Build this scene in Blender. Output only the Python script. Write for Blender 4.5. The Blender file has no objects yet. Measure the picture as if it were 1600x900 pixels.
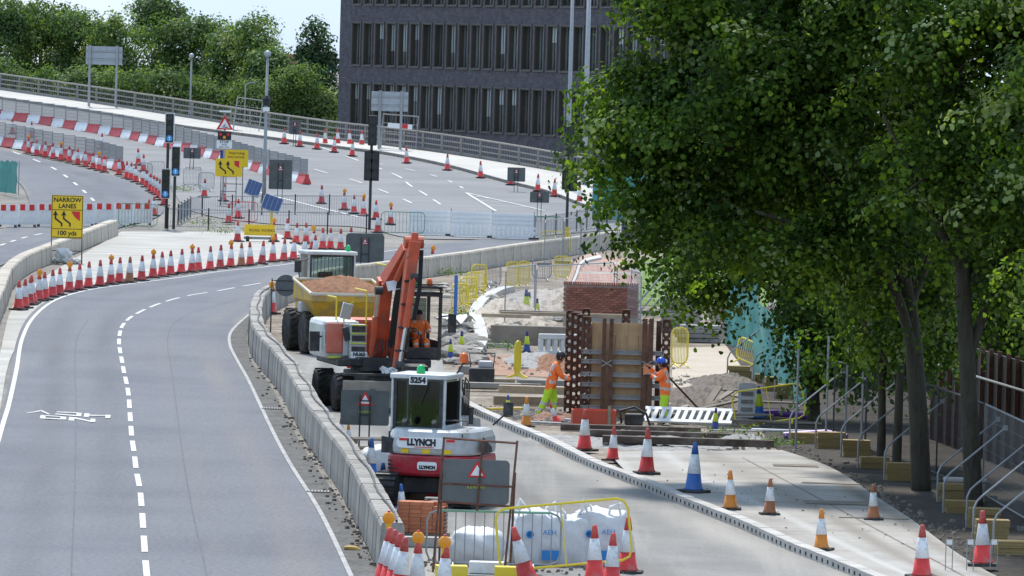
import bpy, bmesh, math, random
import numpy as np
from mathutils import Vector, Matrix
R = math.radians
random.seed(7); RNG = np.random.default_rng(11)
SC = bpy.context.scene
COL = SC.collection
# ------------------------------------------------------------------ camera
F = 10500.0; CAMH = 8.95                                   # focal length in pixels of a 1600 px wide frame, eye height
TH = math.atan(356.0 / F); RO = math.atan(0.028)
_F = Vector((0, math.cos(TH), -math.sin(TH))); _U0 = Vector((0, math.sin(TH), math.cos(TH))); _R0 = Vector((1, 0, 0))
_R = _R0 * math.cos(RO) + _U0 * math.sin(RO); _U = -_R0 * math.sin(RO) + _U0 * math.cos(RO)
cd = bpy.data.cameras.new('camera'); cam = bpy.data.objects.new('camera', cd); COL.objects.link(cam)
cd.sensor_width = 36; cd.lens = F / 1600 * 36; cd.clip_start = 1; cd.clip_end = 6000
cam.matrix_world = Matrix(((_R.x, _U.x, -_F.x, 0), (_R.y, _U.y, -_F.y, 0), (_R.z, _U.z, -_F.z, CAMH), (0, 0, 0, 1)))
SC.camera = cam
# ------------------------------------------------------------------ sky, sun, exposure
SUN_EL, SUN_AZ = 60, -10            # azimuth clockwise from +Y (the view direction)
w = bpy.data.worlds.new('World'); SC.world = w; w.use_nodes = True
nt = w.node_tree; sky = nt.nodes.new('ShaderNodeTexSky'); sky.sky_type = 'NISHITA'; sky.sun_disc = False
sky.sun_elevation = R(SUN_EL); sky.sun_rotation = R(SUN_AZ % 360); sky.air_density = 1.0; sky.dust_density = 0.6; sky.ozone_density = 1.0
bg = nt.nodes['Background']; bg.inputs['Strength'].default_value = 0.15; veil = nt.nodes.new('ShaderNodeMix'); veil.data_type = 'RGBA'; veil.inputs[0].default_value = 0.8                       # thin bright summer cloud over the clear sky
wtc = nt.nodes.new('ShaderNodeTexCoord'); wmp = nt.nodes.new('ShaderNodeMapping'); wmp.inputs['Scale'].default_value = (1, 1, 3); nt.links.new(wtc.outputs['Generated'], wmp.inputs[0])
wnz = nt.nodes.new('ShaderNodeTexNoise'); wnz.inputs['Scale'].default_value = 9; wnz.inputs['Detail'].default_value = 8; nt.links.new(wmp.outputs[0], wnz.inputs['Vector'])
wcr = nt.nodes.new('ShaderNodeValToRGB'); we_ = wcr.color_ramp.elements; we_[0].position = .46; we_[0].color = (2.2, 3.3, 4.8, 1); we_[1].position = .74; we_[1].color = (4.9, 5.15, 5.5, 1); nt.links.new(wnz.outputs[0], wcr.inputs[0])
nt.links.new(sky.outputs[0], veil.inputs[6]); nt.links.new(wcr.outputs[0], veil.inputs[7]); nt.links.new(veil.outputs[2], bg.inputs[0])
sl = bpy.data.lights.new('sun', 'SUN'); sl.energy = 2.9; sl.angle = R(5); sl.color = (1.0, 0.955, 0.89)
so = bpy.data.objects.new('sun', sl); COL.objects.link(so)
sd = Vector((math.sin(R(SUN_AZ)) * math.cos(R(SUN_EL)), math.cos(R(SUN_AZ)) * math.cos(R(SUN_EL)), math.sin(R(SUN_EL))))
so.rotation_euler = sd.to_track_quat('Z', 'Y').to_euler(); so.location = (60, 60, 90)
vs = SC.view_settings; vs.view_transform = 'Standard'; vs.look = 'None'; vs.exposure = 0.68; vs.gamma = 1.0
SC.cycles.max_bounces = 6; SC.cycles.transparent_max_bounces = 8

# ------------------------------------------------------------------ ground height and projection
def gz(Y):
    if Y <= 325: return 0.0
    y = min(Y, 492.0)
    return 0.03 * (y - 325) * (1 + (y - 400) / 300)
def ray(px, py):
    return (_F * F + _R * (px - 800) + _U * (450 - py)).normalized()
def W(px, py, z=0.0):
    """ground point (raised by z) seen at a photo pixel"""
    d = ray(px, py)
    if d.z < -1e-5:
        t = (z - CAMH) / d.z
        if t * d.y <= 325: return Vector((0, 0, CAMH)) + d * t
    lo, hi = 300.0, 900.0
    for Y in np.arange(320, 900, 2.0):
        p = CAMH + d.z * (Y / d.y)
        if p <= gz(Y) + z: hi = Y; lo = Y - 2; break
    for _ in range(25):
        m = (lo + hi) / 2
        if CAMH + d.z * (m / d.y) <= gz(m) + z: hi = m
        else: lo = m
    return Vector((0, 0, CAMH)) + d * (hi / d.y)
def AT(px, py, Y):
    d = ray(px, py); return Vector((0, 0, CAMH)) + d * (Y / d.y)
def PX(p):
    """metres to the photo's pixels per metre at a point"""
    return F / p.y

# ------------------------------------------------------------------ materials
MATS = {}
def mat(name, col, rough=0.6, metal=0.0, var=0.12, scale=2.0, bump=0.0, bscale=40.0, rnd=0.0, dirt=None, damt=0.5, dscale=1.2, spec=0.5, trans=0.0, alpha=1.0, stretch=None, coat=0.0):
    if name in MATS: return MATS[name]
    m = bpy.data.materials.new(name); m.use_nodes = True; n = m.node_tree.nodes; L = m.node_tree.links
    b = n['Principled BSDF']; b.inputs['Roughness'].default_value = rough; b.inputs['Metallic'].default_value = metal
    b.inputs['Specular IOR Level'].default_value = spec; b.inputs['Coat Weight'].default_value = coat
    tc = n.new('ShaderNodeTexCoord'); src = tc.outputs['Object']
    if stretch:
        mp = n.new('ShaderNodeMapping'); mp.inputs['Scale'].default_value = stretch; L.new(src, mp.inputs[0]); src = mp.outputs[0]
    nz = n.new('ShaderNodeTexNoise'); nz.inputs['Scale'].default_value = scale; nz.inputs['Detail'].default_value = 8; nz.inputs['Roughness'].default_value = 0.65
    L.new(src, nz.inputs['Vector'])
    mr = n.new('ShaderNodeMapRange'); mr.inputs[1].default_value = 0.3; mr.inputs[2].default_value = 0.7; mr.inputs[3].default_value = 1 - var; mr.inputs[4].default_value = 1 + var
    L.new(nz.outputs[0], mr.inputs[0]); val = mr.outputs[0]
    if rnd:
        oi = n.new('ShaderNodeObjectInfo'); r2 = n.new('ShaderNodeMapRange'); r2.inputs[3].default_value = 1 - rnd; r2.inputs[4].default_value = 1 + rnd
        L.new(oi.outputs['Random'], r2.inputs[0]); mu = n.new('ShaderNodeMath'); mu.operation = 'MULTIPLY'; L.new(val, mu.inputs[0]); L.new(r2.outputs[0], mu.inputs[1]); val = mu.outputs[0]
    mx = n.new('ShaderNodeVectorMath'); mx.operation = 'SCALE'; mx.inputs[0].default_value = col; L.new(val, mx.inputs['Scale'])
    out = mx.outputs[0]
    if dirt:
        n2 = n.new('ShaderNodeTexNoise'); n2.inputs['Scale'].default_value = dscale; n2.inputs['Detail'].default_value = 10; n2.inputs['Roughness'].default_value = 0.7
        L.new(tc.outputs['Object'], n2.inputs['Vector'])
        cr = n.new('ShaderNodeMapRange'); cr.inputs[1].default_value = 0.48; cr.inputs[2].default_value = 0.68; cr.inputs[3].default_value = 0; cr.inputs[4].default_value = damt
        L.new(n2.outputs[0], cr.inputs[0]); mi = n.new('ShaderNodeMix'); mi.data_type = 'RGBA'; L.new(cr.outputs[0], mi.inputs[0]); L.new(out, mi.inputs[6]); mi.inputs[7].default_value = (*dirt, 1)
        out = mi.outputs[2]
    L.new(out, b.inputs['Base Color'])
    if bump:
        n3 = n.new('ShaderNodeTexNoise'); n3.inputs['Scale'].default_value = bscale; n3.inputs['Detail'].default_value = 6; L.new(tc.outputs['Object'], n3.inputs['Vector'])
        bp = n.new('ShaderNodeBump'); bp.inputs['Strength'].default_value = min(1, bump); bp.inputs['Distance'].default_value = 0.02; L.new(n3.outputs[0], bp.inputs['Height']); L.new(bp.outputs[0], b.inputs['Normal'])
    if trans: b.inputs['Transmission Weight'].default_value = trans
    b.inputs['Alpha'].default_value = alpha
    MATS[name] = m; return m
DUST = (0.36, 0.32, 0.26)
M_red = mat('cone_red', (0.62, 0.035, 0.03), 0.5, var=0.16, rnd=0.26, dirt=(0.36, 0.20, 0.16), damt=0.8, dscale=4)
M_white = mat('cone_white', (0.74, 0.75, 0.76), 0.45, var=0.08, rnd=0.14, dirt=(0.36, 0.33, 0.29), damt=0.8, dscale=4.5)
M_black = mat('rubber_black', (0.028, 0.028, 0.03), 0.8, var=0.2, dirt=(0.16, 0.14, 0.12), damt=0.6, dscale=3)
M_blue = mat('cone_blue', (0.03, 0.13, 0.42), 0.5, rnd=0.15, dirt=(0.25, 0.25, 0.25), damt=0.3, dscale=5)
M_navy = mat('cone_navy', (0.03, 0.05, 0.20), 0.5, rnd=0.1)
M_lime = mat('cone_lime', (0.58, 0.68, 0.03), 0.5, rnd=0.1, dirt=(0.3, 0.27, 0.2), damt=0.4, dscale=5)
M_orange = mat('cone_orange', (0.72, 0.24, 0.02), 0.5, rnd=0.1, dirt=(0.35, 0.25, 0.17), damt=0.4, dscale=5)
M_brownc = mat('cone_faded', (0.36, 0.13, 0.05), 0.6, rnd=0.15, dirt=(0.3, 0.2, 0.14), damt=0.5, dscale=5)
M_amber = mat('lamp_amber', (0.80, 0.30, 0.015), 0.25, var=0.1)
M_lampy = mat('lamp_body', (0.70, 0.40, 0.02), 0.5, var=0.1)
M_conc = mat('concrete', (0.29, 0.272, 0.245), 0.85, var=0.28, scale=2.5, bump=0.8, bscale=18, rnd=0.22, dirt=(0.12, 0.112, 0.10), damt=0.75, dscale=2.4, stretch=(1.6, 1.6, .5))
M_concl = mat('concrete_pale', (0.45, 0.40, 0.33), 0.85, var=0.22, scale=1.8, bump=0.4, bscale=20, rnd=0.10, dirt=(0.20, 0.165, 0.13), damt=0.75, dscale=1.3)
M_kerb = mat('kerb_concrete', (0.46, 0.44, 0.41), 0.8, var=0.12, rnd=0.10, bump=0.3, dirt=(0.25, 0.23, 0.2), damt=0.4, dscale=2)
M_dark = mat('dark_void', (0.02, 0.02, 0.02), 0.9)
M_galv = mat('galvanised', (0.33, 0.335, 0.34), 0.5, metal=0.4, var=0.15, scale=6, rnd=0.08)
M_galvd = mat('galvanised_dull', (0.30, 0.305, 0.30), 0.6, metal=0.3, var=0.15, scale=6)
M_yel = mat('barrier_yellow', (0.76, 0.60, 0.03), 0.45, var=0.1, rnd=0.08, dirt=(0.4, 0.33, 0.2), damt=0.35, dscale=4)
M_signy = mat('sign_yellow', (0.80, 0.53, 0.01), 0.4, var=0.05)
M_signb = mat('sign_black', (0.012, 0.012, 0.014), 0.5)
M_signr = mat('sign_red', (0.62, 0.02, 0.02), 0.4, var=0.06)
M_signw = mat('sign_white', (0.80, 0.80, 0.80), 0.45, var=0.05)
M_back = mat('sign_back_grey', (0.085, 0.095, 0.095), 0.55, var=0.18, scale=3, dirt=(0.2, 0.19, 0.17), damt=0.35, dscale=2)
M_backl = mat('sign_back_alu', (0.36, 0.39, 0.41), 0.5, metal=0.3, var=0.1)
M_rust = mat('rusty_steel', (0.135, 0.065, 0.045), 0.8, metal=0.2, var=0.35, scale=5, bump=0.3, dirt=(0.26, 0.13, 0.07), damt=0.5, dscale=4)
M_post = mat('post_black', (0.02, 0.021, 0.023), 0.45, var=0.2)
M_ply = mat('plywood', (0.52, 0.335, 0.175), 0.7, var=0.16, scale=3, stretch=(6, 6, 0.7), dirt=(0.26, 0.16, 0.09), damt=0.4, dscale=2.5)
M_timb = mat('timber', (0.36, 0.28, 0.19), 0.8, var=0.25, scale=4, stretch=(0.6, 6, 6), dirt=(0.2, 0.16, 0.12), damt=0.5, dscale=3, rnd=0.2)
M_timbd = mat('timber_weathered', (0.20, 0.165, 0.13), 0.85, var=0.25, scale=4, rnd=0.25, dirt=(0.3, 0.27, 0.23), damt=0.5, dscale=3)
M_blk = mat('ballast_block', (0.32, 0.225, 0.085), 0.75, var=0.2, scale=5, rnd=0.14, dirt=(0.2, 0.15, 0.09), damt=0.5, dscale=4)
M_brick = mat('brick_red', (0.28, 0.105, 0.07), 0.85, var=0.2, scale=9, rnd=0.28, bump=0.3)
M_bricko = mat('brick_orange', (0.50, 0.17, 0.08), 0.8, var=0.16, scale=8, rnd=0.16, bump=0.3)
M_mortar = mat('mortar', (0.40, 0.36, 0.31), 0.9, var=0.15, scale=8)
M_glass = mat('cab_glass', (0.015, 0.022, 0.022), 0.06, var=0.1, spec=0.6)
M_wht = mat('machine_white', (0.58, 0.59, 0.59), 0.4, var=0.1, dirt=(0.30, 0.275, 0.24), damt=0.65, dscale=2.6, coat=0.2)
M_grey = mat('machine_grey', (0.46, 0.47, 0.48), 0.42, var=0.1, dirt=(0.30, 0.275, 0.24), damt=0.6, dscale=2.8, coat=0.15)
M_mred = mat('machine_red', (0.40, 0.012, 0.028), 0.4, var=0.16, dirt=(0.26, 0.11, 0.10), damt=0.6, dscale=3, coat=0.2)
M_mor = mat('machine_orange', (0.56, 0.085, 0.03), 0.5, var=0.22, scale=4, dirt=(0.27, 0.11, 0.07), damt=0.75, dscale=3.5)
M_mblk = mat('machine_black', (0.026, 0.026, 0.028), 0.6, var=0.25, dirt=(0.17, 0.155, 0.135), damt=0.45, dscale=2.5)
M_steel = mat('ram_steel', (0.55, 0.54, 0.52), 0.25, metal=0.9)
M_hose = mat('hydraulic_hose', (0.025, 0.025, 0.025), 0.5)
M_tyre = mat('tyre', (0.035, 0.033, 0.03), 0.85, var=0.3, scale=4, dirt=(0.2, 0.175, 0.145), damt=0.5, dscale=3)
M_myel = mat('machine_yellow', (0.58, 0.34, 0.02), 0.5, var=0.2, dirt=(0.30, 0.22, 0.13), damt=0.95, dscale=2.2)
M_soil = mat('soil', (0.235, 0.115, 0.062), 0.95, var=0.35, scale=5, bump=1.0, bscale=12)
M_spoil = mat('spoil', (0.145, 0.118, 0.095), 0.95, var=0.4, scale=3, bump=1.0, bscale=9)
M_grav = mat('gravel_heap', (0.30, 0.29, 0.275), 0.95, var=0.3, scale=9, bump=1.0, bscale=18)
M_stone = mat('rubble_stone', (0.33, 0.30, 0.26), 0.9, var=0.25, scale=4, bump=0.8, bscale=12, rnd=0.25)
M_bag = mat('bulk_bag', (0.64, 0.645, 0.65), 0.75, var=0.08, scale=5, bump=1.0, bscale=5, dirt=(0.42, 0.38, 0.32), damt=0.45, dscale=2.2)
M_bagb = mat('bag_blue_print', (0.03, 0.22, 0.55), 0.6)
M_plas = mat('plastic_white', (0.72, 0.72, 0.71), 0.45, var=0.06, rnd=0.06, dirt=(0.42, 0.38, 0.33), damt=0.45, dscale=3)
M_grn = mat('green_paint', (0.05, 0.20, 0.10), 0.5)
M_net = mat('debris_netting', (0.075, 0.28, 0.25), 0.8, var=0.18, scale=2.5, bump=0.6, bscale=4)
M_hiv = mat('hivis_orange', (1.0, 0.20, 0.035), 0.75, var=0.14, scale=7, bump=0.5, bscale=14)
M_hig = mat('hivis_lime', (0.50, 0.80, 0.03), 0.75, var=0.12, scale=7, bump=0.5, bscale=14)
M_refl = mat('reflective_tape', (0.55, 0.56, 0.55), 0.35, metal=0.2)
M_skin = mat('skin', (0.42, 0.22, 0.15), 0.55)
M_boot = mat('boot_leather', (0.03, 0.025, 0.02), 0.7)
M_hair = mat('hair_dark', (0.025, 0.015, 0.01), 0.7)
M_hblue = mat('helmet_blue', (0.02, 0.10, 0.55), 0.3)
M_hblk = mat('helmet_dark', (0.02, 0.02, 0.022), 0.35)
M_glove = mat('glove', (0.05, 0.05, 0.055), 0.8)
M_navycl = mat('navy_cloth', (0.015, 0.018, 0.03), 0.85)
M_solar = mat('solar_cells', (0.03, 0.06, 0.16), 0.2, var=0.1)
M_paint = mat('road_paint', (0.56, 0.56, 0.53), 0.75, var=0.2, scale=4, dirt=(0.24, 0.24, 0.25), damt=0.85, dscale=5)
M_paintw = mat('road_paint_worn', (0.36, 0.355, 0.34), 0.8, var=0.3, scale=3, dirt=(0.17, 0.17, 0.17), damt=0.95, dscale=2.5)
M_sand = mat('sandbag', (0.52, 0.50, 0.45), 0.9, var=0.12, rnd=0.1, bump=0.5, bscale=14)
M_bark = mat('bark', (0.06, 0.05, 0.036), 0.95, var=0.4, scale=4, stretch=(3, 3, 0.6), bump=1.0, bscale=14, dirt=(0.06, 0.075, 0.035), damt=0.5, dscale=1.5)  # bark colour lowered to stand in for shade on the trunks
M_purple = mat('purple_duct', (0.16, 0.05, 0.30), 0.45)
M_tarp = mat('blue_tarp', (0.04, 0.20, 0.50), 0.6)
M_slabst = mat('stone_flag', (0.30, 0.28, 0.25), 0.9, var=0.2, rnd=0.2, bump=0.5)
M_green_l = mat('beacon_green', (0.01, 0.45, 0.12), 0.25)
M_red_l = mat('beacon_orange', (0.75, 0.13, 0.02), 0.25)
M_arrow = mat('signal_blue', (0.05, 0.35, 0.75), 0.4)
M_boardred = mat('tray_red', (0.55, 0.075, 0.035), 0.5, dirt=(0.3, 0.13, 0.09), damt=0.4, dscale=3)

# ------------------------------------------------------------------ mesh helpers
class MB:
    def __init__(s): s.v = []; s.f = []; s.m = []
    def face(s, idx, m=0): s.f.append(tuple(idx)); s.m.append(m)
    def add(s, verts, faces, m=0, M=None):
        o = len(s.v)
        for p in verts: s.v.append(tuple(M @ Vector(p)) if M is not None else tuple(p))
        for f in faces: s.f.append(tuple(o + i for i in f)); s.m.append(m)
        return s
    def box(s, c, d, m=0, rz=0, rot=None, taper=(1, 1)):
        x, y, z = d[0] / 2, d[1] / 2, d[2] / 2; tx, ty = taper
        vs_ = [(-x, -y, -z), (x, -y, -z), (x, y, -z), (-x, y, -z), (-x * tx, -y * ty, z), (x * tx, -y * ty, z), (x * tx, y * ty, z), (-x * tx, y * ty, z)]
        M = Matrix.Translation(c) @ (rot.to_4x4() if rot is not None else Matrix.Rotation(rz, 4, 'Z'))
        return s.add(vs_, [(0, 3, 2, 1), (4, 5, 6, 7), (0, 1, 5, 4), (1, 2, 6, 5), (2, 3, 7, 6), (3, 0, 4, 7)], m, M)
    def tube(s, pts, r, n=6, m=0, cap=True):
        pts = [Vector(p) for p in pts]; k = len(pts); rs = r if isinstance(r, (list, tuple)) else [r] * k
        o = len(s.v); prev = None
        for i, p in enumerate(pts):
            t = (pts[min(i + 1, k - 1)] - pts[max(i - 1, 0)]).normalized()
            if prev is None:
                a = Vector((0, 0, 1)) if abs(t.z) < 0.9 else Vector((1, 0, 0)); u = t.cross(a).normalized()
            else: u = (prev - t * prev.dot(t)).normalized()
            prev = u; q = t.cross(u)
            for j in range(n):
                a = 2 * math.pi * j / n; s.v.append(tuple(p + (u * math.cos(a) + q * math.sin(a)) * rs[i]))
        for i in range(k - 1):
            for j in range(n):
                s.face((o + i * n + j, o + i * n + (j + 1) % n, o + (i + 1) * n + (j + 1) % n, o + (i + 1) * n + j), m)
        if cap: s.face([o + j for j in range(n)][::-1], m); s.face([o + (k - 1) * n + j for j in range(n)], m)
        return s
    def lathe(s, prof, n=16, m=0, c=(0, 0, 0), M=None):
        o = len(s.v); k = len(prof)
        for r, z in prof:
            for j in range(n):
                a = 2 * math.pi * j / n; p = Vector((c[0] + r * math.cos(a), c[1] + r * math.sin(a), c[2] + z)); s.v.append(tuple(M @ p if M is not None else p))
        for i in range(k - 1):
            for j in range(n): s.face((o + i * n + j, o + i * n + (j + 1) % n, o + (i + 1) * n + (j + 1) % n, o + (i + 1) * n + j), m)
        s.face([o + j for j in range(n)][::-1], m); s.face([o + (k - 1) * n + j for j in range(n)], m)
        return s
    def prism(s, poly, a, b, axis='Y', m=0):
        """poly: 2-D outline; axis Y -> (x,z) outline extruded y=a..b, X -> (y,z), Z -> (x,y)"""
        f = {'Y': lambda p, t: (p[0], t, p[1]), 'X': lambda p, t: (t, p[0], p[1]), 'Z': lambda p, t: (p[0], p[1], t)}[axis]
        n = len(poly); o = len(s.v)
        s.v += [f(p, a) for p in poly] + [f(p, b) for p in poly]
        s.face([o + i for i in range(n)], m); s.face([o + n + i for i in range(n)][::-1], m)
        for i in range(n): s.face((o + i, o + n + i, o + n + (i + 1) % n, o + (i + 1) % n), m)
        return s
    def mesh(s, name, mats, smooth=False):
        me = bpy.data.meshes.new(name); me.from_pydata(s.v, [], s.f); 
        for x in (mats if isinstance(mats, (list, tuple)) else [mats]): me.materials.append(x)
        me.polygons.foreach_set('material_index', s.m)
        bm = bmesh.new(); bm.from_mesh(me); bmesh.ops.recalc_face_normals(bm, faces=bm.faces); bm.to_mesh(me); bm.free()
        if smooth: me.polygons.foreach_set('use_smooth', [True] * len(me.polygons))
        return me
    def build(s, name, mats, parent=None, loc=None, rz=None, smooth=False, bevel=0):
        return O(name, s.mesh(name, mats, smooth), parent, loc, rz, bevel)
def O(name, me, parent=None, loc=None, rz=None, bevel=0, sm_angle=None):
    o = bpy.data.objects.new(name, me); COL.objects.link(o)
    if parent: o.parent = parent
    if loc is not None: o.location = loc
    if rz is not None: o.rotation_euler = (0, 0, rz)
    if bevel:
        b = o.modifiers.new('bevel', 'BEVEL'); b.width = bevel; b.segments = 2; b.limit_method = 'ANGLE'; b.angle_limit = R(35)
    return o
def tag(o, label=None, cat=None, group=None, kind=None):
    if label: o['label'] = label
    if cat: o['category'] = cat
    if group: o['group'] = group
    if kind: o['kind'] = kind
    return o
def T(name, label, cat, loc, rz=0, group=None, scale=None):
    o = bpy.data.objects.new(name, None); COL.objects.link(o); o.empty_display_size = 0.2
    o.location = loc; o.rotation_euler = (0, 0, rz)
    if scale: o.scale = (scale,) * 3
    return tag(o, label, cat, group)
def text(s, size, m, parent, loc, rot=(R(90), 0, 0), name='lettering', ext=0.003, align='CENTER', sx=1.0, bold=0.0):
    c = bpy.data.curves.new('t', 'FONT'); c.body = s; c.size = size; c.align_x = align; c.align_y = 'CENTER'; c.extrude = ext; c.resolution_u = 3; c.offset = bold
    o = bpy.data.objects.new('t', c); COL.objects.link(o); dg = bpy.context.evaluated_depsgraph_get()
    me = bpy.data.meshes.new_from_object(o.evaluated_get(dg)); bpy.data.objects.remove(o); me.name = name
    me.materials.clear(); me.materials.append(m)
    q = O(name, me, parent, loc); q.rotation_euler = rot; q.scale = (sx, 1, 1); return q
ORD = 'first second third fourth fifth sixth seventh eighth ninth tenth eleventh twelfth thirteenth fourteenth fifteenth sixteenth seventeenth eighteenth nineteenth twentieth'.split()
TENS = {2: 'twenty', 3: 'thirty', 4: 'forty', 5: 'fifty'}
def nth(i):
    if i < 20: return ORD[i]
    t, u = divmod(i + 1, 10)
    return (TENS[t][:-1] + 'ieth') if u == 0 else TENS[t] + '-' + ORD[u - 1]
def resample(pts, step):
    pts = [Vector(p) for p in pts]; out = [pts[0].copy()]; acc = 0
    for a, b in zip(pts, pts[1:]):
        L = (b - a).length; t = step - acc
        while t <= L: out.append(a + (b - a) * (t / L)); t += step
        acc = L - (t - step)
    return out
def smooth_pts(pts, n=8):
    """Catmull-Rom through points"""
    pts = [Vector(p) for p in pts]; out = []
    for i in range(len(pts) - 1):
        p0 = pts[max(i - 1, 0)]; p1 = pts[i]; p2 = pts[i + 1]; p3 = pts[min(i + 2, len(pts) - 1)]
        for k in range(n):
            t = k / n
            out.append(0.5 * ((2 * p1) + (p2 - p0) * t + (2 * p0 - 5 * p1 + 4 * p2 - p3) * t * t + (3 * p1 - p0 - 3 * p2 + p3) * t ** 3))
    out.append(pts[-1]); return out
def strip(name, pairs, off, m, sub=6, across=6):
    """sheet lofted between paired photo points, laid on the terrain"""
    Ls = smooth_pts([(*p[0], 0) for p in pairs], sub); Rs = smooth_pts([(*p[1], 0) for p in pairs], sub); mb = MB()
    for a, b in zip(Ls, Rs):
        pa, pb = W(a.x, a.y), W(b.x, b.y)
        for k in range(across + 1):
            p = pa.lerp(pb, k / across); mb.v.append((p.x, p.y, gz(p.y) + off))
    n = across + 1
    for i in range(len(Ls) - 1):
        for k in range(across): mb.face((i * n + k, i * n + k + 1, (i + 1) * n + k + 1, (i + 1) * n + k))
    me_ = mb.mesh(name, m); uv = me_.uv_layers.new(name='UVMap'); nA, nL = across, len(Ls) - 1
    for lp in me_.loops: uv.data[lp.index].uv = ((lp.vertex_index % n) / nA, (lp.vertex_index // n) / nL)
    o = O(name, me_)
    for p in o.data.polygons:
        if p.normal.z < 0: p.flip()
    return tag(o, kind='structure')
def ribbon(name, pts_px, width, off, m, parent=None, n=8, world=None):
    P = world or [W(*p) for p in pts_px]; P = smooth_pts(P, n); mb = MB()
    for i, p in enumerate(P):
        t = (P[min(i + 1, len(P) - 1)] - P[max(i - 1, 0)]); t.z = 0; t.normalize(); nrm = Vector((t.y, -t.x, 0))
        for s in (-1, 1):
            q = p + nrm * (s * width / 2); mb.v.append((q.x, q.y, gz(q.y) + off))
    for i in range(len(P) - 1): mb.face((2 * i, 2 * i + 1, 2 * i + 3, 2 * i + 2))
    o = mb.build(name, m, parent)
    for p in o.data.polygons:
        if p.normal.z < 0: p.flip()
    return o
# ------------------------------------------------------------------ ground materials
def ground_mat(name, cols, scale, speck=0.25, spscale=60, bump=0.4, rough=0.9, streak=None, streakcol=None, streakamt=0.4, tracks=None):
    m = bpy.data.materials.new(name); m.use_nodes = True; n = m.node_tree.nodes; L = m.node_tree.links; b = n['Principled BSDF']
    b.inputs['Roughness'].default_value = rough; b.inputs['Specular IOR Level'].default_value = 0.3
    tc = n.new('ShaderNodeTexCoord')
    nz = n.new('ShaderNodeTexNoise'); nz.inputs['Scale'].default_value = scale; nz.inputs['Detail'].default_value = 9; nz.inputs['Roughness'].default_value = 0.62; L.new(tc.outputs['Object'], nz.inputs['Vector'])
    cr = n.new('ShaderNodeValToRGB'); e = cr.color_ramp.elements
    e[0].position = 0.33; e[0].color = (*cols[0], 1); e[1].position = 0.68; e[1].color = (*cols[-1], 1)
    for i, c in enumerate(cols[1:-1]): x = e.new(0.33 + 0.35 * (i + 1) / (len(cols) - 1)); x.color = (*c, 1)
    L.new(nz.outputs[0], cr.inputs[0]); out = cr.outputs[0]
    if streak:
        mp = n.new('ShaderNodeMapping'); mp.inputs['Scale'].default_value = streak; mp.inputs['Rotation'].default_value = (0, 0, R(-7)); L.new(tc.outputs['Object'], mp.inputs[0])
        n4 = n.new('ShaderNodeTexNoise'); n4.inputs['Scale'].default_value = 1; n4.inputs['Detail'].default_value = 7; n4.inputs['Roughness'].default_value = 0.6; L.new(mp.outputs[0], n4.inputs['Vector'])
        r4 = n.new('ShaderNodeMapRange'); r4.inputs[1].default_value = 0.5; r4.inputs[2].default_value = 0.72; r4.inputs[4].default_value = streakamt; L.new(n4.outputs[0], r4.inputs[0])
        mi = n.new('ShaderNodeMix'); mi.data_type = 'RGBA'; L.new(r4.outputs[0], mi.inputs[0]); L.new(out, mi.inputs[6]); mi.inputs[7].default_value = (*streakcol, 1); out = mi.outputs[2]
    if tracks:                                     # wheel tracks and tracked-out dust that follow the lanes
        sp = n.new('ShaderNodeSeparateXYZ'); L.new(tc.outputs['UV'], sp.inputs[0]); n5 = n.new('ShaderNodeTexNoise'); n5.inputs['Scale'].default_value = 1; n5.inputs['Detail'].default_value = 8; m5 = n.new('ShaderNodeMapping'); m5.inputs['Scale'].default_value = (.5, .035, 1); L.new(tc.outputs['Object'], m5.inputs[0]); L.new(m5.outputs[0], n5.inputs['Vector'])
        for c_, wd_, col_, amt_ in tracks:
            df = n.new('ShaderNodeMath'); df.operation = 'SUBTRACT'; L.new(sp.outputs[0], df.inputs[0]); df.inputs[1].default_value = c_; ab = n.new('ShaderNodeMath'); ab.operation = 'ABSOLUTE'; L.new(df.outputs[0], ab.inputs[0])
            mr_ = n.new('ShaderNodeMapRange'); mr_.inputs[1].default_value = 0; mr_.inputs[2].default_value = wd_; mr_.inputs[3].default_value = 1; mr_.inputs[4].default_value = 0; mr_.interpolation_type = 'SMOOTHSTEP'; L.new(ab.outputs[0], mr_.inputs[0])
            nr = n.new('ShaderNodeMapRange'); nr.inputs[1].default_value = .38; nr.inputs[2].default_value = .62; nr.inputs[4].default_value = amt_; L.new(n5.outputs[0], nr.inputs[0]); mm = n.new('ShaderNodeMath'); mm.operation = 'MULTIPLY'; L.new(mr_.outputs[0], mm.inputs[0]); L.new(nr.outputs[0], mm.inputs[1])
            mi = n.new('ShaderNodeMix'); mi.data_type = 'RGBA'; L.new(mm.outputs[0], mi.inputs[0]); L.new(out, mi.inputs[6]); mi.inputs[7].default_value = (*col_, 1); out = mi.outputs[2]
    n2 = n.new('ShaderNodeTexNoise'); n2.inputs['Scale'].default_value = spscale; n2.inputs['Detail'].default_value = 3; L.new(tc.outputs['Object'], n2.inputs['Vector'])
    r2 = n.new('ShaderNodeMapRange'); r2.inputs[1].default_value = 0.3; r2.inputs[2].default_value = 0.7; r2.inputs[3].default_value = 1 - speck; r2.inputs[4].default_value = 1 + speck; L.new(n2.outputs[0], r2.inputs[0])
    mx = n.new('ShaderNodeVectorMath'); mx.operation = 'SCALE'; L.new(out, mx.inputs[0]); L.new(r2.outputs[0], mx.inputs['Scale']); out = mx.outputs[0]
    L.new(out, b.inputs['Base Color'])
    bp = n.new('ShaderNodeBump'); bp.inputs['Strength'].default_value = bump; bp.inputs['Distance'].default_value = 0.03; L.new(n2.outputs[0], bp.inputs['Height']); L.new(bp.outputs[0], b.inputs['Normal'])
    MATS[name] = m; return m
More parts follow.
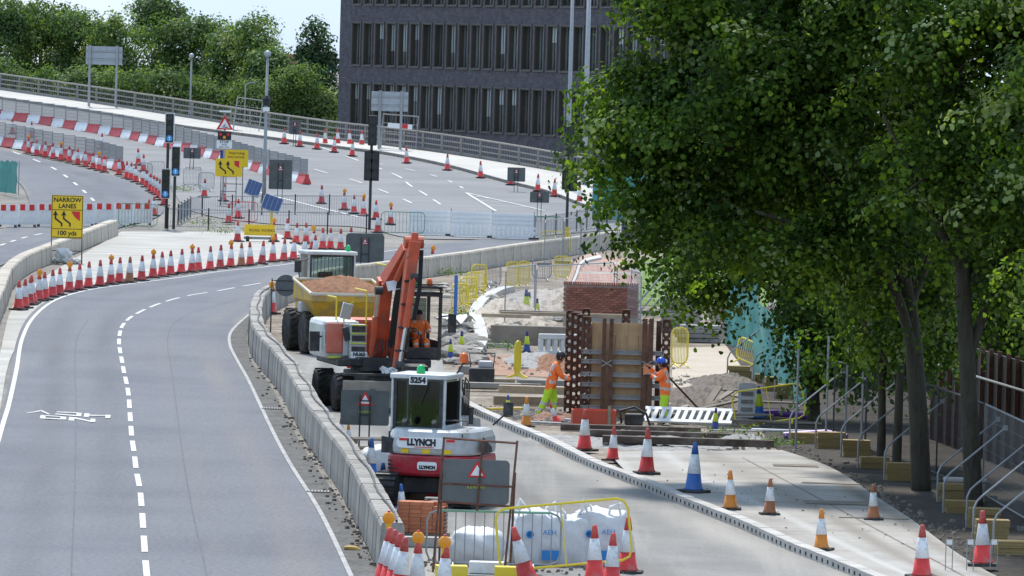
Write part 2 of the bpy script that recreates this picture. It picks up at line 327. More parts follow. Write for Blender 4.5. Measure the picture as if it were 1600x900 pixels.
G_base = ground_mat('dusty_ground', [(0.16, 0.15, 0.135), (0.26, 0.24, 0.21)], 0.25, 0.25, 8)
G_road = ground_mat('asphalt_blue_grey', [(0.112, 0.117, 0.134), (0.136, 0.141, 0.158), (0.150, 0.154, 0.170)], 0.16, 0.26, 12, 0.4, 0.85, streak=(0.55, 0.03, 1), streakcol=(0.172, 0.17, 0.168), streakamt=0.5, tracks=[(.17, .09, (.102, .106, .118), .8), (.38, .09, (.104, .108, .119), .8), (.62, .07, (.158, .155, .153), .6), (.82, .09, (.172, .166, .156), .7), (.97, .07, (.20, .19, .172), .9), (.02, .05, (.18, .173, .163), .8)])
G_far = ground_mat('asphalt_grey', [(0.165, 0.165, 0.17), (0.215, 0.215, 0.215)], 0.15, 0.12, 10, 0.2, 0.85, streak=(0.12, 0.3, 1), streakcol=(0.27, 0.265, 0.255), streakamt=0.5)
G_haul = ground_mat('dusty_asphalt', [(0.185, 0.18, 0.17), (0.255, 0.245, 0.23)], 0.4, 0.14, 18, 0.3, 0.9, streak=(1.3, 0.03, 1), streakcol=(0.33, 0.31, 0.28), streakamt=0.7, tracks=[(.30, .10, (.13, .125, .12), .9), (.55, .10, (.14, .135, .13), .9), (.92, .12, (.36, .335, .30), 1.0), (.05, .1, (.33, .31, .27), .9)])
G_slab = ground_mat('slab_concrete', [(0.30, 0.28, 0.255), (0.40, 0.38, 0.35)], 0.5, 0.08, 14, 0.2, 0.85, streak=(0.25, 0.6, 1), streakcol=(0.20, 0.18, 0.155), streakamt=0.85, tracks=[(.30, .07, (.46, .45, .43), .8), (.55, .12, (.24, .215, .185), .9), (.93, .10, (.17, .145, .115), 1.0), (.02, .05, (.47, .455, .43), .9)])
G_apron = ground_mat('apron_concrete', [(0.33, 0.315, 0.285), (0.46, 0.44, 0.40)], 0.3, 0.1, 10, 0.2, 0.9, streak=(0.05, 0.5, 1), streakcol=(0.24, 0.23, 0.21), streakamt=0.7)
G_dirt = ground_mat('works_dirt', [(0.12, 0.095, 0.073), (0.225, 0.185, 0.145), (0.33, 0.29, 0.24)], 0.6, 0.3, 5, 1.0, 0.95)
G_red = ground_mat('red_subsoil', [(0.27, 0.14, 0.085), (0.36, 0.24, 0.17)], 0.7, 0.2, 6, 0.8, 0.95)
G_path = ground_mat('sandy_path', [(0.40, 0.33, 0.255), (0.47, 0.40, 0.32)], 0.5, 0.1, 10, 0.3, 0.95)
G_verge = ground_mat('verge_soil', [(0.035, 0.029, 0.022), (0.07, 0.058, 0.045)], 0.6, 0.35, 7, 1.0, 0.95)  # soil colour lowered so it carries the deep shade under the trees
G_grit = ground_mat('gutter_grit', [(0.085, 0.082, 0.078), (0.15, 0.145, 0.135)], 1.2, 0.35, 9, 0.8, 0.95)
G_pave = ground_mat('pavement', [(0.42, 0.40, 0.365), (0.50, 0.48, 0.44)], 0.2, 0.1, 6, 0.2, 0.9)
G_lawn = ground_mat('lawn_grass', [(0.09, 0.16, 0.03), (0.17, 0.24, 0.06)], 0.8, 0.3, 9, 0.8, 0.95)

# ------------------------------------------------------------------ terrain and roads
mb = MB(); Ys = [-60, 60, 200, 300] + list(np.arange(320, 500, 3.0)) + [520, 600, 900, 1600, 4000]; Xs = [-1500, -300, -100, -70] + list(np.arange(-56, 25, 2.0)) + [40, 100, 300, 1500]
PARA = [(-70, 131), (0, 143), (125, 161), (250, 180), (390, 202), (520, 221), (609, 231), (700, 243), (770, 254), (850, 268), (930, 284), (1000, 300)]
PW = [W(*p) for p in PARA]; pxs_ = [p.x for p in PW]; pys_ = [p.y for p in PW]
def base_z(X, Y):                       # the embankment falls away behind the flyover parapet
    e = Y - float(np.interp(X, pxs_, pys_)) - 0.6
    return gz(Y) - 0.02 if e < 0 else max(-1.5, gz(Y) - 0.02 - 0.55 * e)
Ys = [-60, 60, 200, 300] + list(np.arange(320, 520, 2.0)) + [540, 600, 900, 1600, 4000]
for Y in Ys:
    for X in Xs: mb.v.append((X, Y, base_z(X, Y)))
for i in range(len(Ys) - 1):
    for j in range(len(Xs) - 1):
        a = i * len(Xs) + j; mb.face((a, a + 1, a + 1 + len(Xs), a + len(Xs)))
tag(mb.build('ground', G_base), kind='structure')
strip('works_ground', [((655, 960), (1520, 960)), ((630, 880), (1300, 880)), ((560, 760), (1250, 760)), ((470, 620), (1250, 690)), ((425, 560), (1230, 620)), ((405, 520), (1200, 560)), ((430, 480), (1180, 510)), ((560, 450), (1150, 480)), ((700, 430), (1120, 450)), ((960, 390), (1110, 410))], 0.0, G_dirt, 4, 10)
strip('road', [((-100, 1000), (640, 1000)), ((-83, 950), (612, 950)), ((-48, 820), (548, 820)), ((-5, 669), (458, 676)), ((6, 632), (432, 620)), ((18, 577), (398, 572)), ((26, 532), (387, 540)), ((44, 495), (385, 525)), ((80, 467), (387, 512)), ((134, 451), (391, 502)), ((204, 441), (401, 492)), ((273, 432), (422, 478)), ((343, 422), (472, 459)), ((412, 415), (562, 441)), ((461, 409), (650, 428)), ((540, 399), (725, 417)), ((640, 385), (805, 406)), ((740, 375), (900, 394)), ((840, 369), (985, 383)), ((1040, 360), (1090, 371))], 0.012, G_road, 6, 8)
strip('gutter', [((560, 1000), (640, 1000)), ((543, 896), (590, 896)), ((497, 799), (541, 800)), ((452, 727), (492, 728)), ((422, 671), (457, 672)), ((392, 600), (424, 606)), ((367, 563), (393, 568)), ((357, 539), (387, 541)), ((360, 518), (386, 520)), ((385, 493), (398, 494))], 0.018, G_grit, 6, 3)
strip('flyover_road', [((-80, 146), (-80, 205)), ((0, 156), (0, 222)), ((169, 181), (150, 245)), ((287, 201), (255, 285)), ((415, 218), (300, 330)), ((540, 235), (420, 350)), ((609, 244), (560, 355)), ((698, 262), (640, 372)), ((787, 286), (760, 374)), ((858, 304), (850, 368)), ((920, 327), (960, 360)), ((1000, 345), (1060, 358))], 0.02, G_far, 5, 10)
strip('slip_road', [((-90, 218), (-90, 250)), ((0, 234), (-10, 265)), ((60, 247), (28, 285)), ((130, 263), (42, 305)), ((190, 279), (46, 322)), ((232, 299), (38, 342)), ((254, 318), (10, 356)), ((245, 340), (-20, 372)), ((165, 362), (-60, 392)), ((60, 392), (-90, 410)), ((-20, 425), (-120, 440))], 0.032, G_road, 6, 8)
strip('concrete_apron', [((190, 362), (430, 362)), ((150, 385), (470, 385)), ((90, 420), (470, 398)), ((40, 455), (330, 421)), ((15, 490), (130, 451)), ((-2, 560), (26, 540)), ((-35, 680), (-6, 669)), ((-90, 860), (-60, 860))], 0.006, G_apron, 5, 6)
strip('haul_road', [((660, 1000), (1560, 1000)), ((634, 900), (1326, 899)), ((590, 800), (1069, 792)), ((545, 725), (920, 731)), ((505, 660), (780, 666)), ((478, 625), (718, 636)), ((440, 575), (700, 600)), ((415, 535), (690, 560))], 0.012, G_haul, 6, 8)
slab = strip('concrete_slab', [((1600, 1005), (1760, 1005)), ((1336, 896), (1540, 900)), ((1166, 824), (1425, 820)), ((1078, 789), (1375, 787)), ((990, 752), (1300, 738)), ((950, 712), (1222, 710))], 0.10, G_slab, 6, 8)
for i, (a_, b_) in enumerate((((950, 716), (1232, 715)), ((1010, 760), (1316, 752)), ((1098, 797), (1392, 796)), ((1200, 838), (1455, 838)), ((1160, 722), (1600, 960)))):
    ribbon('joint', [a_, ((a_[0] + b_[0]) / 2, (a_[1] + b_[1]) / 2), b_], 0.03 if i < 4 else .05, 0.103, M_timbd, slab, 4)
strip('red_subsoil', [((722, 585), (860, 590)), ((715, 570), (850, 570)), ((740, 555), (840, 556))], 0.012, G_red, 3, 4)
strip('sandy_path', [((1052, 612), (1135, 612)), ((1050, 590), (1165, 590)), ((1050, 565), (1180, 562)), ((1045, 545), (1160, 540))], 0.014, G_path, 4, 4)
strip('verge_soil', [((1600, 1005), (2100, 1005)), ((1530, 900), (2000, 900)), ((1420, 820), (1900, 820)), ((1295, 735), (1800, 735)), ((1218, 706), (1700, 700)), ((1180, 650), (1650, 650)), ((1175, 600), (1600, 600)), ((1120, 520), (1500, 520)), ((1100, 480), (1450, 480))], 0.022, G_verge, 4, 6)
strip('grass_verge', [((-1500, 1000), (-150, 1000)), ((-1500, 820), (-110, 820)), ((-1500, 680), (-70, 680)), ((-1500, 560), (-50, 560)), ((-1500, 480), (-130, 462))], 0.002, G_lawn, 4, 8)
strip('lawn', [((985, 478), (1200, 480)), ((1000, 455), (1200, 455)), ((1000, 425), (1200, 425)), ((1000, 405), (1200, 405))], 0.02, G_lawn, 3, 4)
strip('flyover_pavement', [((-80, 128), (-80, 143)), ((0, 143), (0, 154)), ((169, 167), (169, 179)), ((287, 186), (287, 199)), ((415, 206), (415, 216)), ((540, 224), (540, 233)), ((609, 232), (609, 242)), ((698, 244), (698, 260)), ((787, 258), (787, 284)), ((858, 270), (858, 302)), ((920, 282), (920, 325)), ((1000, 300), (1000, 345))], 0.14, G_pave, 5, 4)
mb = MB()
kp = smooth_pts([W(x, y) for x, y in ((-80, 143), (0, 154.5), (169, 179.5), (287, 199.5), (415, 216.5), (540, 233.5), (609, 242.5), (698, 260.5), (787, 284.5), (858, 302.5), (920, 325.5), (1000, 345.5))], 5)
for p in kp: mb.v += [(p.x, p.y, gz(p.y) - 0.02), (p.x, p.y, gz(p.y) + 0.155), (p.x, p.y + 0.5, gz(p.y + .5) + 0.155)]
for i in range(len(kp) - 1):
    for k in range(2): mb.face((3 * i + k, 3 * i + k + 1, 3 * i + 4 + k, 3 * i + 3 + k))
tag(mb.build('flyover_kerb', M_conc), kind='structure')

# ------------------------------------------------------------------ painted markings
mk = T('road_marking', 'white painted lane lines and letters on the blue grey carriageway', 'road marking', (0, 0, 0)); mk['kind'] = 'structure'
ribbon('edge_line', [(-72, 950), (-34, 800), (3, 669), (14, 632), (26, 577), (34, 532), (52, 497), (86, 470), (138, 454), (207, 444), (275, 435), (344, 425), (413, 418), (461, 412), (540, 402), (640, 388)], 0.115, 0.022, M_paint, mk)
ribbon('edge_line', [(570, 950), (544, 892), (499, 799), (454, 727), (424, 671), (389, 597), (370, 563), (359, 539), (362, 518), (389, 492)], 0.09, 0.026, M_paintw, mk)
def dashes(pts, mark, gap, width, off=0.022, start=0.0):
    P = resample(smooth_pts([W(*p) for p in pts], 10), 0.5); d = int((mark + gap) / 0.5); k = int(mark / 0.5); i = int(start / 0.5)
    while i + k < len(P): ribbon('lane_dash', None, width, off, M_paint, mk, 1, world=P[i:i + k + 1]); i += d
dashes([(236, 960), (229, 896), (226.5, 868), (224, 830), (221.6, 797), (218.6, 766), (213, 736.5), (209.6, 709), (206, 685), (204, 661), (201, 620), (198, 601), (194, 584), (191, 567), (188, 551.5), (186, 537), (187, 523), (191, 510.5), (201, 499), (217, 489), (239, 479), (265, 470), (298, 462), (336, 456), (376, 448.5), (417, 441.6), (480, 432), (580, 416), (700, 398), (830, 384)], 4, 2, 0.115, 0.022, 1.0)
dashes([(430, 205), (480, 223), (560, 252), (620, 275), (640, 290), (665, 305), (700, 328)], 5, 4, 0.14, 0.04)
dashes([(440, 250), (500, 268), (560, 285), (625, 310), (660, 327)], 4, 6, 0.14, 0.04)
dashes([(580, 255), (650, 268), (700, 283), (735, 302)], 2, 4, 0.14, 0.04)
dashes([(20, 238), (80, 262), (120, 290), (150, 318)], 3, 5, 0.15, 0.045)
dashes([(0, 385), (40, 372), (90, 360)], 3, 3, 0.15, 0.045)
ribbon('edge_line', [(400, 300), (470, 318), (560, 340)], 0.2, 0.04, M_paint, mk)
for a, b in (((728, 302), (775, 331)), ((728, 302), (850, 330)), ((745, 308), (765, 311)), ((752, 315), (795, 317)), ((762, 322), (822, 324))):
    ribbon('hatch_line', [a, ((a[0] + b[0]) / 2, (a[1] + b[1]) / 2), b], 0.16, 0.042, M_paint, mk, 3)
ribbon('edge_line', [(632, 402), (655, 388), (660, 376), (648, 368)], 0.2, 0.024, M_paint, mk)
STROKES = {'letter_h': [[(888, 262), (895, 217), (962, 222), (950, 264)], [(953, 237), (953, 248), (1162, 253), (1162, 242)], [(1152, 276), (1165, 237), (1226, 240), (1215, 282)]],
 'letter_g': [[(790, 250), (800, 208), (862, 214), (852, 256)], [(545, 206), (550, 196), (799, 207), (799, 217)], [(512, 232), (545, 222), (789, 244), (789, 255)]],
 'letter_v': [[(165, 212), (280, 194), (284, 204), (190, 215)], [(281, 194), (340, 180), (346, 193), (285, 204)], [(341, 180), (370, 184), (470, 232), (440, 234), (347, 193)]],
 'letter_o': [[(335, 280), (350, 240), (415, 246), (405, 286)], [(585, 294), (600, 256), (665, 262), (668, 297)], [(411, 254), (416, 244), (599, 256), (594, 265)], [(400, 287), (406, 277), (588, 287), (585, 298)]],
 'letter_n': [[(695, 306), (705, 262), (775, 268), (765, 310)], [(768, 284), (776, 268), (975, 312), (966, 326)], [(964, 328), (975, 285), (1032, 290), (1030, 330)]]}
for nm, sts in STROKES.items():                # the painted words NO HGV, upside down to the camera
    lb = MB()
    for k, st in enumerate(sts):
        P = [W(20 + x / 8, 620 + y / 8) for x, y in st]; o_ = len(lb.v); lb.v += [(q.x, q.y, .024 + .002 * k) for q in P]; lb.face(range(o_, o_ + len(P)))
    q = lb.build(nm, M_paint, mk)
    for pl in q.data.polygons:
        if pl.normal.z < 0: pl.flip()

M_seam = mat('asphalt_seam', (.098, .101, .112), .9, var=.3)
ribbon('seam', [(330, 960), (322, 896), (300, 797), (285, 709), (276, 640), (268, 580), (262, 540), (266, 515), (285, 497), (330, 480), (420, 458)], .035, .0145, M_seam, mk); ribbon('seam', [(110, 960), (112, 880), (116, 790), (118, 700), (119, 640), (117, 580), (120, 530), (138, 500)], .03, .0145, M_seam, mk)
for x_, y_ in ((498, 770), (425, 640)):
    p = W(x_, y_); g_ = T('gully_grate', 'iron gully grate in the gutter ' + ('nearer the camera' if y_ > 700 else 'farther along the barrier'), 'grate', (p.x, p.y, .02)); MB().box((0, 0, .006), (.5, .5, .012)).build('frame', M_black, g_); gb = MB().box((0, 0, .016), (.03, .44, .012)).mesh('bar', M_galvd)
    for k in range(7): O('bar', gb, g_, (-.2 + k * .066, 0, 0))

# ------------------------------------------------------------------ concrete barriers
def block_mesh(L, wd, h, name='block', cap=True):
    m = MB(); a, b = wd / 2, wd / 2 * 0.9
    m.prism([(-a, 0), (a, 0), (a, h * 0.3), (b, h * 0.92), (b * 0.86, h), (-b * 0.86, h), (-b, h * 0.92), (-a, h * 0.3)], -L / 2 + 0.014, L / 2 - 0.014, 'X')
    return m.mesh(name, M_conc)
def barrier(name, label, pts, L, wd, h, me, group=None, jit=0.012):
    P = resample(smooth_pts(pts, 10), L); t = T(name, label, 'barrier', P[0], 0, group)
    for a, b in zip(P, P[1:]):
        c = (a + b) / 2 - P[0]; o = O('block', me, t, (c.x + random.uniform(-jit, jit), c.y, gz((a.y + b.y) / 2) - gz(P[0].y) + random.uniform(-0.012, 0.008)), math.atan2((b - a).y, (b - a).x) + random.uniform(-.006, .006))
    return t, P
bm_near = block_mesh(1.5, 0.46, 0.86)
near_pts = [W(x, y) for x, y in ((612, 893), (551, 774), (493, 690), (449, 612), (407, 560), (399, 525), (408, 495), (440, 476))]
bt, bP = barrier('concrete_barrier', 'grey concrete block barrier with a black cable on top beside the open lanes', near_pts, 1.5, 0.46, 0.86, bm_near)
cb = MB(); cp = [p - bP[0] + Vector((0.06 + 0.035 * math.sin(i * .45) + random.uniform(-.008, .008), 0, 0.885)) for i, p in enumerate(resample(smooth_pts(bP, 3), 0.8))]
cb.tube(cp, 0.022, 5)
c_ = cb.build('cable', M_hose); c_.location = bP[0]; tag(c_, 'black cable snaking along the top of the grey concrete barrier', 'cable')
bm_far = block_mesh(2.4, 0.46, 0.82); bm_far.materials.clear(); bm_far.materials.append(M_concl)
far_pts = [W(x, y) for x, y in ((440, 474), (520, 452), (600, 441), (660, 433), (730, 423), (800, 411), (880, 400), (960, 388), (1040, 381))]
barrier('concrete_barrier', 'pale sunlit concrete wall of blocks behind the excavators and yellow barriers', far_pts, 2.4, 0.46, 0.82, bm_far)
bm_l = block_mesh(2.5, 0.5, 0.75); bm_l.materials.clear(); bm_l.materials.append(M_concl)
barrier('concrete_barrier', 'low concrete wall beside the yellow narrow lanes sign', [W(x, y) for x, y in ((-30, 545), (-2, 480), (12, 447), (40, 425), (80, 408), (130, 387), (178, 367))], 2.5, 0.5, 0.75, bm_l)

# ------------------------------------------------------------------ slotted kerb drain
kpts = resample(smooth_pts([W(x, y) for x, y in ((1560, 1000), (1322, 897.5), (1230, 860.5), (1156, 826), (1068, 791), (982, 755), (919, 731), (848, 695), (779, 666), (722, 638), (708, 622))], 10), 0.5)
km = MB(); h = 0.2; L2 = 0.246
km.box((0, 0.12, h / 2), (2 * L2, 0.24, h)); kslot = MB().box((0, -0.003, 0.105), (0.10, 0.012, 0.07)).mesh('slot', M_dark)
kme = km.mesh('kerb_unit', M_kerb)
kt = T('kerb_drain', 'pale slotted kerb drain units running between the haul road and the slab', 'kerb', kpts[0])
for a, b in zip(kpts, kpts[1:]):
    c = (a + b) / 2 - kpts[0]; rz = math.atan2((a - b).y, (a - b).x); rz = math.atan2((b - a).y, (b - a).x) + math.pi
    u = O('kerb_unit', kme, kt, (c.x, c.y, -0.02 + random.uniform(-.004, .004)), rz); O('slot', kslot, u, (0, 0, 0))
# curved new kerb behind the dumper and the excavation
cur = resample(smooth_pts([W(x, y) for x, y in ((740, 560), (752, 540), (747, 512), (742, 497), (752, 478), (775, 462), (800, 455))], 10), 0.92)
kt2 = T('curved_kerb', 'curved line of new white kerbstones by the yellow barriers', 'kerb', cur[0])
kc = MB().box((0, 0, 0.11), (0.90, 0.4, 0.22)).mesh('kerbstone', mat('new_kerb', (0.46, 0.445, 0.41), 0.8, rnd=0.06))
for a, b in zip(cur, cur[1:]):
    c = (a + b) / 2 - cur[0]; O('kerbstone', kc, kt2, (c.x, c.y, 0.0), math.atan2((b - a).y, (b - a).x))
# ------------------------------------------------------------------ the dark brick office block
def brick_mat(name, c1, c2, mort, bw, bh, rough=0.8):
    m = bpy.data.materials.new(name); m.use_nodes = True; n = m.node_tree.nodes; L = m.node_tree.links; b = n['Principled BSDF']; b.inputs['Roughness'].default_value = rough
    tc = n.new('ShaderNodeTexCoord'); mp = n.new('ShaderNodeMapping'); mp.inputs['Rotation'].default_value = (R(90), 0, 0); L.new(tc.outputs['Object'], mp.inputs[0])
    bt = n.new('ShaderNodeTexBrick'); bt.inputs['Color1'].default_value = (*c1, 1); bt.inputs['Color2'].default_value = (*c2, 1); bt.inputs['Mortar'].default_value = (*mort, 1)
    bt.inputs['Scale'].default_value = 1; bt.inputs['Brick Width'].default_value = bw; bt.inputs['Row Height'].default_value = bh; bt.inputs['Mortar Size'].default_value = 0.012; L.new(mp.outputs[0], bt.inputs['Vector'])
    nz = n.new('ShaderNodeTexNoise'); nz.inputs['Scale'].default_value = 1.6; nz.inputs['Detail'].default_value = 8; L.new(tc.outputs['Object'], nz.inputs['Vector'])
    mr = n.new('ShaderNodeMapRange'); mr.inputs[1].default_value = 0.3; mr.inputs[2].default_value = 0.7; mr.inputs[3].default_value = 0.75; mr.inputs[4].default_value = 1.25; L.new(nz.outputs[0], mr.inputs[0])
    mx = n.new('ShaderNodeVectorMath'); mx.operation = 'SCALE'; L.new(bt.outputs[0], mx.inputs[0]); L.new(mr.outputs[0], mx.inputs['Scale']); L.new(mx.outputs[0], b.inputs['Base Color']); MATS[name] = m; return m
M_bld = brick_mat('dark_purple_brick', (0.064, 0.061, 0.074), (0.100, 0.094, 0.110), (0.054, 0.052, 0.060), 0.45, 0.15)
M_wfr = mat('window_frame_brown', (0.055, 0.047, 0.037), 0.5); M_wgl = mat('window_glass', (0.34, 0.38, 0.37), 0.14, metal=.6, var=0.55, scale=0.5, spec=0.9, rnd=.55); M_wdk = mat('window_panel_dark', (0.022, 0.02, 0.018), 0.4)
M_wtr = mat('window_trim_taupe', (.098, .088, .08), .6); M_wbl = mat('window_blind', (.38, .43, .43), .5, rnd=.3)
A = AT(527, 200, 492.0); B = AT(965, 200, 450.0)
ux = (B - A); ux.z = 0; WL = ux.length; ux.normalize(); brz = math.atan2(ux.y, ux.x)
base_zz = -1.6
bld = T('office_building', 'dark purple brick office block with rows of tall narrow windows', 'building', (A.x, A.y, base_zz), brz)
def loc_of(px, py):                      # photo pixel -> (along the facade, height)
    d = ray(px, py); n = Vector((ux.y, -ux.x, 0)); t = (A - Vector((0, 0, CAMH))).dot(n) / d.dot(n); p = Vector((0, 0, CAMH)) + d * t
    return (p - A).dot(ux), p.z - base_zz
rows = []
for (xa, ya, yb) in ((558, -59, 6.7), (558, 35.5, 101.5), (558, 129.8, 196)):
    s0, z1 = loc_of(xa, ya); _, z0 = loc_of(xa, yb); rows.append((z0, z1))
TOPZ = rows[0][1] + 3.5; WT = 0.5; s_first = loc_of(551.0, 70)[0]; s_next = loc_of(850.0, 75)[0]
n_between = 16; pitch = (s_next - s_first) / n_between * 1.02; ow = pitch * 0.70
ncol = int((WL + 14 - s_first) / pitch); LEN = s_first + ncol * pitch + 1.0
segs = [(0, s_first)] + [(s_first + i * pitch + ow, s_first + (i + 1) * pitch) for i in range(ncol)]
wl = MB()
zs = sorted(rows); bands = [(-1.0, zs[0][0])] + [(zs[i][1], zs[i + 1][0]) for i in range(len(zs) - 1)] + [(zs[-1][1], TOPZ)]
for z0, z1 in bands: wl.box((LEN / 2, WT / 2, (z0 + z1) / 2), (LEN, WT, z1 - z0))
for z0, z1 in zs:
    for a, b in segs: wl.box(((a + b) / 2, WT / 2 , (z0 + z1) / 2), (b - a, WT, z1 - z0))
wl.box((0.25, 12, TOPZ / 2), (0.5, 23.0, TOPZ + 2)); wl.box((LEN / 2, 12, TOPZ - 0.2), (LEN - 1.1, 22.8, 0.4))
wl.build('wall', M_bld, bld)
fr = MB(); hh = zs[0][1] - zs[0][0]
wmesh = {}
for r, (z0, z1) in enumerate(zs):
    H_ = z1 - z0
    f = MB(); 
    for a, b, c_, d_ in ((0, 0.07, 0, H_), (ow - 0.07, ow, 0, H_), (0.07, ow - 0.07, 0, 0.07), (0.07, ow - 0.07, H_ - 0.07, H_)): f.box(((a + b) / 2, 0.22, (c_ + d_) / 2), (b - a - .004, 0.46, d_ - c_ - .004))
    g = MB().box((ow / 2, 0.30, H_ / 2), (ow - .15, 0.03, H_ - 0.15)); k = MB().box((ow * 0.34, 0.27, H_ / 2), (.06, 0.07, H_ - 0.15))
    wm, gm, kmm = f.mesh('window', M_wfr), g.mesh('pane', M_wgl), k.mesh('mullion', M_wdk); sill = MB().box((ow / 2, -0.03, -0.04), (ow + 0.2, 0.16, 0.10)).mesh('sill', M_wtr); tr_ = MB().box((-.05, -.03, H_ / 2), (.10, .1, H_)).box((ow + .05, -.03, H_ / 2), (.10, .1, H_)).box((ow / 2, -.032, H_ + .045), (ow + .2, .1, .09)).mesh('trim', M_wtr); bl_ = MB().box((ow / 2, .275, H_ * .80), (ow - .2, .015, H_ * .34)).mesh('blind', M_wbl); bl2 = MB().box((ow / 2, .275, H_ * .66), (ow - .2, .015, H_ * .62)).mesh('blind', M_wbl)
    for i in range(ncol):
        o = O('window', wm, bld, (s_first + i * pitch, 0, z0)); O('pane', gm, o); O('mullion', kmm, o); O('sill', sill, o); O('trim', tr_, o)
        rb_ = random.random()
        if rb_ < .34: O('blind', bl_ if rb_ < .22 else bl2, o)
roomb = MB().box((LEN / 2, 3.0, TOPZ / 2), (LEN - 1.2, 0.2, TOPZ)); roomb.build('inner_wall', M_wdk, bld)

# ------------------------------------------------------------------ flyover parapet
pp = [(-70, 131), (0, 143), (125, 161), (250, 180), (390, 202), (520, 221), (609, 231), (700, 243), (770, 254), (850, 268), (930, 284), (1000, 300)]
PP = smooth_pts([W(*p) for p in pp], 12)
cum = [0]
for a, b in zip(PP, PP[1:]): cum.append(cum[-1] + (b - a).length)
M_para = mat('parapet_metal', (0.26, 0.245, 0.22), 0.6, metal=0.2, var=0.12)
par = T('parapet_railing', 'long weathered metal parapet railing along the flyover edge', 'railing', PP[0])
def on_ground(p, dz): return Vector((p.x, p.y, gz(p.y) + dz)) - PP[0]
for hgt in (0.42, 0.75, 1.12):
    r_ = MB(); r_.tube([on_ground(p, hgt + 0.14) for p in PP], 0.05 if hgt < 1 else 0.065, 6); r_.build('rail', M_para, par)
q = MB()
for a, b in zip(PP, PP[1:]):
    q.v += [tuple(on_ground(a, 0.06) + Vector((0, -.1, 0))), tuple(on_ground(b, 0.06) + Vector((0, -.1, 0))), tuple(on_ground(b, 0.32) + Vector((0, -.1, 0))), tuple(on_ground(a, 0.32) + Vector((0, -.1, 0)))]; k = len(q.v); q.face((k - 4, k - 3, k - 2, k - 1))
q.build('plinth', M_para, par)
ppm = MB().box((0, 0, 0.64), (0.13, 0.13, 1.26)).mesh('post', M_para); x = -60
mesh_w = MB()
while x < 960:
    k = min(range(len(pp) - 1), key=lambda i: 0 if pp[i][0] <= x <= pp[i + 1][0] else 1); t_ = (x - pp[k][0]) / (pp[k + 1][0] - pp[k][0]); p = W(x, pp[k][1] + t_ * (pp[k + 1][1] - pp[k][1]))
    O('post', ppm, par, on_ground(p, 0.0)); x += 30
for p in resample(PP, 0.28): mesh_w.tube([on_ground(p, 0.3), on_ground(p, 1.2)], 0.012, 3, cap=False)
mesh_w.build('mesh_infill', M_galvd, par)['kind'] = 'stuff'

# red and white ballast barriers with mesh panels on top, along the flyover lane
rw = [(-20, 183), (0, 185.5), (40, 191), (80, 197), (120, 203.5), (160, 210), (200, 217), (240, 226), (280, 235), (320, 245), (360, 256), (400, 268), (440, 278), (480, 289)]
RWP = resample(smooth_pts([W(*p) for p in rw], 10), 1.0); L_ = len(RWP)
def rw_unit(col):
    m = MB(); m.prism([(-0.25, 0), (0.25, 0), (0.22, 0.12), (0.10, 0.42), (0.10, 0.55), (-0.10, 0.55), (-0.10, 0.42), (-0.22, 0.12)], -0.97, 0.97, 'X'); return m.mesh('barrier_body', col)
def mesh_panel(wd, ht, step, m, fr=0.02, wr=0.005, hn=4, mname='mesh_panel'):
    b = MB()
    b.tube([(-wd / 2, 0, 0), (-wd / 2, 0, ht), (wd / 2, 0, ht), (wd / 2, 0, 0), (-wd / 2, 0, 0)], fr, 5)
    n = int(wd / step)
    for i in range(1, n): b.tube([(-wd / 2 + i * wd / n, 0, 0), (-wd / 2 + i * wd / n, 0, ht)], wr, 3, cap=False)
    for i in range(1, hn): b.tube([(-wd / 2, 0, ht * i / hn), (wd / 2, 0, ht * i / hn)], wr, 3, cap=False)
    return b.mesh(mname, m)
uR, uW = rw_unit(mat('barrier_red', (0.50, 0.03, 0.035), 0.5, rnd=0.15, dirt=(0.4, 0.2, 0.17), damt=0.3)), rw_unit(M_white); rwm = mesh_panel(1.94, 0.85, 0.13, M_galvd, 0.025, 0.016, 4)
i = 0; kk = 0
while i + 2 < L_:
    a, b = RWP[i], RWP[i + 2]; c = (a + b) / 2; c.z = gz(c.y) + 0.02
    t = T('ballast_barrier', f'{"red" if kk % 2 == 0 else "white"} ballast barrier with grey mesh on the flyover, {nth(kk)} from the left end', 'barrier', c, math.atan2((b - a).y, (b - a).x), 'red and white barriers along the flyover')
    O('barrier_body', uR if kk % 2 == 0 else uW, t); O('mesh_panel', rwm, t, (0, 0, 0.56)); i += 2; kk += 1
# second, shorter line by the slip road
P2 = resample(smooth_pts([W(*p) for p in ((-12, 226), (24, 232), (80, 244), (140, 255), (195, 270))], 10), 1.0); kk2 = 0; i = 0
while i + 2 < len(P2):
    a, b = P2[i], P2[i + 2]; c = (a + b) / 2; c.z = gz(c.y) + 0.04
    t = T('ballast_barrier', f'{"white" if kk2 % 2 == 0 else "red"} ballast barrier behind the slip road cones, {nth(kk2)} from the left', 'barrier', c, math.atan2((b - a).y, (b - a).x), 'barriers behind the slip road cones')
    O('barrier_body', uW if kk2 % 2 == 0 else uR, t); O('mesh_panel', rwm, t, (0, 0, 0.56)); i += 2; kk2 += 1

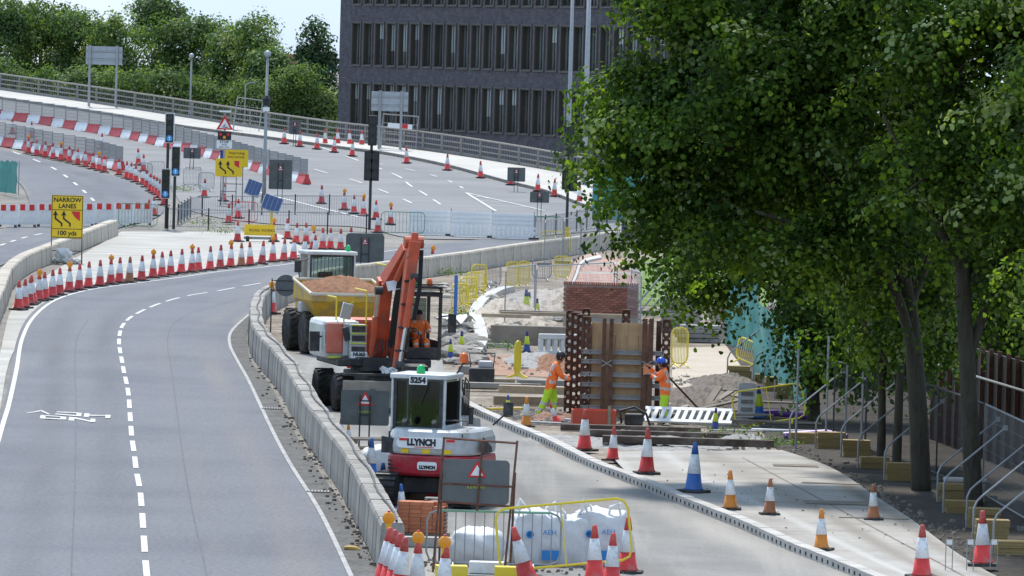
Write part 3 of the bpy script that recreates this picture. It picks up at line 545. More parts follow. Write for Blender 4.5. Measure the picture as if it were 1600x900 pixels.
# ------------------------------------------------------------------ traffic cones
CM = {}
def cone_meshes(kind):
    if kind in CM: return CM[kind]
    low, slv, tip = {'red': (M_red, M_white, M_red), 'blue': (M_blue, M_white, M_blue), 'navy': (M_navy, M_lime, M_navy), 'orange': (M_orange, M_white, M_orange), 'faded': (M_brownc, M_white, M_brownc), 'white': (M_white, M_white, M_red), 'lime': (M_lime, M_lime, M_lime), 'bluelime': (M_blue, M_lime, M_blue)}[kind]
    base = MB(); 
    base.prism([(-.27, -.22), (-.22, -.27), (.22, -.27), (.27, -.22), (.27, .22), (.22, .27), (-.22, .27), (-.27, .22)], 0, 0.055, 'Z')
    body = MB().lathe([(0.20, 0.056), (0.185, 0.09), (0.168, 0.12), (0.132, 0.38)], 20, 0); sle = MB().lathe([(0.134, 0.38), (0.137, 0.382), (0.080, 0.76), (0.077, 0.762)], 20, 0)
    tp = MB().lathe([(0.076, 0.762), (0.046, 0.965), (0.036, 0.998), (0.02, 1.0)], 20, 0)
    CM[kind] = [base.mesh('base', M_black), body.mesh('body', low, True), sle.mesh('sleeve', slv, True), tp.mesh('tip', tip, True)]
    return CM[kind]
LAMP = None
def lamp_at(p, label, group, rz=0):
    global LAMP
    if LAMP is None:
        b = MB(); b.box((0, 0, 0.05), (0.10, 0.09, 0.12)); M = Matrix.Translation((0, 0, 0.20)) @ Matrix.Rotation(R(90), 4, 'X')
        l = MB(); l.lathe([(0.085, -0.055), (0.115, -0.04), (0.125, 0), (0.115, 0.04), (0.085, 0.055)], 18, 0, M=M); c = MB().lathe([(0.03, 0), (0.03, 0.03), (0.015, 0.035)], 8, 0, (0, 0, 0.315))
        LAMP = [b.mesh('housing', M_lampy), l.mesh('lens', M_amber, True), c.mesh('button', M_signr)]
    t = T('warning_lamp', label, 'lamp', p, rz, group); t.scale = (.88,) * 3
    for n_, m_ in zip(('housing', 'lens', 'button'), LAMP): O(n_, m_, t)
    return t
def cone(px, py, kind, label, group=None, tilt=0, tiltdir=0, s=1.0, lamp=None, z=None, pt=None):
    p = pt if pt is not None else W(px, py); zz = gz(p.y) + (z if z is not None else 0.015)
    if gz(p.y) > 0: zz += 0.02
    t = T('traffic_cone', label, 'cone', (p.x, p.y, zz), random.uniform(-.6, .6), group)
    t.scale = (s,) * 3
    if tilt: t.rotation_euler = (Matrix.Rotation(tiltdir, 3, 'Z') @ Matrix.Rotation(tilt, 3, 'Y')).to_euler()
    else: t.rotation_euler = (random.gauss(0, .022), random.gauss(0, .022), random.uniform(-.6, .6))
    for n_, m_ in zip(('base', 'body', 'sleeve', 'tip'), cone_meshes(kind)): O(n_, m_, t)
    if lamp: lamp_at((p.x, p.y, zz + 0.84 * s), lamp, 'amber lamps on cones', random.uniform(-.5, .5))
    return t
row1 = [(29, 485), (38, 482), (46, 477), (51, 475), (61, 471, 1), (69.5, 469), (81.6, 465), (93, 462), (108, 457, 1), (123, 454), (138, 450.6), (156, 448), (173, 445, 1), (186, 443), (202, 442, 2), (221, 439.6), (239, 435, 1), (253, 433), (266.5, 431), (283, 428), (299.6, 426, 1), (310, 425), (328, 423), (343.7, 420.6), (360, 418, 1), (377, 417, 2), (391, 415), (409, 413), (426, 410, 1), (443, 409), (458, 407), (476, 405), (492, 403)]
for i, c in enumerate(row1):
    lm = len(c) > 2 and c[2] == 1; k = 'faded' if (len(c) > 2 and c[2] == 2) else 'red'
    cone(c[0], c[1], k, f'{"faded" if k == "faded" else "red and white"} cone, {nth(i)} from the left in the row along the kerb line', 'cones along the left kerb line', lamp=f'amber lamp on the {nth(i)} cone of the kerb line row' if lm else None)
row2 = [(371, 378), (428, 378, 1), (449, 374), (462, 381), (478, 381), (489, 391, 1), (504, 390), (516, 390), (532, 391.6), (548, 389)]
for i, c in enumerate(row2):
    cone(c[0], c[1], 'red', f'red and white cone, {nth(i)} from the left in the cluster by the low yellow board', 'cones by the yellow board', lamp=f'amber lamp on the {nth(i)} cone by the low yellow board' if len(c) > 2 else None)
row3 = [(319, 309), (349, 315), (357, 350), (372, 342), (502, 319), (538, 329, 1), (553, 335), (568, 338, 1), (587, 344), (590, 365), (610, 352, 1)]
for i, c in enumerate(row3):
    cone(c[0], c[1], 'red', f'red and white cone, {nth(i)} from the left among those around the railed island', 'cones around the railed island', lamp=f'amber lamp on the {nth(i)} cone around the railed island' if len(c) > 2 else None)
row4 = [(444, 225.5), (468, 230), (495, 234), (508, 227), (522, 239), (528, 227), (546, 228), (550, 245), (565, 229), (635.5, 256), (699, 267), (751, 279), (798, 290), (840, 300), (905, 318), (927, 325), (866, 308)]
for i, c in enumerate(row4): cone(c[0], c[1], 'red', f'red and white cone, {nth(i)} from the left along the flyover kerb', 'cones along the flyover kerb')
row5 = [(19.5, 210), (44, 241, 1), (49, 215), (57, 244.6), (70, 247), (83, 250), (95, 252, 1), (108, 255), (121, 259), (133.5, 262), (145, 265.6), (154.5, 268, 1), (159, 234), (163, 270.6), (186, 275), (198, 280), (204, 282), (212, 286), (216, 259), (222.6, 290), (224, 268.7), (229, 294), (235, 300), (240.5, 303), (245, 305.6), (249, 310), (253, 314), (256, 322), (240, 338), (232, 343)]
for i, c in enumerate(row5):
    cone(c[0], c[1], 'red', f'red and white cone, {nth(i)} from the left along the curving slip road', 'cones along the slip road', lamp=f'amber lamp on the {nth(i)} cone along the slip road' if len(c) > 2 else None)
near_cones = [
 (913, 708, 'red', 'tall red cone at the kerb drain in front of the red tray', .05), (957, 724, 'red', 'narrow red cone beside the gravel at the slab corner', .05), (1010, 748, 'red', 'red and white cone on the slab left of the blue cone', .1),
 (1083, 777, 'blue', 'dark blue cone with white sleeve on the concrete slab', .1), (1141, 804, 'orange', 'amber and white cone by the kerb drain right of the blue cone', .1), (1202, 812, 'faded', 'faded brown and white cone standing in the middle of the slab', .1),
 (1365, 820, 'faded', 'faded brown cone beside the slot at the slab edge', .1), (1283, 868, 'orange', 'amber cone with a black base nearest the kerb drain', .1), (1440, 912, 'red', 'bright red cone cut off at the bottom edge of the slab', .1),
 (1535, 893, 'red', 'red cone with a black mat beside the fence braces', .1), (980, 896, 'red', 'red and white cone right of the bulk bags by the yellow barrier end', 0), (929, 908, 'red', 'red cone in front of the rightmost bulk bag', 0), (955, 918, 'red', 'low red cone between two others before the bulk bags', 0),
 (822, 670, 'orange', 'amber and white cone at the kerb by the left worker', .05), (793, 651, 'bluelime', 'blue and lime cone by the timbers behind the excavator', 0), (823, 551, 'navy', 'navy and lime cone in front of the excavated bank', 0),
 (721, 551, 'navy', 'navy and lime cone near the new kerb and rubble', 0), (704, 562, 'navy', 'navy and lime cone half hidden by the cab mirror', 0), (822, 499, 'navy', 'navy and lime cone inside the mesh fence, left one', 0), (827, 488, 'navy', 'navy and lime cone inside the mesh fence, farthest one', 0), (839, 498, 'navy', 'navy and lime cone inside the mesh fence, right one', 0),
 (579, 748, 'blue', 'blue cone with a reflective sleeve beside the concrete barrier', 0), (598, 785, 'blue', 'second blue and white cone behind the concrete barrier', 0), (628, 806, 'blue', 'small blue cone by the tracks of the white excavator', 0), (533, 690, 'orange', 'little amber cone behind the barrier left of the sign back', 0), (545, 700, 'orange', 'amber and white cone between the barrier and the sign back', 0),
 (1226, 612, 'lime', 'all lime cone among the ballast blocks by the green netting', 0), (1186, 655, 'bluelime', 'blue and lime cone beside the upright white board', 0), (1117, 672, 'navy', 'navy and lime cone behind the white slatted barrier', 0)]
HT = {913: 65, 957: 54, 1010: 72, 1083: 79, 1141: 62, 1202: 57, 1365: 56, 1283: 65, 1535: 87, 980: 89, 822: 47, 793: 34, 579: 64, 598: 63, 628: 50, 533: 27, 545: 36, 823: 34, 721: 34, 704: 32, 839: 32, 827: 32, 1226: 44, 1186: 52, 1117: 34, 929: 88, 955: 86, 1440: 84}
for x, y, k, lb, z in near_cones:
    p = W(x, y); cone(x, y, k, lb, None, s=min(1.05, max(.55, HT.get(x, 60) / PX(p))) if x in HT else 0.6, z=z)
cone(826, 912, 'red', 'red cone leaning to the left in front of the yellow barrier', None, tilt=-0.30, tiltdir=0.2)
cone(872, 663, 'red', 'small red cone tipped over beside the left worker', None, tilt=-0.42, tiltdir=0.0, s=0.55)
for i, (x, y) in enumerate(((598, 917), (606, 921), (614, 927), (622, 934))):
    cone(x, y, 'red', f'red and white cone leaning on the barrier end, {nth(i)} from the left', 'leaning cones at the barrier end', tilt=0.10, tiltdir=0.0)
cone(651, 938, 'white', 'white sleeved cone under an amber lamp in front of the brick pack', None, lamp='amber lamp on the white cone in front of the brick pack')
cone(692, 946, 'white', 'white sleeved cone under an amber lamp at the rusty frame foot', None, lamp='amber lamp on the white cone at the rusty frame foot')
p_ = W(599, 915); lamp_at((p_.x + .06, p_.y, 0.97), 'amber lamp above the leaning cones at the barrier end', 'amber lamps on cones')
cone(424, 491, 'red', 'red and white cone hidden behind the barrier beside the round sign back', None, lamp='amber lamp on the cone beside the round sign back')
cone(676, 426, 'red', 'red and white cone behind the pale wall near the orange boom', None, lamp='amber lamp on the cone behind the pale wall')
# ------------------------------------------------------------------ street furniture helpers
def ground_at(px, py, off=0.0):
    p = W(px, py); return Vector((p.x, p.y, gz(p.y) + off))
def hpx(p, dpx): return dpx * p.y / F            # photo pixels -> metres at that depth
def plate(mb, x0, z0, x1, z1, y=0.0, th=0.02, m=0, r=0.05):
    c = []
    for cx, cz, a0 in ((x1 - r, z1 - r, 0), (x0 + r, z1 - r, 90), (x0 + r, z0 + r, 180), (x1 - r, z0 + r, 270)):
        for k in range(4): a = R(a0 + k * 30); c.append((cx + r * math.cos(a), cz + r * math.sin(a)))
    return mb.prism(c, y, y + th, 'Y', m)
def arrow_poly(x, z, s):
    """kinked lane arrow, foot at (x, z), height s"""
    pts = [(0.42, 0), (0.52, 0), (0.52, .22), (0.12, .52), (0.12, .72), (.24, .66), (0.07, 1.0), (-.10, .66), (0.02, .72), (0.02, .46), (0.42, .17)]
    return [(x + a * s, z + b * s) for a, b in pts]
def sign_frame(t, x0, x1, z0, h, m=M_post, r=0.018, back=0.5):
    b = MB()
    for x in (x0, x1): b.tube([(x, 0.03, 0), (x, 0.05, h)], r, 5); b.tube([(x, back, 0), (x, 0.05, z0 + 0.05)], r, 5)
    b.tube([(x0, 0.04, z0 * .5), (x1, 0.04, z0 * .5)], r, 5); b.tube([(x0, .04, z0), (x1, .04, z0)], r, 5)
    return b.build('stand', m, t)
# NARROW LANES sign
p = ground_at(102, 412); t = T('road_sign', 'yellow narrow lanes sign with two black bent arrows on a stand', 'sign', p); u = hpx(p, 1)
x0, x1, z0, z1 = -24 * u, 26 * u, 40 * u, 107 * u
b = MB(); plate(b, x0, z0, x1, z1, 0, 0.03, 0); b.build('sign_face', M_signy, t)
bb = MB()
for za, zb in ((z0 + .02, z0 + .045), (z1 - .045, z1 - .02), (z0 + 14 * u, z0 + 14.9 * u), (z1 - 23.4 * u, z1 - 22.5 * u)): bb.box(((x0 + x1) / 2, -0.004, (za + zb) / 2), (x1 - x0 - .06, 0.006, zb - za))
for xx in (x0 + .033, x1 - .033): bb.box((xx, -0.0075, (z0 + z1) / 2), (0.025, 0.006, z1 - z0 - .05))
bb.build('border', M_signb, t)
for xx in (-19 * u, -6 * u): MB().prism(arrow_poly(xx, z0 + 18 * u, 25 * u), -0.008, -0.001, 'Y').build('arrow', M_signb, t)
MB().prism([(7 * u, z0 + 42 * u), (21 * u, z0 + 42 * u), (21 * u, z0 + 27 * u), (13 * u, z0 + 33 * u)], -0.008, -0.001, 'Y').build('closed_lane_block', M_signr, t)
text('NARROW', 9.6 * u, M_signb, t, (u, -0.005, z1 - 7.5 * u), bold=.006); text('LANES', 9.6 * u, M_signb, t, (u, -0.005, z1 - 17.2 * u), bold=.006); text('100 yds', 10 * u, M_signb, t, (u, -0.005, z0 + 7.5 * u), bold=.006)
sign_frame(t, x0 + .03, x1 - .03, z0, z0 + .3)
for i, (dx, dy, dz, sx, lb) in enumerate(((-.35, -.25, .13, .34, 'left grey sandbag at the foot of the narrow lanes sign'), (.05, -.3, .13, .38, 'middle sandbag at the foot of the narrow lanes sign'), (.42, -.2, .12, .33, 'right sandbag at the foot of the narrow lanes sign'), (-.05, -.2, .40, .5, 'large white sack heaped on the sandbags of the narrow lanes sign'))):
    bm = bmesh.new(); bmesh.ops.create_icosphere(bm, subdivisions=3, radius=1)
    for v in bm.verts: v.co = Vector((v.co.x * sx * .75, v.co.y * .22, v.co.z * (.14 if i < 3 else .26))) * (1 + .18 * math.sin(7 * v.co.x + i) * math.cos(5 * v.co.z + 2 * i))
    me = bpy.data.meshes.new('sandbag'); bm.to_mesh(me); bm.free(); me.materials.append(M_sand if i < 3 else M_bag); o = O('sandbag', me, None, p + Vector((dx, dy, dz))); tag(o, lb, 'sandbag')
# twin arrow sign and the one behind it
p = ground_at(356, 322); t = T('road_sign', 'small yellow sign with two bent arrows beside the solar panels', 'sign', p); u = hpx(p, 1)
b = MB(); plate(b, -21 * u, 46 * u, 21 * u, 74 * u, 0, .03); b.build('sign_face', M_signy, t)
for xx in (-15 * u, -3 * u): MB().prism(arrow_poly(xx, 50 * u, 21 * u), -0.01, -0.001, 'Y').build('arrow', M_signb, t)
MB().prism([(8 * u, 71 * u), (16 * u, 71 * u), (16 * u, 60 * u), (9 * u, 64 * u)], -0.01, -0.001, 'Y').build('closed_lane_block', M_signr, t)
sign_frame(t, -12 * u, 12 * u, 46 * u, 50 * u); 
p = ground_at(366, 314); t = T('road_sign', 'yellow information board with small black lettering behind the arrow sign', 'sign', p); u = hpx(p, 1)
b = MB(); plate(b, -24 * u, 53 * u, 20 * u, 80 * u, 0, .03); b.build('sign_face', M_signy, t); MB().box((-21 * u, -.005, 72 * u), (6 * u, .006, 14 * u)).build('blue_flash', M_navy, t)
text('Improving', 6 * u, M_signb, t, (2 * u, -.006, 75 * u)); text('your journey', 5 * u, M_signb, t, (1 * u, -.006, 69 * u)); sign_frame(t, -14 * u, 12 * u, 53 * u, 56 * u)
# wig-wag signal with triangle
p = ground_at(348, 316); t = T('warning_signal', 'red triangle sign above a lamp box and stop plate on a post', 'sign', p); u = hpx(p, 1)
MB().tube([(0, .06, 0), (0, .06, 142 * u)], .05, 8).build('post', M_galv, t); MB().box((0, .05, 142 * u), (18 * u, .2, 2.5 * u)).build('solar_cap', M_signw, t)
def tri(s, cz): return [(-s * .577, cz - s * .33), (s * .577, cz - s * .33), (0, cz + s * .67)]
MB().prism(tri(23 * u, 121 * u), -.03, 0, 'Y').build('triangle', M_signr, t); MB().prism(tri(14.5 * u, 120.6 * u), -.034, -.031, 'Y').build('triangle_face', M_signw, t)
MB().box((-1 * u, -.04, 119.5 * u), (1.2 * u, .006, 7 * u), rot=Matrix.Rotation(R(40), 3, 'Y')).box((2 * u, -.045, 117.5 * u), (6 * u, .006, 1.4 * u)).build('symbol', M_signb, t)
MB().box((0, -.02, 104 * u), (21 * u, .12, 13 * u)).build('lamp_box', M_signb, t)
for xx, zz, m_ in ((-6, 106, M_signr), (6, 106, M_signr), (0, 101.5, M_amber)): MB().lathe([(2.6 * u, 0), (2.4 * u, .03)], 12, 0, M=Matrix.Translation((xx * u, -.082, zz * u)) @ Matrix.Rotation(R(90), 4, 'X')).build('lamp', m_, t)
b = MB(); plate(b, -12 * u, 84 * u, 12 * u, 97 * u, -.02, .02); b.build('stop_plate', M_signw, t); text('STOP', 6 * u, M_signb, t, (0, -.024, 94 * u), bold=.004); text('when', 4 * u, M_signb, t, (0, -.024, 90 * u)); text('lights show', 3.6 * u, M_signb, t, (0, -.024, 86.5 * u))
# sign backs
def sign_back(px, py, x0, z0, x1, z1, label, m=M_back, rz=0, frame=M_post, ptop=None, tri_s=None, legs=None, note=False, r=.05, rnd=False):
    p = ground_at(px, py, .01); u = hpx(p, 1); t = T('sign_back', label, 'sign', p, rz); b = MB()
    if rnd:
        b.lathe([((x1 - x0) / 2 * u, 0), ((x1 - x0) / 2 * u, .02)], 24, 0, M=Matrix.Translation(((x0 + x1) / 2 * u, 0, (z0 + z1) / 2 * u)) @ Matrix.Rotation(R(90), 4, 'X'))
    else: plate(b, x0 * u, z0 * u, x1 * u, z1 * u, 0, .02, 0, r)
    b.build('board', m, t)
    st = MB(); lg = legs or (x0 * .6 + x1 * .4, x0 * .4 + x1 * .6)
    for xx in lg: st.tube([(xx * u, -.03, 0), (xx * u, -.03, z1 * u * .92)], .018, 5); st.tube([(xx * u, -.03, z0 * u), (xx * u, -.55, 0)], .015, 5)
    for zz in ((z0 * .7 + z1 * .3), (z0 * .3 + z1 * .7)): st.tube([(lg[0] * u, -.03, zz * u), (lg[1] * u, -.03, zz * u)], .015, 5)
    st.build('stand', frame, t)
    if tri_s:
        cx, cz = (x0 + x1) / 2 * u, z0 * u + (z1 - z0) * u * .70
        MB().prism([(cx + a, c) for a, c in tri(tri_s * u, cz)], -.012, -.001, 'Y').build('warning_sticker', M_signr, t); MB().prism([(cx + a, c) for a, c in tri(tri_s * .62 * u, cz)], -.016, -.013, 'Y').build('sticker_face', M_signw, t)
    if note: text('A & R  PEMBERTON'[:8] + '.' if False else 'R.E.PERMIT', 4.2 * u, M_lime, t, ((x0 + x1) / 2 * u, -.008, z0 * u + (z1 - z0) * u * .38), name='stencil')
    return t
sign_back(568, 720, -38, 55, 38, 110, 'large grey sign back with a red triangle sticker behind the barrier', tri_s=22, note=True)
sign_back(569, 433, -30, 22, 30, 68, 'grey sign back standing behind the dumper cab', tri_s=10, r=.15)
sign_back(437, 318, -18, 22, 18, 68, 'upright grey sign back beside the globe lamp post', tri_s=9)
sign_back(299, 264, -13, 16, 14, 33, 'small grey sign back behind the traffic signals', tri_s=6)
sign_back(841, 346, -14, 29, 16, 46, 'grey sign back right of the white plastic barriers', tri_s=7)
sign_back(460, 228, -9, 18, 9, 40, 'small tilted sign back at the flyover railing', tri_s=7)
sign_back(990, 392, -20, 18, 22, 44, 'grey sign back under the tree edge', tri_s=8)
sign_back(806, 300, -14, 16, 14, 38, 'grey sign back near the flyover railing end', tri_s=7)
sign_back(445, 520, -17, 55, 17, 92, 'round grey sign back beside the dumper wheel', rnd=True, legs=(-22, 20))
# large panel signs on two posts
def panel_sign(px, py, hz0, hz1, wl, wr, label, pxs):
    p = ground_at(px, py, .1); u = hpx(p, 1); t = T('direction_sign', label, 'sign', p, R(-8))
    for k in range(3):
        za, zb = hz0 + (hz1 - hz0) * k / 3, hz0 + (hz1 - hz0) * (k + 1) / 3; MB().box(((wl + wr) / 2 * u, 0, (za + zb) / 2 * u), ((wr - wl) * u, .04, (zb - za) * u - .02)).build('panel', M_backl, t)
    for x in pxs: MB().tube([(x * u, -.08, -.1), (x * u, -.08, hz1 * u + .05)], .085, 8).build('post', M_galv, t)
    b = MB()
    for z_ in (.25, .75): b.box(((wl + wr) / 2 * u, -.035, (hz0 + (hz1 - hz0) * z_) * u), ((wr - wl) * u, .03, .08))
    b.build('batten', M_galv, t)
panel_sign(139, 169, 66, 95, -7, 51, 'grey back of a direction sign on two posts before the trees', (0, 43))
panel_sign(592, 236, 60, 91, -14, 44, 'grey back of a direction sign before the dark building', (0, 34))
# tall lamp posts and globe lamps
def pole(px, py, toppx, r0, r1, m, label, cat='lamp post', name='lamp_post', extra=None):
    p = ground_at(px, py, .05); u = hpx(p, 1); t = T(name, label, cat, p); H = toppx * u; b = MB(); b.tube([(0, 0, 0), (0, 0, H * .25), (0, 0, H)], [r0, r0 * .85, r1], 10); b.build('post', m, t, smooth=True)
    MB().lathe([(r0 * 1.7, 0), (r0 * 1.7, .04), (r0 * 1.2, .3)], 10).build('base', m, t)
    if extra: extra(t, H, u)
    return t
def globe(t, H, u):
    s = MB(); s.lathe([(.02, -.17), (.11, -.15), (.17, -.06), (.18, .02), (.15, .11), (.08, .17), (.01, .18)], 14, 0, (0, 0, H + .15)); s.build('globe', M_backl, t, smooth=True)
def cctv(t, H, u):
    globe(t, H, u); MB().lathe([(.06, -.3), (.2, -.2), (.22, .1), (.1, .25)], 12, 0, (0, 0, H * .70)).build('camera_dome', M_signb, t); MB().box((0, -.02, H * .64), (.35, .25, .22)).build('equipment_box', M_signw, t)
pole(297, 180, 88, .09, .06, M_galv, 'slim lamp post with a globe head before the trees', extra=globe)
pole(412, 318, 228, .12, .07, M_galv, 'tall pale camera mast with a globe head by the solar panels', 'camera mast', 'camera_mast', cctv)
def arm(t, H, u): MB().tube([(0, 0, H - .05), (-.6, 0, H + .35), (-2.0, 0, H + .5)], .06, 6).build('arm', M_galv, t); MB().box((-2.3, 0, H + .5), (.8, .25, .14)).build('lantern', M_galv, t)
pole(886, 300, 330, .16, .09, M_galv, 'tall grey lamp column in front of the dark building, left of two', extra=arm)
pole(912, 292, 330, .2, .12, M_galv, 'tall grey lamp column beside the tree, right of two', extra=arm)
pole(382, 195, 62, .05, .04, M_galvd, 'small bent lamp beyond the parapet railing', extra=lambda t, H, u: MB().tube([(0, 0, H - .05), (.3, 0, H + .12), (.7, 0, H + .15)], .05, 6).build('arm', M_galvd, t))
# traffic signals
def signal_head(t, x, z, u, front=True, y=0.0):
    w_, h_ = 15 * u, 47 * u
    if front:
        hb = MB(); plate(hb, x - w_ / 2, z, x + w_ / 2, z + h_, y - .02, .05); o = hb.build('backing_board', M_signw, t)
        MB().box((x, y - .06, z + h_ / 2), (w_ * .80, .09, h_ * .95)).build('signal_head', M_signb, t)
        for k, m_ in enumerate((M_arrow, M_glass, M_glass)):
            cz = z + h_ * (.16 + .34 * k); l = MB(); l.lathe([(w_ * .34, 0), (w_ * .30, .03)], 14, 0, M=Matrix.Translation((x, y - .106, cz)) @ Matrix.Rotation(R(90), 4, 'X')); ln = l.build('lens', m_, t)
            hd = MB(); hd.tube([(x - w_ * .36, y - .11, cz), (x - w_ * .25, y - .2, cz + w_ * .30), (x, y - .24, cz + w_ * .38), (x + w_ * .25, y - .2, cz + w_ * .30), (x + w_ * .36, y - .11, cz)], .02, 5); hd.build('hood', M_signb, t)
            if k == 0: MB().prism([(x + a * w_ * .5, cz + c * w_ * .5) for a, c in ((-.07, -.4), (.07, -.4), (.07, .1), (.25, .1), (0, .45), (-.25, .1), (-.07, .1))], y - .145, y - .14, 'Y').build('arrow', M_signw, t)
    else:
        b = MB(); b.box((x, y, z + h_ / 2), (w_ * .9, .2, h_)); b.build('signal_head', M_signb, t, bevel=.02)
        for k in range(3): MB().box((x, y - .115, z + h_ * (.18 + .32 * k)), (w_ * .6, .03, h_ * .2)).build('rear_cover', M_post, t)
def signal(px, py, toppx, heads, label, front):
    p = ground_at(px, py, .02); u = hpx(p, 1); t = T('traffic_signal', label, 'traffic light', p); MB().tube([(0, .08, 0), (0, .08, toppx * u)], .075, 10).build('post', M_post, t)
    for x, z in heads: signal_head(t, x * u, z * u, u, front)
    return t, u
signal(259, 358, 178, ((2, 134), (-2, 47)), 'black signal post carrying an upper and a lower signal head', True)
signal(271, 359, 120, ((1, 83),), 'black signal post with a single head beside the double one', True)
t, u = signal(577, 360, 180, ((1, 132), (-4, 77), (6, 77)), 'signal post seen from behind left of the white barriers', False)
t, u = signal(885, 372, 180, ((2, 127), (-3, 75), (8, 73)), 'signal post seen from behind beside the tall lamp columns', False); MB().box((0, -.1, 8 * u), (9 * u, .25, 18 * u)).build('yellow_sleeve', M_signy, t)
p = ground_at(934, 385); t = T('black_post', 'bare black post at the edge of the tree crown', 'post', p); MB().tube([(0, 0, 0), (0, 0, hpx(p, 110))], .08, 8).build('shaft', M_post, t); MB().lathe([(.13, 0), (.13, .3), (.09, .34)], 8).build('collar', M_post, t)
# solar panels on posts
for px, py, tp, lb, wd in ((395, 330, 36, 'upper solar panel tilted beside the grey sign back', 24), (424, 352, 34, 'lower solar panel on a yellow post by the railing', 30)):
    p = ground_at(px, py); u = hpx(p, 1); t = T('solar_panel', lb, 'solar panel', p); rot = (Matrix.Rotation(R(18), 3, 'Y') @ Matrix.Rotation(R(50), 3, 'X'))
    MB().box((0, 0, tp * u), (wd * u, 30 * u, .05), rot=rot).build('panel', M_backl, t); c = MB()
    for i in range(4):
        for j in range(6): q = rot @ Vector(((i - 1.5) * wd * u / 4.2, (j - 2.5) * 30 * u / 6.3, .03)); c.box((q.x, q.y, q.z + tp * u), (wd * u / 4.6, 30 * u / 6.9, .008), rot=rot)
    c.build('cells', M_solar, t); MB().tube([(0, 0, 0), (0, 0, tp * u - .06)], .07, 8).build('post', M_yel if py > 340 else M_galv, t)
# low yellow board trailer
p = ground_at(405, 378); u = hpx(p, 1); t = T('yellow_board', 'low yellow board on a grey wheeled base among the cones', 'sign', p)
b = MB(); plate(b, -24 * u, 10 * u, 24 * u, 27 * u, 0, .06); b.build('board', M_signy, t); MB().box((0, .1, 6 * u), (48 * u, .5, 4 * u)).build('chassis', M_galvd, t); text('ROAD WORKS', 6 * u, M_signb, t, (4 * u, -.006, 18 * u)); 
for x in (-18, 20): MB().lathe([(4 * u, -.08), (4.5 * u, 0), (4 * u, .08)], 12, 0, M=Matrix.Translation((x * u, -.2, 4.5 * u)) @ Matrix.Rotation(R(90), 4, 'Y')).build('wheel', M_tyre, t)
# pedestrian guard rails (railed island)
def guardrail(pts, label, m=M_galv, h=1.0, bay=2.0):
    P = resample([ground_at(*p) for p in pts], bay); t = T('guard_rail', label, 'railing', P[0])
    for i, a in enumerate(P):
        MB().tube([a - P[0], a - P[0] + Vector((0, 0, h + .08))], .04, 6).build('post', M_post, t)
    for a, b in zip(P, P[1:]):
        bm_ = MB(); q = a - P[0]; e = b - P[0]
        bm_.tube([q + Vector((0, 0, h)), e + Vector((0, 0, h))], .024, 5); bm_.tube([q + Vector((0, 0, .15)), e + Vector((0, 0, .15))], .02, 5)
        n = 14
        for k in range(1, n): c = q.lerp(e, k / n); bm_.tube([c + Vector((0, 0, .15)), c + Vector((0, 0, h))], .009, 3, cap=False)
        bm_.build('rail_bay', m, t)
guardrail([(262, 358), (430, 362), (620, 370)], 'galvanised guard rail in front of the railed island')
guardrail([(278, 352), (300, 338), (420, 336), (600, 336)], 'galvanised guard rail along the back of the railed island')
guardrail([(835, 372), (960, 352), (1020, 348)], 'guard rail beside the grey sign back and tree')
# pedestrian barriers
def ped_barrier(px, py, wpx, hpx_, label, m=M_galv, rz=0, top=None, tilt=0, feet=True, bars=12, name='pedestrian_barrier', group=None, off=0.02, r=.02):
    p = ground_at(px, py, off); u = hpx(p, 1); t = T(name, label, 'barrier', p, rz, group); wd, ht = wpx * u / max(.25, math.cos(rz)), hpx_ * u
    if tilt: t.rotation_euler = (0, tilt, rz)
    f = MB(); z0 = .12 if feet else .05; c = min(.18, ht * .2)
    f.tube([(-wd / 2, 0, z0 + c), (-wd / 2, 0, ht - c), (-wd / 2 + c * .3, 0, ht - c * .3), (-wd / 2 + c, 0, ht), (wd / 2 - c, 0, ht), (wd / 2 - c * .3, 0, ht - c * .3), (wd / 2, 0, ht - c), (wd / 2, 0, z0 + c), (wd / 2 - c * .3, 0, z0 + c * .3), (wd / 2 - c, 0, z0), (-wd / 2 + c, 0, z0), (-wd / 2 + c * .3, 0, z0 + c * .3), (-wd / 2, 0, z0 + c)], r, 6)
    f.build('frame', m, t)
    if top: MB().tube([(-wd / 2 + c, 0, ht), (wd / 2 - c, 0, ht)], r * 1.25, 6).build('top_rail', top, t)
    bm_ = MB().mesh if False else MB().tube([(0, 0, z0), (0, 0, ht)], r * .45, 4).mesh('bar', m)
    for i in range(1, bars): O('bar', bm_, t, (-wd / 2 + wd * i / bars, 0, 0))
    if feet:
        for x in (-wd * .3, wd * .3): MB().tube([(x, -.28, 0.02), (x, -.2, .04), (x, 0, z0), (x, .2, .04), (x, .28, .02)], r, 5).build('foot', m, t)
    return t
ped_barrier(770, 893, 210, 92, 'galvanised barrier with a green top rail behind the rusty frame', top=mat('green_rail', (0.22, 0.42, 0.30), .5), bars=14, rz=R(3))
ped_barrier(886, 903, 208, 108, 'yellow barrier leaning over the white bulk bags', M_yel, rz=R(-4), tilt=R(-7), bars=2, off=.1, r=.024)
ped_barrier(629, 368, 68, 36, 'green barrier at the end of the white barriers', mat('barrier_green', (0.09, 0.24, 0.13), .5, rnd=.1), rz=R(8))
ped_barrier(850, 373, 60, 34, 'grey and green barrier at the right end of the white barriers', M_galv, top=M_grn)
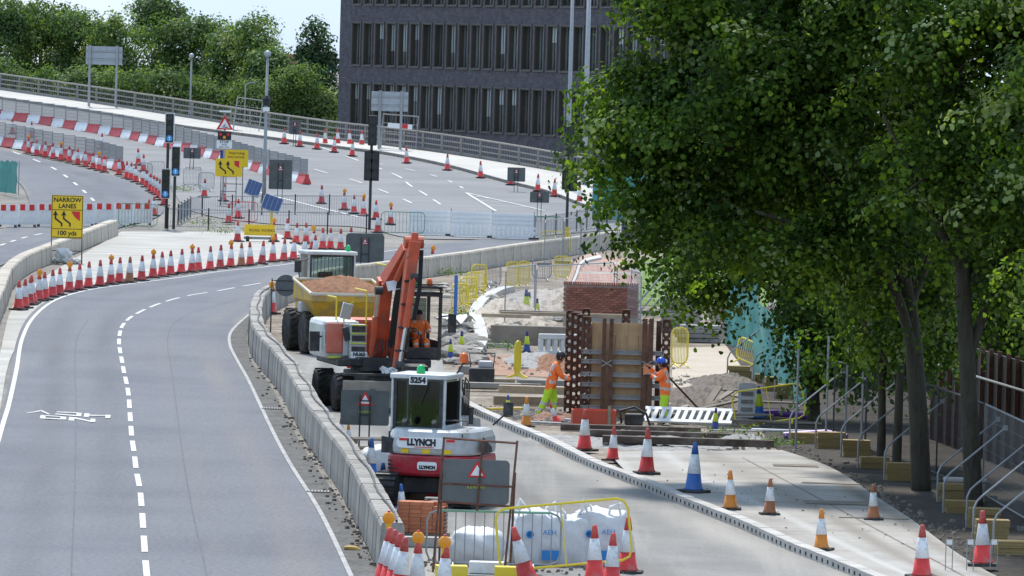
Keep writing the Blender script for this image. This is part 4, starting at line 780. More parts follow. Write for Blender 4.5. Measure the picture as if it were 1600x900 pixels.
for i, (x, y, wd, h, a, m_, lb) in enumerate(((718, 492, 26, 48, 60, M_yel, 'yellow barrier nearest the blue post'), (731, 480, 26, 46, 62, M_yel, 'yellow barrier in the slanting row, second from the blue post'), (742, 470, 28, 44, 55, M_yel, 'yellow barrier in the slanting row, third from the blue post'), (748, 458, 24, 44, 40, M_yel, 'yellow barrier at the far end of the slanting row'),
    (770, 452, 24, 38, 20, M_galv, 'grey barrier between the yellow ones before the pale wall'), (800, 450, 20, 40, 10, M_yel, 'yellow barrier behind the mesh fence, left one'), (818, 449, 18, 40, 10, M_yel, 'yellow barrier behind the mesh fence, right one'), (846, 440, 30, 36, 5, M_galv, 'grey barrier before the pale wall, left of the brick ramp'), (878, 437, 26, 36, 5, M_yel, 'yellow barrier at the foot of the brick ramp'), (868, 400, 46, 38, -20, M_yel, 'yellow barrier in front of the signal post sleeve'),
    (808, 592, 9, 58, 68, M_yel, 'single yellow barrier seen edge-on before the excavation'), (1061, 575, 26, 62, 25, M_yel, 'yellow barrier on the sandy path beside the formwork'), (1165, 572, 34, 40, -50, M_yel, 'yellow barrier leaning against the green netting'))):
    ped_barrier(x, y, wd, h, lb, m_, R(a), bars=11, tilt=R(14) if x == 1165 else 0, r=.024)
ped_barrier(215, 357, 60, 38, 'green barrier between the red panels and the signals', mat('barrier_green', (0.09, 0.24, 0.13), .5), rz=R(5))
ped_barrier(690, 300, 1, 1, 'x') if False else None
for i, (x, y, a) in enumerate(((225, 285, 30), (243, 283, 60), (300, 292, 70), (322, 300, 20))): ped_barrier(x, y, 24, 30, f'galvanised barrier on the traffic island, {nth(i)} from the left', M_galv, R(a), group='barriers on the traffic island')
ped_barrier(380, 350, 44, 34, 'bright red barrier on the island before the solar panels', M_signr, R(4), bars=9)
p = W(711, 498); MB().box((p.x, p.y, .75), (.12, .12, 1.5)).box((p.x, p.y, .05), (.7, .25, .08)).build('blue_post', M_blue)
tag(bpy.data.objects['blue_post'], 'upright blue post with feet at the end of the yellow barriers', 'post')
# red/white plastic hoarding across the slip road
def chapter8(px, py, wpx, hpx_, label, group, stripe=True):
    p = ground_at(px, py, .05); u = hpx(p, 1); wd, ht = wpx * u, hpx_ * u; t = T('plastic_barrier', label, 'barrier', p, R(2), group); b = MB()
    b.box((0, 0, ht - .16), (wd * .97, .06, .30)); b.box((0, 0, .18), (wd * .97, .06, .16))
    n = 6
    for i in range(n + 1): b.box((-wd * .46 + wd * .92 * i / n, 0, ht * .45), (.13, .05, ht * .62))
    b.build('body', M_plas, t)
    if stripe:
        for k in range(2): MB().box((-wd * .24 + k * wd * .48, -.034, ht - .16), (wd * .26, .006, .30)).build('red_panel', M_signr, t)
    for x in (-wd * .4, wd * .4): MB().box((x, 0, .05), (.12, .5, .09)).build('foot', M_black, t)
for i in range(8): chapter8(12 + i * 30, 356 - i * 0.4, 30, 35, f'white plastic barrier with red panels across the slip road, {nth(i)} from the left', 'red and white barriers across the slip road')
def white_panel(px, py, wpx, hpx_, label):
    p = ground_at(px, py, .03); u = hpx(p, 1); wd, ht = wpx * u, hpx_ * u; t = T('white_barrier', label, 'barrier', p, R(-2)); b = MB(); n = 9; cw = wd * .98 / n
    b.box((0, 0, ht * .72), (wd * .98, .05, ht * .5)); b.box((0, 0, .10), (wd * .98, .05, .14)); b.box((0, 0, ht * .335), (wd * .98, .05, ht * .06))
    for z0, z1 in ((.17, ht * .305), (ht * .365, ht * .47)):
        for i in range(n + 1): b.box((-wd * .49 + cw * i, 0, (z0 + z1) / 2), (cw * .72, .046, z1 - z0))
    b.build('panel', mat('panel_white', (0.78, 0.775, 0.76), .45, var=.06), t); r_ = MB()
    for k in range(3): r_.box((0, -.035, ht * (.56 + .16 * k)), (wd * .96, .02, .03))
    r_.build('rib', M_plas, t); MB().tube([(wd / 2, 0, 0), (wd / 2, 0, ht * 1.08)], .025, 6).build('post', M_galv, t); MB().box((wd / 2, 0, .04), (.5, .3, .08)).build('foot', M_black, t)
for px, py, lb in ((671, 368, 'white plastic barrier across the road end, left of three'), (736, 371, 'white plastic barrier across the road end, middle of three'), (801, 374, 'white plastic barrier across the road end, right of three')): white_panel(px, py, 66, 40, lb)
# leaning mesh frames by the flyover railing
for px, py, wd, ht, lb, a in ((384, 208, 40, 52, 'mesh frame leaning at the flyover railing before the shrubs', 6), (622, 236, 55, 54, 'mesh frame with a red and white plate before the dark building', 3)):
    p = ground_at(px, py, .1); u = hpx(p, 1); t = T('leaning_fence', lb, 'fence panel', p); t.rotation_euler = (R(-8), R(a), 0); O('panel', mesh_panel(wd * u, ht * u, .25, M_galv, .05, .006, 4), t)
    if px > 500: MB().box((0, -.08, ht * u * .68), (wd * u * .7, .03, .3)).build('plate', M_signw, t); MB().box((wd * u * .12, -.1, ht * u * .68), (wd * u * .2, .02, .28)).build('red_flash', M_signr, t)

# ------------------------------------------------------------------ heras fences
def heras(a, b, h, label, m=M_galv, step=.12, group=None, name='mesh_fence'):
    L = (b - a).length; c = (a + b) / 2; t = T(name, label, 'fence', (c.x, c.y, c.z), math.atan2((b - a).y, (b - a).x), group); f = MB()
    k = .12; f.tube([(-L / 2, 0, 0), (-L / 2, 0, h - k), (-L / 2 + k, 0, h), (L / 2 - k, 0, h), (L / 2, 0, h - k), (L / 2, 0, 0)], .022, 6); f.tube([(-L / 2, 0, .18), (L / 2, 0, .18)], .018, 5); f.build('frame', m, t)
    w_ = MB(); n = int(L / step)
    for i in range(1, n): w_.tube([(-L / 2 + L * i / n, 0, .18), (-L / 2 + L * i / n, 0, h)], .0035, 3, cap=False)
    for i in range(1, 6): w_.tube([(-L / 2, 0, .18 + (h - .18) * i / 6), (L / 2, 0, .18 + (h - .18) * i / 6)], .0035, 3, cap=False)
    w_.build('wire_mesh', m, t)
    for x in (-L / 2, L / 2): MB().box((x, 0, .06), (.2, .6, .13)).build('foot', M_conc, t)
    return t
heras(ground_at(788, 512), ground_at(834, 505), 2.0, 'mesh fence panel with a tall frame before the excavated steps'); heras(ground_at(836, 508), ground_at(958, 500), 2.0, 'mesh fence panel before the brick wall')
heras(ground_at(962, 508), ground_at(1000, 520), 2.0, 'mesh fence panel at the brick wall corner'); heras(ground_at(985, 500), ground_at(1082, 505), 2.0, 'mesh fence panel in front of the lawn')
for i, (x, y, x2, y2) in enumerate(((850, 415, 878, 412), (880, 412, 906, 409), (907, 409, 936, 406))): heras(ground_at(x, y), ground_at(x2, y2), 2.0, f'mesh fence panel on the pale wall, {nth(i)} from the left', group='mesh fences behind the pale wall')
# right-hand fence with stays and ballast blocks
fence_px = [(1243, 700), (1292, 713), (1345, 730), (1400, 752), (1470, 785), (1545, 832), (1625, 890)]
M_fshade = mat('fence_shade', (.055, .055, .055), .6, metal=.2)  # fence metal painted darker to carry the shade under the trees
FP = [ground_at(*p) + Vector((.9, 0.5, 0)) for p in fence_px]
for i, (a, b) in enumerate(zip(FP, FP[1:])): heras(a, b, 2.05, f'mesh fence panel under the trees, {nth(i)} from the far end', M_fshade if i < 4 else M_galvd, group='fence panels under the trees')
blk = MB()
for k in range(2): blk.box((0, 0, .06 + k * .13), (.62, .42, .12)); blk.box((0, -.0, .125 + k * .13), (.55, .38, .02))
blkm = MB().box((0, 0, .065), (.64, .40, .125)).box((0, -.203, .065), (.60, .02, .03)).box((0, -.203, .11), (.6, .02, .02)).mesh('block', M_blk)
stays = [(1155, 594), (1196, 600), (1212, 612), (1230, 624), (1256, 694), (1297, 702), (1337, 715), (1364, 733), (1406, 752), (1490, 786), (1500, 803), (1537, 826), (1548, 845), (1580, 868)]
for i, (x, y) in enumerate(stays):
    p = ground_at(x, y); kk = 3 if i % 3 != 1 else 2
    for j in range(kk):
        q = O('ballast_block', blkm, None, p + Vector((random.uniform(-.03, .03), random.uniform(-.03, .03), .02 + j * .131)), random.uniform(-.12, .12)); tag(q, f'yellow brown ballast block of the {nth(i)} stack along the fence, {("bottom", "middle", "top")[j] if kk == 3 else ("bottom", "top")[j]} one', 'block', 'ballast blocks on the fence stays')
    t = T('fence_stay', f'bent steel fence stay, {nth(i)} from the far end of the fence', 'brace', p + Vector((-.35, -.1, 0)), 0, 'steel stays along the fence'); s_ = MB()
    s_.tube([(0, 0, .02), (0, 0, .62), (.06, .02, .76), (.16, .04, .86), (1.25, .5, 1.75)], .024, 6); s_.build('tube', M_galv, t); MB().box((1.25, .5, 1.75), (.09, .09, .1)).build('clamp', M_galvd, t)
for i, (x, y, tp) in enumerate(((1243, 705, 172), (1290, 690, 165), (1320, 700, 160), (1345, 715, 150))):
    p = ground_at(x, y); t = T('steel_upright', f'slender steel upright in the fence line, {nth(i)} from the far end', 'post', p, 0, 'uprights in the fence line'); MB().tube([(0, 0, 0), (0, 0, hpx(p, tp))], .03, 6).build('tube', M_galvd, t); MB().box((0, 0, .02), (.14, .14, .03)).build('foot_plate', M_galvd, t)
# green debris netting
def netting(a, b, h, label, folds=9):
    L = (b - a).length; t = T('netting_fence', label, 'fence', a, math.atan2((b - a).y, (b - a).x)); m = MB(); nx, nz = 40, 10
    for i in range(nx + 1):
        for k in range(nz + 1): m.v.append((L * i / nx, .05 * math.sin(i / nx * folds * 2.3) + .03 * math.sin(k * 1.1 + i * .7), .05 + (h + .05 * math.sin(i * .9)) * k / nz))
    for i in range(nx):
        for k in range(nz): q = i * (nz + 1) + k; m.face((q, q + nz + 1, q + nz + 2, q + 1))
    m.build('netting', M_net, t, smooth=True)
    for i in range(3): MB().tube([(L * i / 2, .06, 0), (L * i / 2, .06, h + .1)], .025, 6).build('post', M_galvd, t)
netting(ground_at(1133, 540), ground_at(1180, 552), 2.2, 'green debris netting fence behind the sandy path', 6); netting(ground_at(1176, 590), ground_at(1262, 640), 2.1, 'green debris netting behind the ballast blocks and stays')
netting(ground_at(-12, 300), ground_at(27, 309), 1.7, 'green netting fence at the left edge of the slip road', 5); netting(ground_at(925, 345), ground_at(1010, 348), 2.6, 'green netting seen through the tree edge by the flyover', 5)
# ------------------------------------------------------------------ machines
def rbox(name, parent, c, d, m, bevel=.04, rot=None, taper=(1, 1)):
    return MB().box(c, d, 0, 0, rot, taper).build(name, m, parent, bevel=bevel)
def wheel(parent, c, r, wd, rim_m, lugs=22, axis='X', name='wheel'):
    w_ = bpy.data.objects.new(name, None)
    M = Matrix.Rotation(R(90), 4, 'Y')
    t = MB(); t.lathe([(r * .55, -wd * .48), (r * .86, -wd * .5), (r * .96, -wd * .42), (r * .97, 0), (r * .96, wd * .42), (r * .86, wd * .5), (r * .55, wd * .48)], 28, 0, M=M)
    for i in range(lugs):
        a = 2 * math.pi * i / lugs
        for s in (-1, 1):
            a2 = a + (0 if s < 0 else math.pi / lugs); rot = Matrix.Rotation(-a2, 3, 'X') @ Matrix.Rotation(R(32 * s), 3, 'Z') if False else (Matrix.Rotation(a2, 3, 'X') @ Matrix.Rotation(R(-28 * s), 3, 'Z'))
            q = Matrix.Rotation(a2, 3, 'X') @ Vector((s * wd * .24, 0, r * .975)); t.box(q, (wd * .50, r * .085, r * .09), rot=rot)
    o = t.build(name, [M_tyre], parent, c)
    h = MB(); h.lathe([(r * .1, -wd * .3), (r * .54, -wd * .4), (r * .54, wd * .4), (r * .1, wd * .3)], 20, 0, M=M); h.lathe([(r * .22, -wd * .42), (r * .22, wd * .42)], 12, 0, M=M); h.build('rim', rim_m, o)
    return o
def beacon(parent, c, m, r=.075):
    MB().lathe([(r, 0), (r * 1.05, .04), (r, .13), (r * .7, .19), (r * .2, .21)], 12, 0, c).build('beacon', m, parent, smooth=True)
# ---- white and red tracked excavator seen from behind
p = ground_at(684, 789); ex = T('tracked_excavator', 'white and red tracked excavator seen from behind, number on its cab', 'excavator', p, R(-14), scale=.95); 
def track(x):
    o = MB(); prof = []
    for k in range(9): a = R(90 + k * 22.5); prof.append((-1.05 + .33 * math.cos(a), .36 + .33 * math.sin(a)))
    for k in range(9): a = R(270 + k * 22.5); prof.append((1.05 + .33 * math.cos(a), .36 + .33 * math.sin(a)))
    o.prism(prof, x - .22, x + .22, 'X'); o = o.build('track', M_mblk, ex); g = MB(); n = len(prof)
    per = [Vector((0, a, b)) for a, b in prof + [prof[0]]]; rs = resample(per, .14)
    for q in rs:
        c = Vector((0, 0, .36)); yy = max(-1.05, min(1.05, q.y)); nrm = Vector((0, q.y - yy, q.z - .36)); ang = math.atan2(nrm.y, nrm.z); g.box((x, q.y, q.z), (.45, .05, .075), rot=Matrix.Rotation(-ang, 3, 'X'))
    g.build('track_shoes', M_mblk, o); s = MB()
    for yy in (-1.05, -.5, 0, .5, 1.05): s.lathe([(.2, -.235), (.22, 0), (.2, .235)], 12, 0, M=Matrix.Translation((x, yy, .36)) @ Matrix.Rotation(R(90), 4, 'Y'))
    s.build('rollers', M_mblk, o)
track(-.82); track(.82); rbox('undercarriage', ex, (0, 0, .45), (1.2, 1.5, .35), M_mblk); MB().lathe([(.55, 0), (.55, .14)], 20, 0, (0, 0, .6)).build('slew_ring', M_mblk, ex)
rbox('dozer_blade', ex, (0, 1.75, .3), (2.1, .12, .5), M_mred); MB().box((-.6, 1.4, .35), (.1, .7, .12)).box((.6, 1.4, .35), (.1, .7, .12)).build('blade_arm', M_mblk, ex)
hs = bpy.data.objects.new('house', None)
def house_outline(r, n=22, hw=.99, fy=.95):
    pts = [(hw, fy), (-hw, fy)]
    for k in range(n + 1): a = R(180 + 180 * k / n); pts.append((hw * math.copysign(abs(math.cos(a)) ** .55, math.cos(a)), -.05 + r * -abs(math.sin(a)) ** .7))
    return pts
def layer(name, outl_levels, m, par=ex, bevel=0):
    b = MB(); n = len(outl_levels[0][0])
    for pts, z in outl_levels: b.v += [(x, y, z) for x, y in pts]
    for i in range(len(outl_levels) - 1):
        for k in range(n): b.face((i * n + k, i * n + (k + 1) % n, (i + 1) * n + (k + 1) % n, (i + 1) * n + k))
    b.face(list(range(n))[::-1]); b.face([(len(outl_levels) - 1) * n + k for k in range(n)]); return b.build(name, m, par, bevel=bevel)
def sc(pts, s, dy=0): return [(x * s, y * s + dy) for x, y in pts]
ho = house_outline(1.12)
layer('lower_body', [(sc(ho, .93), .66), (sc(ho, .985), .72), (sc(ho, 1.0), 1.06), (sc(ho, .985), 1.10)], M_mred, bevel=.02)
cw = layer('counterweight', [(sc(ho, .975), 1.115), (sc(ho, .995), 1.16), (sc(ho, 1.0), 1.28), (sc(ho, .985), 1.46), (sc(ho, .93), 1.59), (sc(ho, .86), 1.64)], M_grey, bevel=.03)
sm_ = MB()
for x_ in (-.86, .74): sm_.box((x_, -1.0 + (.05 if x_ > 0 else .12), 1.36), (.012, .05, .42), rz=R(-30 if x_ < 0 else 26))
sm_.build('panel_seam', M_mblk, ex); MB().tube([(.30, -.7, 1.75), (.30, -.7, 1.83), (.75, -.6, 1.83), (.75, -.6, 1.74)], .015, 5).build('grab_rail', M_mblk, ex); MB().lathe([(.05, 0), (.05, .3), (.06, .31), (.06, .36)], 10, 0, (.62, .2, 1.72)).build('exhaust', M_mblk, ex); MB().tube([(-.15, cy0 - .01 if False else -.44, 2.6), (-.32, -.45, 2.15)], .012, 4).build('wiper', M_mblk, ex)
for z_ in (.80, .88, .96): 
    MB().box((-.72, -.98, z_), (.32, .06, .035), rz=R(-32)).build('vent_slot', M_mblk, ex); MB().box((.78, -.93, z_), (.36, .06, .035), rz=R(36)).build('vent_slot', M_mblk, ex)
for x_ in (-.45, 0.02, .47): MB().box((x_, -1.175 + abs(x_) * .06, 1.19), (.17, .02, .09), rz=R(x_ * 30)).build('hazard_sticker', M_signy, ex)
b = MB(); plate(b, -.62, 1.25, .42, 1.47, -1.19, .03, 0, .1); b.build('name_plate', M_signw, ex)
text('LLYNCH', .19, M_signb, ex, (-.08, -1.196, 1.37), bold=.012, sx=.86); MB().box((-.02, -1.194, 1.275), (.42, .008, .016)).build('red_underline', M_signr, ex)
b = MB(); plate(b, -.16, .80, .26, .97, -1.195, .03); b.build('rear_plate', M_signw, ex); text('LLYNCH', .09, M_signb, ex, (.06, -1.2, .855), bold=.008)
for x_ in (-.47, .55): MB().box((x_, -1.195, 1.43), (.18, .02, .05)).build('tail_lamp', M_signr, ex)
for x_ in (-.52, .12): MB().lathe([(.05, 0), (.07, .04), (.055, .14)], 10, 0, M=Matrix.Translation((x_, -.86, 1.72)) @ Matrix.Rotation(R(50), 4, 'X')).build('work_lamp', M_mblk, ex)
b = MB(); b.prism([(-1.0, 1.12), (-.60, 1.12), (-.66, 1.42), (-1.0, 1.47)], -1.0, -.99, 'Y').build('rear_grille', M_mblk, ex); MB().prism([(-.6, 1.15), (.3, 1.15), (.3, 1.25), (-.5, 1.5)], 1.065, 1.075, 'X').build('side_grille', M_mblk, ex)
# cab
cx0, cx1, cy0, cy1, cz0, cz1 = -.98, .22, -.42, .95, 1.5, 2.68
fr = MB()
for x, y in ((cx0, cy0), (cx1, cy0), (cx0, cy1), (cx1, cy1)): fr.box((x + (.04 if x < -.5 else -.04), y + (.04 if y < 0 else -.04), (cz0 + cz1) / 2), (.075, .075, cz1 - cz0))
fr.box(((cx0 + cx1) / 2, (cy0 + cy1) / 2, cz1 + .03), (cx1 - cx0 + .05, cy1 - cy0 + .05, .11)); fr.box(((cx0 + cx1) / 2, cy0 + .05, cz0 + .08), (cx1 - cx0, .1, .16)); fr.box((cx1 - .05, (cy0 + cy1) / 2, cz0 + .1), (.1, cy1 - cy0, .2)); fr.box((cx0 + .05, (cy0 + cy1) / 2, cz0 + .1), (.1, cy1 - cy0, .2))
fr.build('cab_frame', M_wht, ex, bevel=.03)
def clear_glass(name, tint, gl=.02):
    m = bpy.data.materials.new(name); m.use_nodes = True; n = m.node_tree.nodes; L = m.node_tree.links; n.remove(n['Principled BSDF'])
    a = n.new('ShaderNodeBsdfTransparent'); a.inputs[0].default_value = (*tint, 1); g = n.new('ShaderNodeBsdfGlossy'); g.inputs['Roughness'].default_value = .04; x = n.new('ShaderNodeMixShader'); f = n.new('ShaderNodeFresnel'); f.inputs[0].default_value = 1.45
    ad = n.new('ShaderNodeMath'); ad.operation = 'ADD'; ad.inputs[1].default_value = gl; L.new(f.outputs[0], ad.inputs[0]); L.new(ad.outputs[0], x.inputs[0]); L.new(a.outputs[0], x.inputs[1]); L.new(g.outputs[0], x.inputs[2]); L.new(x.outputs[0], n['Material Output'].inputs[0]); MATS[name] = m; return m
M_cglass = clear_glass('tinted_glass', (.42, .48, .46)); M_dglass = clear_glass('dumper_glass', (.78, .84, .82))
for nm, c, d in (('rear_window', ((cx0 + cx1) / 2, cy0 + .02, 2.14), (cx1 - cx0 - .22, .012, .98)), ('side_window', (cx1 - .02, .28, 2.16), (.012, 1.10, .9)), ('door_window', (cx0 + .02, .28, 2.16), (.012, 1.1, .9)), ('windscreen', ((cx0 + cx1) / 2, cy1 - .02, 2.14), (cx1 - cx0 - .22, .012, .98))):
    MB().box(c, d).build(nm, M_cglass, ex)
sr = MB(); 
for zz, hh_ in ((1.63, .05), (2.64, .05)): sr.box(((cx0 + cx1) / 2, cy0 - .004, zz), (1.08, .03, hh_))
for xx in (cx0 + .10, cx1 - .10): sr.box((xx, cy0 - .004, 2.135), (.07, .03, .96))
sr.build('window_seal', M_mblk, ex); rbox('seat', ex, (-.38, .1, 1.95), (.5, .14, .75), M_mblk, .06); rbox('seat_base', ex, (-.38, .35, 1.62), (.5, .5, .2), M_mblk, .05); rbox('headrest', ex, (-.38, .1, 2.42), (.28, .1, .2), M_mblk, .04)
b = MB(); plate(b, -.58, 2.545, -.19, 2.72, cy0 - .03, .02, 0, .01); b.build('number_plate', M_signw, ex); text('5254', .165, M_signb, ex, (-.385, cy0 - .036, 2.632), bold=.01)
beacon(ex, (-.42, -.1, 2.74), M_green_l, .09); beacon(ex, (.34, .55, 3.0), M_red_l, .1); MB().tube([(.16, .55, 2.7), (.34, .55, 3.0)], .02, 5).build('beacon_arm', M_mblk, ex)
bm_ = MB(); bm_.prism([(.95, 1.3), (1.35, 1.35), (2.3, 1.85), (3.4, 1.62), (3.4, 1.42), (2.4, 1.5), (1.5, 1.0), (1.0, .95)], -.30, 0.0, 'X'); bm_.build('boom', M_grey, ex); MB().prism([(3.3, 1.7), (3.55, 1.65), (3.95, .75), (3.8, .7), (3.3, 1.35)], -.27, -.03, 'X').build('stick', M_grey, ex)
MB().prism([(3.7, .85), (4.1, .85), (4.15, .4), (3.8, .12), (3.4, .3)], -.5, .2, 'X').build('bucket', M_mblk, ex)
hb = MB()
for k in range(6): hb.tube([(-.2 + k * .07, 1.0, 1.6), (-.15 + k * .07, 1.3, 2.4 + .05 * k), (-.1 + k * .05, 1.8, 2.5), (-.1 + k * .03, 2.2, 1.8)], .018, 5)
hb.build('hoses', M_hose, ex)
MB().tube([(1.0, .6, 1.7), (1.25, .7, 1.95)], .02, 5).box((1.3, .7, 2.05), (.2, .06, .28)).build('mirror', M_mblk, ex)

# ---- orange wheeled excavator facing the camera
p = ground_at(588, 640); we = T('wheeled_excavator', 'orange boomed wheeled excavator facing the camera with an operator in its cab', 'excavator', p, R(12), scale=.96)
for y_ in (-1.25, 1.5):
    for x_ in (-1.15, 1.15): wheel(we, (x_, y_, .5), .5, .5, M_mor, 18)
rbox('chassis', we, (0, .1, .75), (1.1, 3.8, .45), M_mblk); rbox('axle', we, (0, -1.25, .5), (2.0, .25, .25), M_mblk); rbox('rear_axle', we, (0, 1.5, .5), (2.0, .25, .25), M_mblk)
bl = MB(); bl.prism([(-2.05, .15), (-1.95, .15), (-1.86, .45), (-1.95, .85), (-2.05, .85), (-1.98, .45)], -1.28, 1.28, 'X'); bl.build('dozer_blade', mat('blade_steel', (.40, .37, .33), .6, metal=.3, var=.3, dirt=(.42, .38, .32), damt=.7, dscale=2.5), we)
MB().box((-.5, -1.75, .55), (.14, .6, .16)).box((.5, -1.75, .55), (.14, .6, .16)).build('blade_arm', M_mblk, we); MB().box((0, -1.6, 1.0), (2.45, .5, .06)).build('mudguard', M_mblk, we)
MB().lathe([(.7, 0), (.7, .2)], 20, 0, (0, .1, .98)).build('slew_ring', M_mblk, we)
rbox('upper_frame', we, (0, .6, 1.28), (2.5, 3.2, .22), M_mblk); rbox('engine_cover', we, (0, 1.7, 1.85), (2.5, 1.1, 1.0), M_mor, .1)
rbox('side_body', we, (-1.10, .45, 1.86), (1.0, 2.2, 1.02), M_wht, .14); rbox('side_panel', we, (-1.30, -.67, 1.90), (.46, .06, .80), mat('panel_red', (.60, .12, .07), .45, dirt=(.5, .3, .24), damt=.5), .03); rbox('step_box', we, (-.70, -.72, 1.78), (.46, .34, 1.0), M_grey, .04); rbox('corner_panel', we, (-1.0, -.70, 1.86), (.14, .1, .86), M_grey, .03)
for z_ in (1.48, 1.78, 2.04, 2.26): MB().box((-.70, -.90, z_), (.44, .06, .03)).build('step_edge', M_lime, we)
for z_ in (1.62, 1.91, 2.15): MB().box((-.70, -.895, z_), (.36, .02, .15)).build('step_tread', M_mblk, we)
b = MB(); plate(b, -.90, 1.30, -.46, 1.56, -.93, .02, 0, .02); b.build('registration_plate', M_signw, we); text('NU63', .13, M_signb, we, (-.68, -.937, 1.49), bold=.006); text('KZJ', .13, M_signb, we, (-.68, -.937, 1.37), bold=.006)
for x_ in (-.95, -.24): MB().lathe([(.07, 0), (.08, .05)], 10, 0, M=Matrix.Translation((x_, -.93, 1.2)) @ Matrix.Rotation(R(90), 4, 'X')).build('lamp', M_signr if x_ < -.5 else M_steel, we)
MB().tube([(-1.5, -.35, 1.9), (-1.75, -.5, 1.95)], .025, 5).box((-1.80, -.5, 1.8), (.26, .12, .52)).build('mirror', M_mblk, we)
MB().box((-1.02, -.86, 2.02), (.17, .05, .36), rot=Matrix.Rotation(R(-14), 3, 'Y')).build('side_mirror', M_mblk, we, bevel=.02); MB().box((-1.52, -.2, 2.0), (.03, .9, .5)).build('side_grille', M_mblk, we); MB().box((-1.3, -.705, 1.40), (.34, .03, .05)).build('reflector', M_lime, we)
m2 = MB(); m2.tube([(-1.05, -.5, 2.3), (-1.0, -.75, 2.75), (-.85, -.8, 2.85)], .022, 5); m2.build('mirror_arm', M_lime, we); MB().box((-1.02, -.8, 2.62), (.30, .05, .42), rot=Matrix.Rotation(R(12), 3, 'Y')).build('mirror_glass', M_steel, we, bevel=.05)
gr = MB(); 
for a_, b_ in (((-.45, -.6, 2.3), (-.45, -.6, 3.15)), ((-.45, -.6, 3.15), (-.45, 1.1, 3.15)), ((-1.2, -.3, 2.3), (-1.2, -.3, 2.95)), ((-1.2, -.3, 2.95), (-1.2, 1.0, 2.95))): gr.tube([a_, b_], .022, 5)
gr.build('handrail', M_yel, we)
# cab with operator on the machine's left (photo right)
c0, c1, d0, d1, e0, e1 = .64, 1.50, -.75, .85, 1.38, 3.05; fr = MB()
for x, y in ((c0, d0), (c1, d0), (c0, d1), (c1, d1)): fr.box((x, y, (e0 + e1) / 2), (.09, .09, e1 - e0))
fr.box(((c0 + c1) / 2, (d0 + d1) / 2, e1 + .04), (c1 - c0 + .1, d1 - d0 + .1, .1)); fr.box(((c0 + c1) / 2, (d0 + d1) / 2, e0 + .03), (c1 - c0, d1 - d0, .08)); fr.box((c1, (d0 + d1) / 2, 1.62), (.05, d1 - d0, .5)); fr.box((c0, (d0 + d1) / 2, 1.7), (.05, d1 - d0, .6)); fr.box(((c0 + c1) / 2, d0, 1.55), (c1 - c0, .06, .3))
fr.build('cab_frame', M_mblk, we, bevel=.02)
rg = MB()
for k in range(7): rg.box(((c0 + c1) / 2, d0 - .02 + k * .22, e1 + .22), (c1 - c0, .04, .05))
for x in (c0, c1): rg.box((x, (d0 + d1) / 2 - .1, e1 + .22), (.06, d1 - d0, .07)); rg.box((x, d0, e1 + .14), (.05, .05, .16)); 
for k in range(4): rg.box(((c0 + c1) / 2, d0 - .06, e1 + .1 + .07 * k), (c1 - c0 + .1, .03, .03))
rg.build('roof_guard', M_mblk, we); MB().box(((c0 + c1) / 2, .75, 2.4), (.7, .012, 1.1)).build('rear_window', M_cglass, we); MB().box((c0 + .0, 0.05, 2.45), (.012, 1.45, 1.0)).build('side_window', M_cglass, we)
rbox('seat', we, (1.08, .55, 2.0), (.5, .14, .8), M_mblk, .05); rbox('seat_base', we, (1.08, .28, 1.66), (.5, .5, .24), M_mblk, .05); MB().tube([(1.08, -.62, 1.5), (1.08, -.35, 2.02)], .03, 6).build('steering_column', M_mblk, we)
MB().tube([(.86 + .16 * math.cos(R(k * 30)), -.33 + .06 * math.sin(R(k * 30)), 2.04 + .15 * math.sin(R(k * 30))) for k in range(13)], .016, 5).build('steering_wheel', M_mblk, we)
beacon(we, (.92, -.5, e1 + .26), M_green_l, .08); beacon(we, (1.24, -.5, e1 + .26), M_red_l, .08)
MB().tube([(c1, -.6, 2.5), (1.75, -.75, 2.55)], .02, 5).box((1.82, -.78, 2.35), (.2, .1, .5)).build('mirror', M_mblk, we)
# boom, stick and rams
def plate_beam(name, pts, hw, parent, m): return MB().prism(pts, -hw, hw, 'X').build(name, m, parent, bevel=.02)
def beam(name, a, b, wa, wb, da, db, m, par=we):
    """tapered box beam between points; w = width in x, d = depth"""
    a, b = Vector(a), Vector(b); t = (b - a).normalized(); n = Vector((1, 0, 0)); n = (n - t * n.dot(t)).normalized(); q = t.cross(n); mb = MB()
    for c, w_, d_ in ((a, wa, da), (b, wb, db)):
        for s1, s2 in ((-1, -1), (1, -1), (1, 1), (-1, 1)): mb.v.append(tuple(c + n * (s1 * w_ / 2) + q * (s2 * d_ / 2)))
    for f in ((0, 1, 5, 4), (1, 2, 6, 5), (2, 3, 7, 6), (3, 0, 4, 7), (3, 2, 1, 0), (4, 5, 6, 7)): mb.face(f)
    return mb.build(name, m, par, bevel=.02)
beam('boom', (-.10, -.45, 1.5), (-.06, -1.2, 3.45), .34, .30, .5, .5, M_mor); beam('boom_head', (-.06, -1.2, 3.4), (.34, -1.9, 4.35), .30, .26, .5, .32, M_mor)
beam('stick', (.44, -2.25, 4.5), (-.02, -2.75, 1.25), .30, .20, .5, .26, M_mor); beam('stick_nose', (.44, -2.2, 4.3), (.48, -2.15, 4.75), .26, .16, .3, .2, M_mor); beam('boom_cheek', (-.2, -.5, 1.5), (-.22, -1.15, 3.5), .12, .12, .4, .35, M_mor)
for x_ in (-.34, .22): MB().tube([(x_, -.85, 1.35), (x_ + .02, -1.2, 2.5)], .085, 10).build('boom_ram', M_mor, we); MB().tube([(x_ + .02, -1.2, 2.5), (x_ + .05, -1.45, 3.2)], .045, 8).build('ram_rod', M_steel, we)
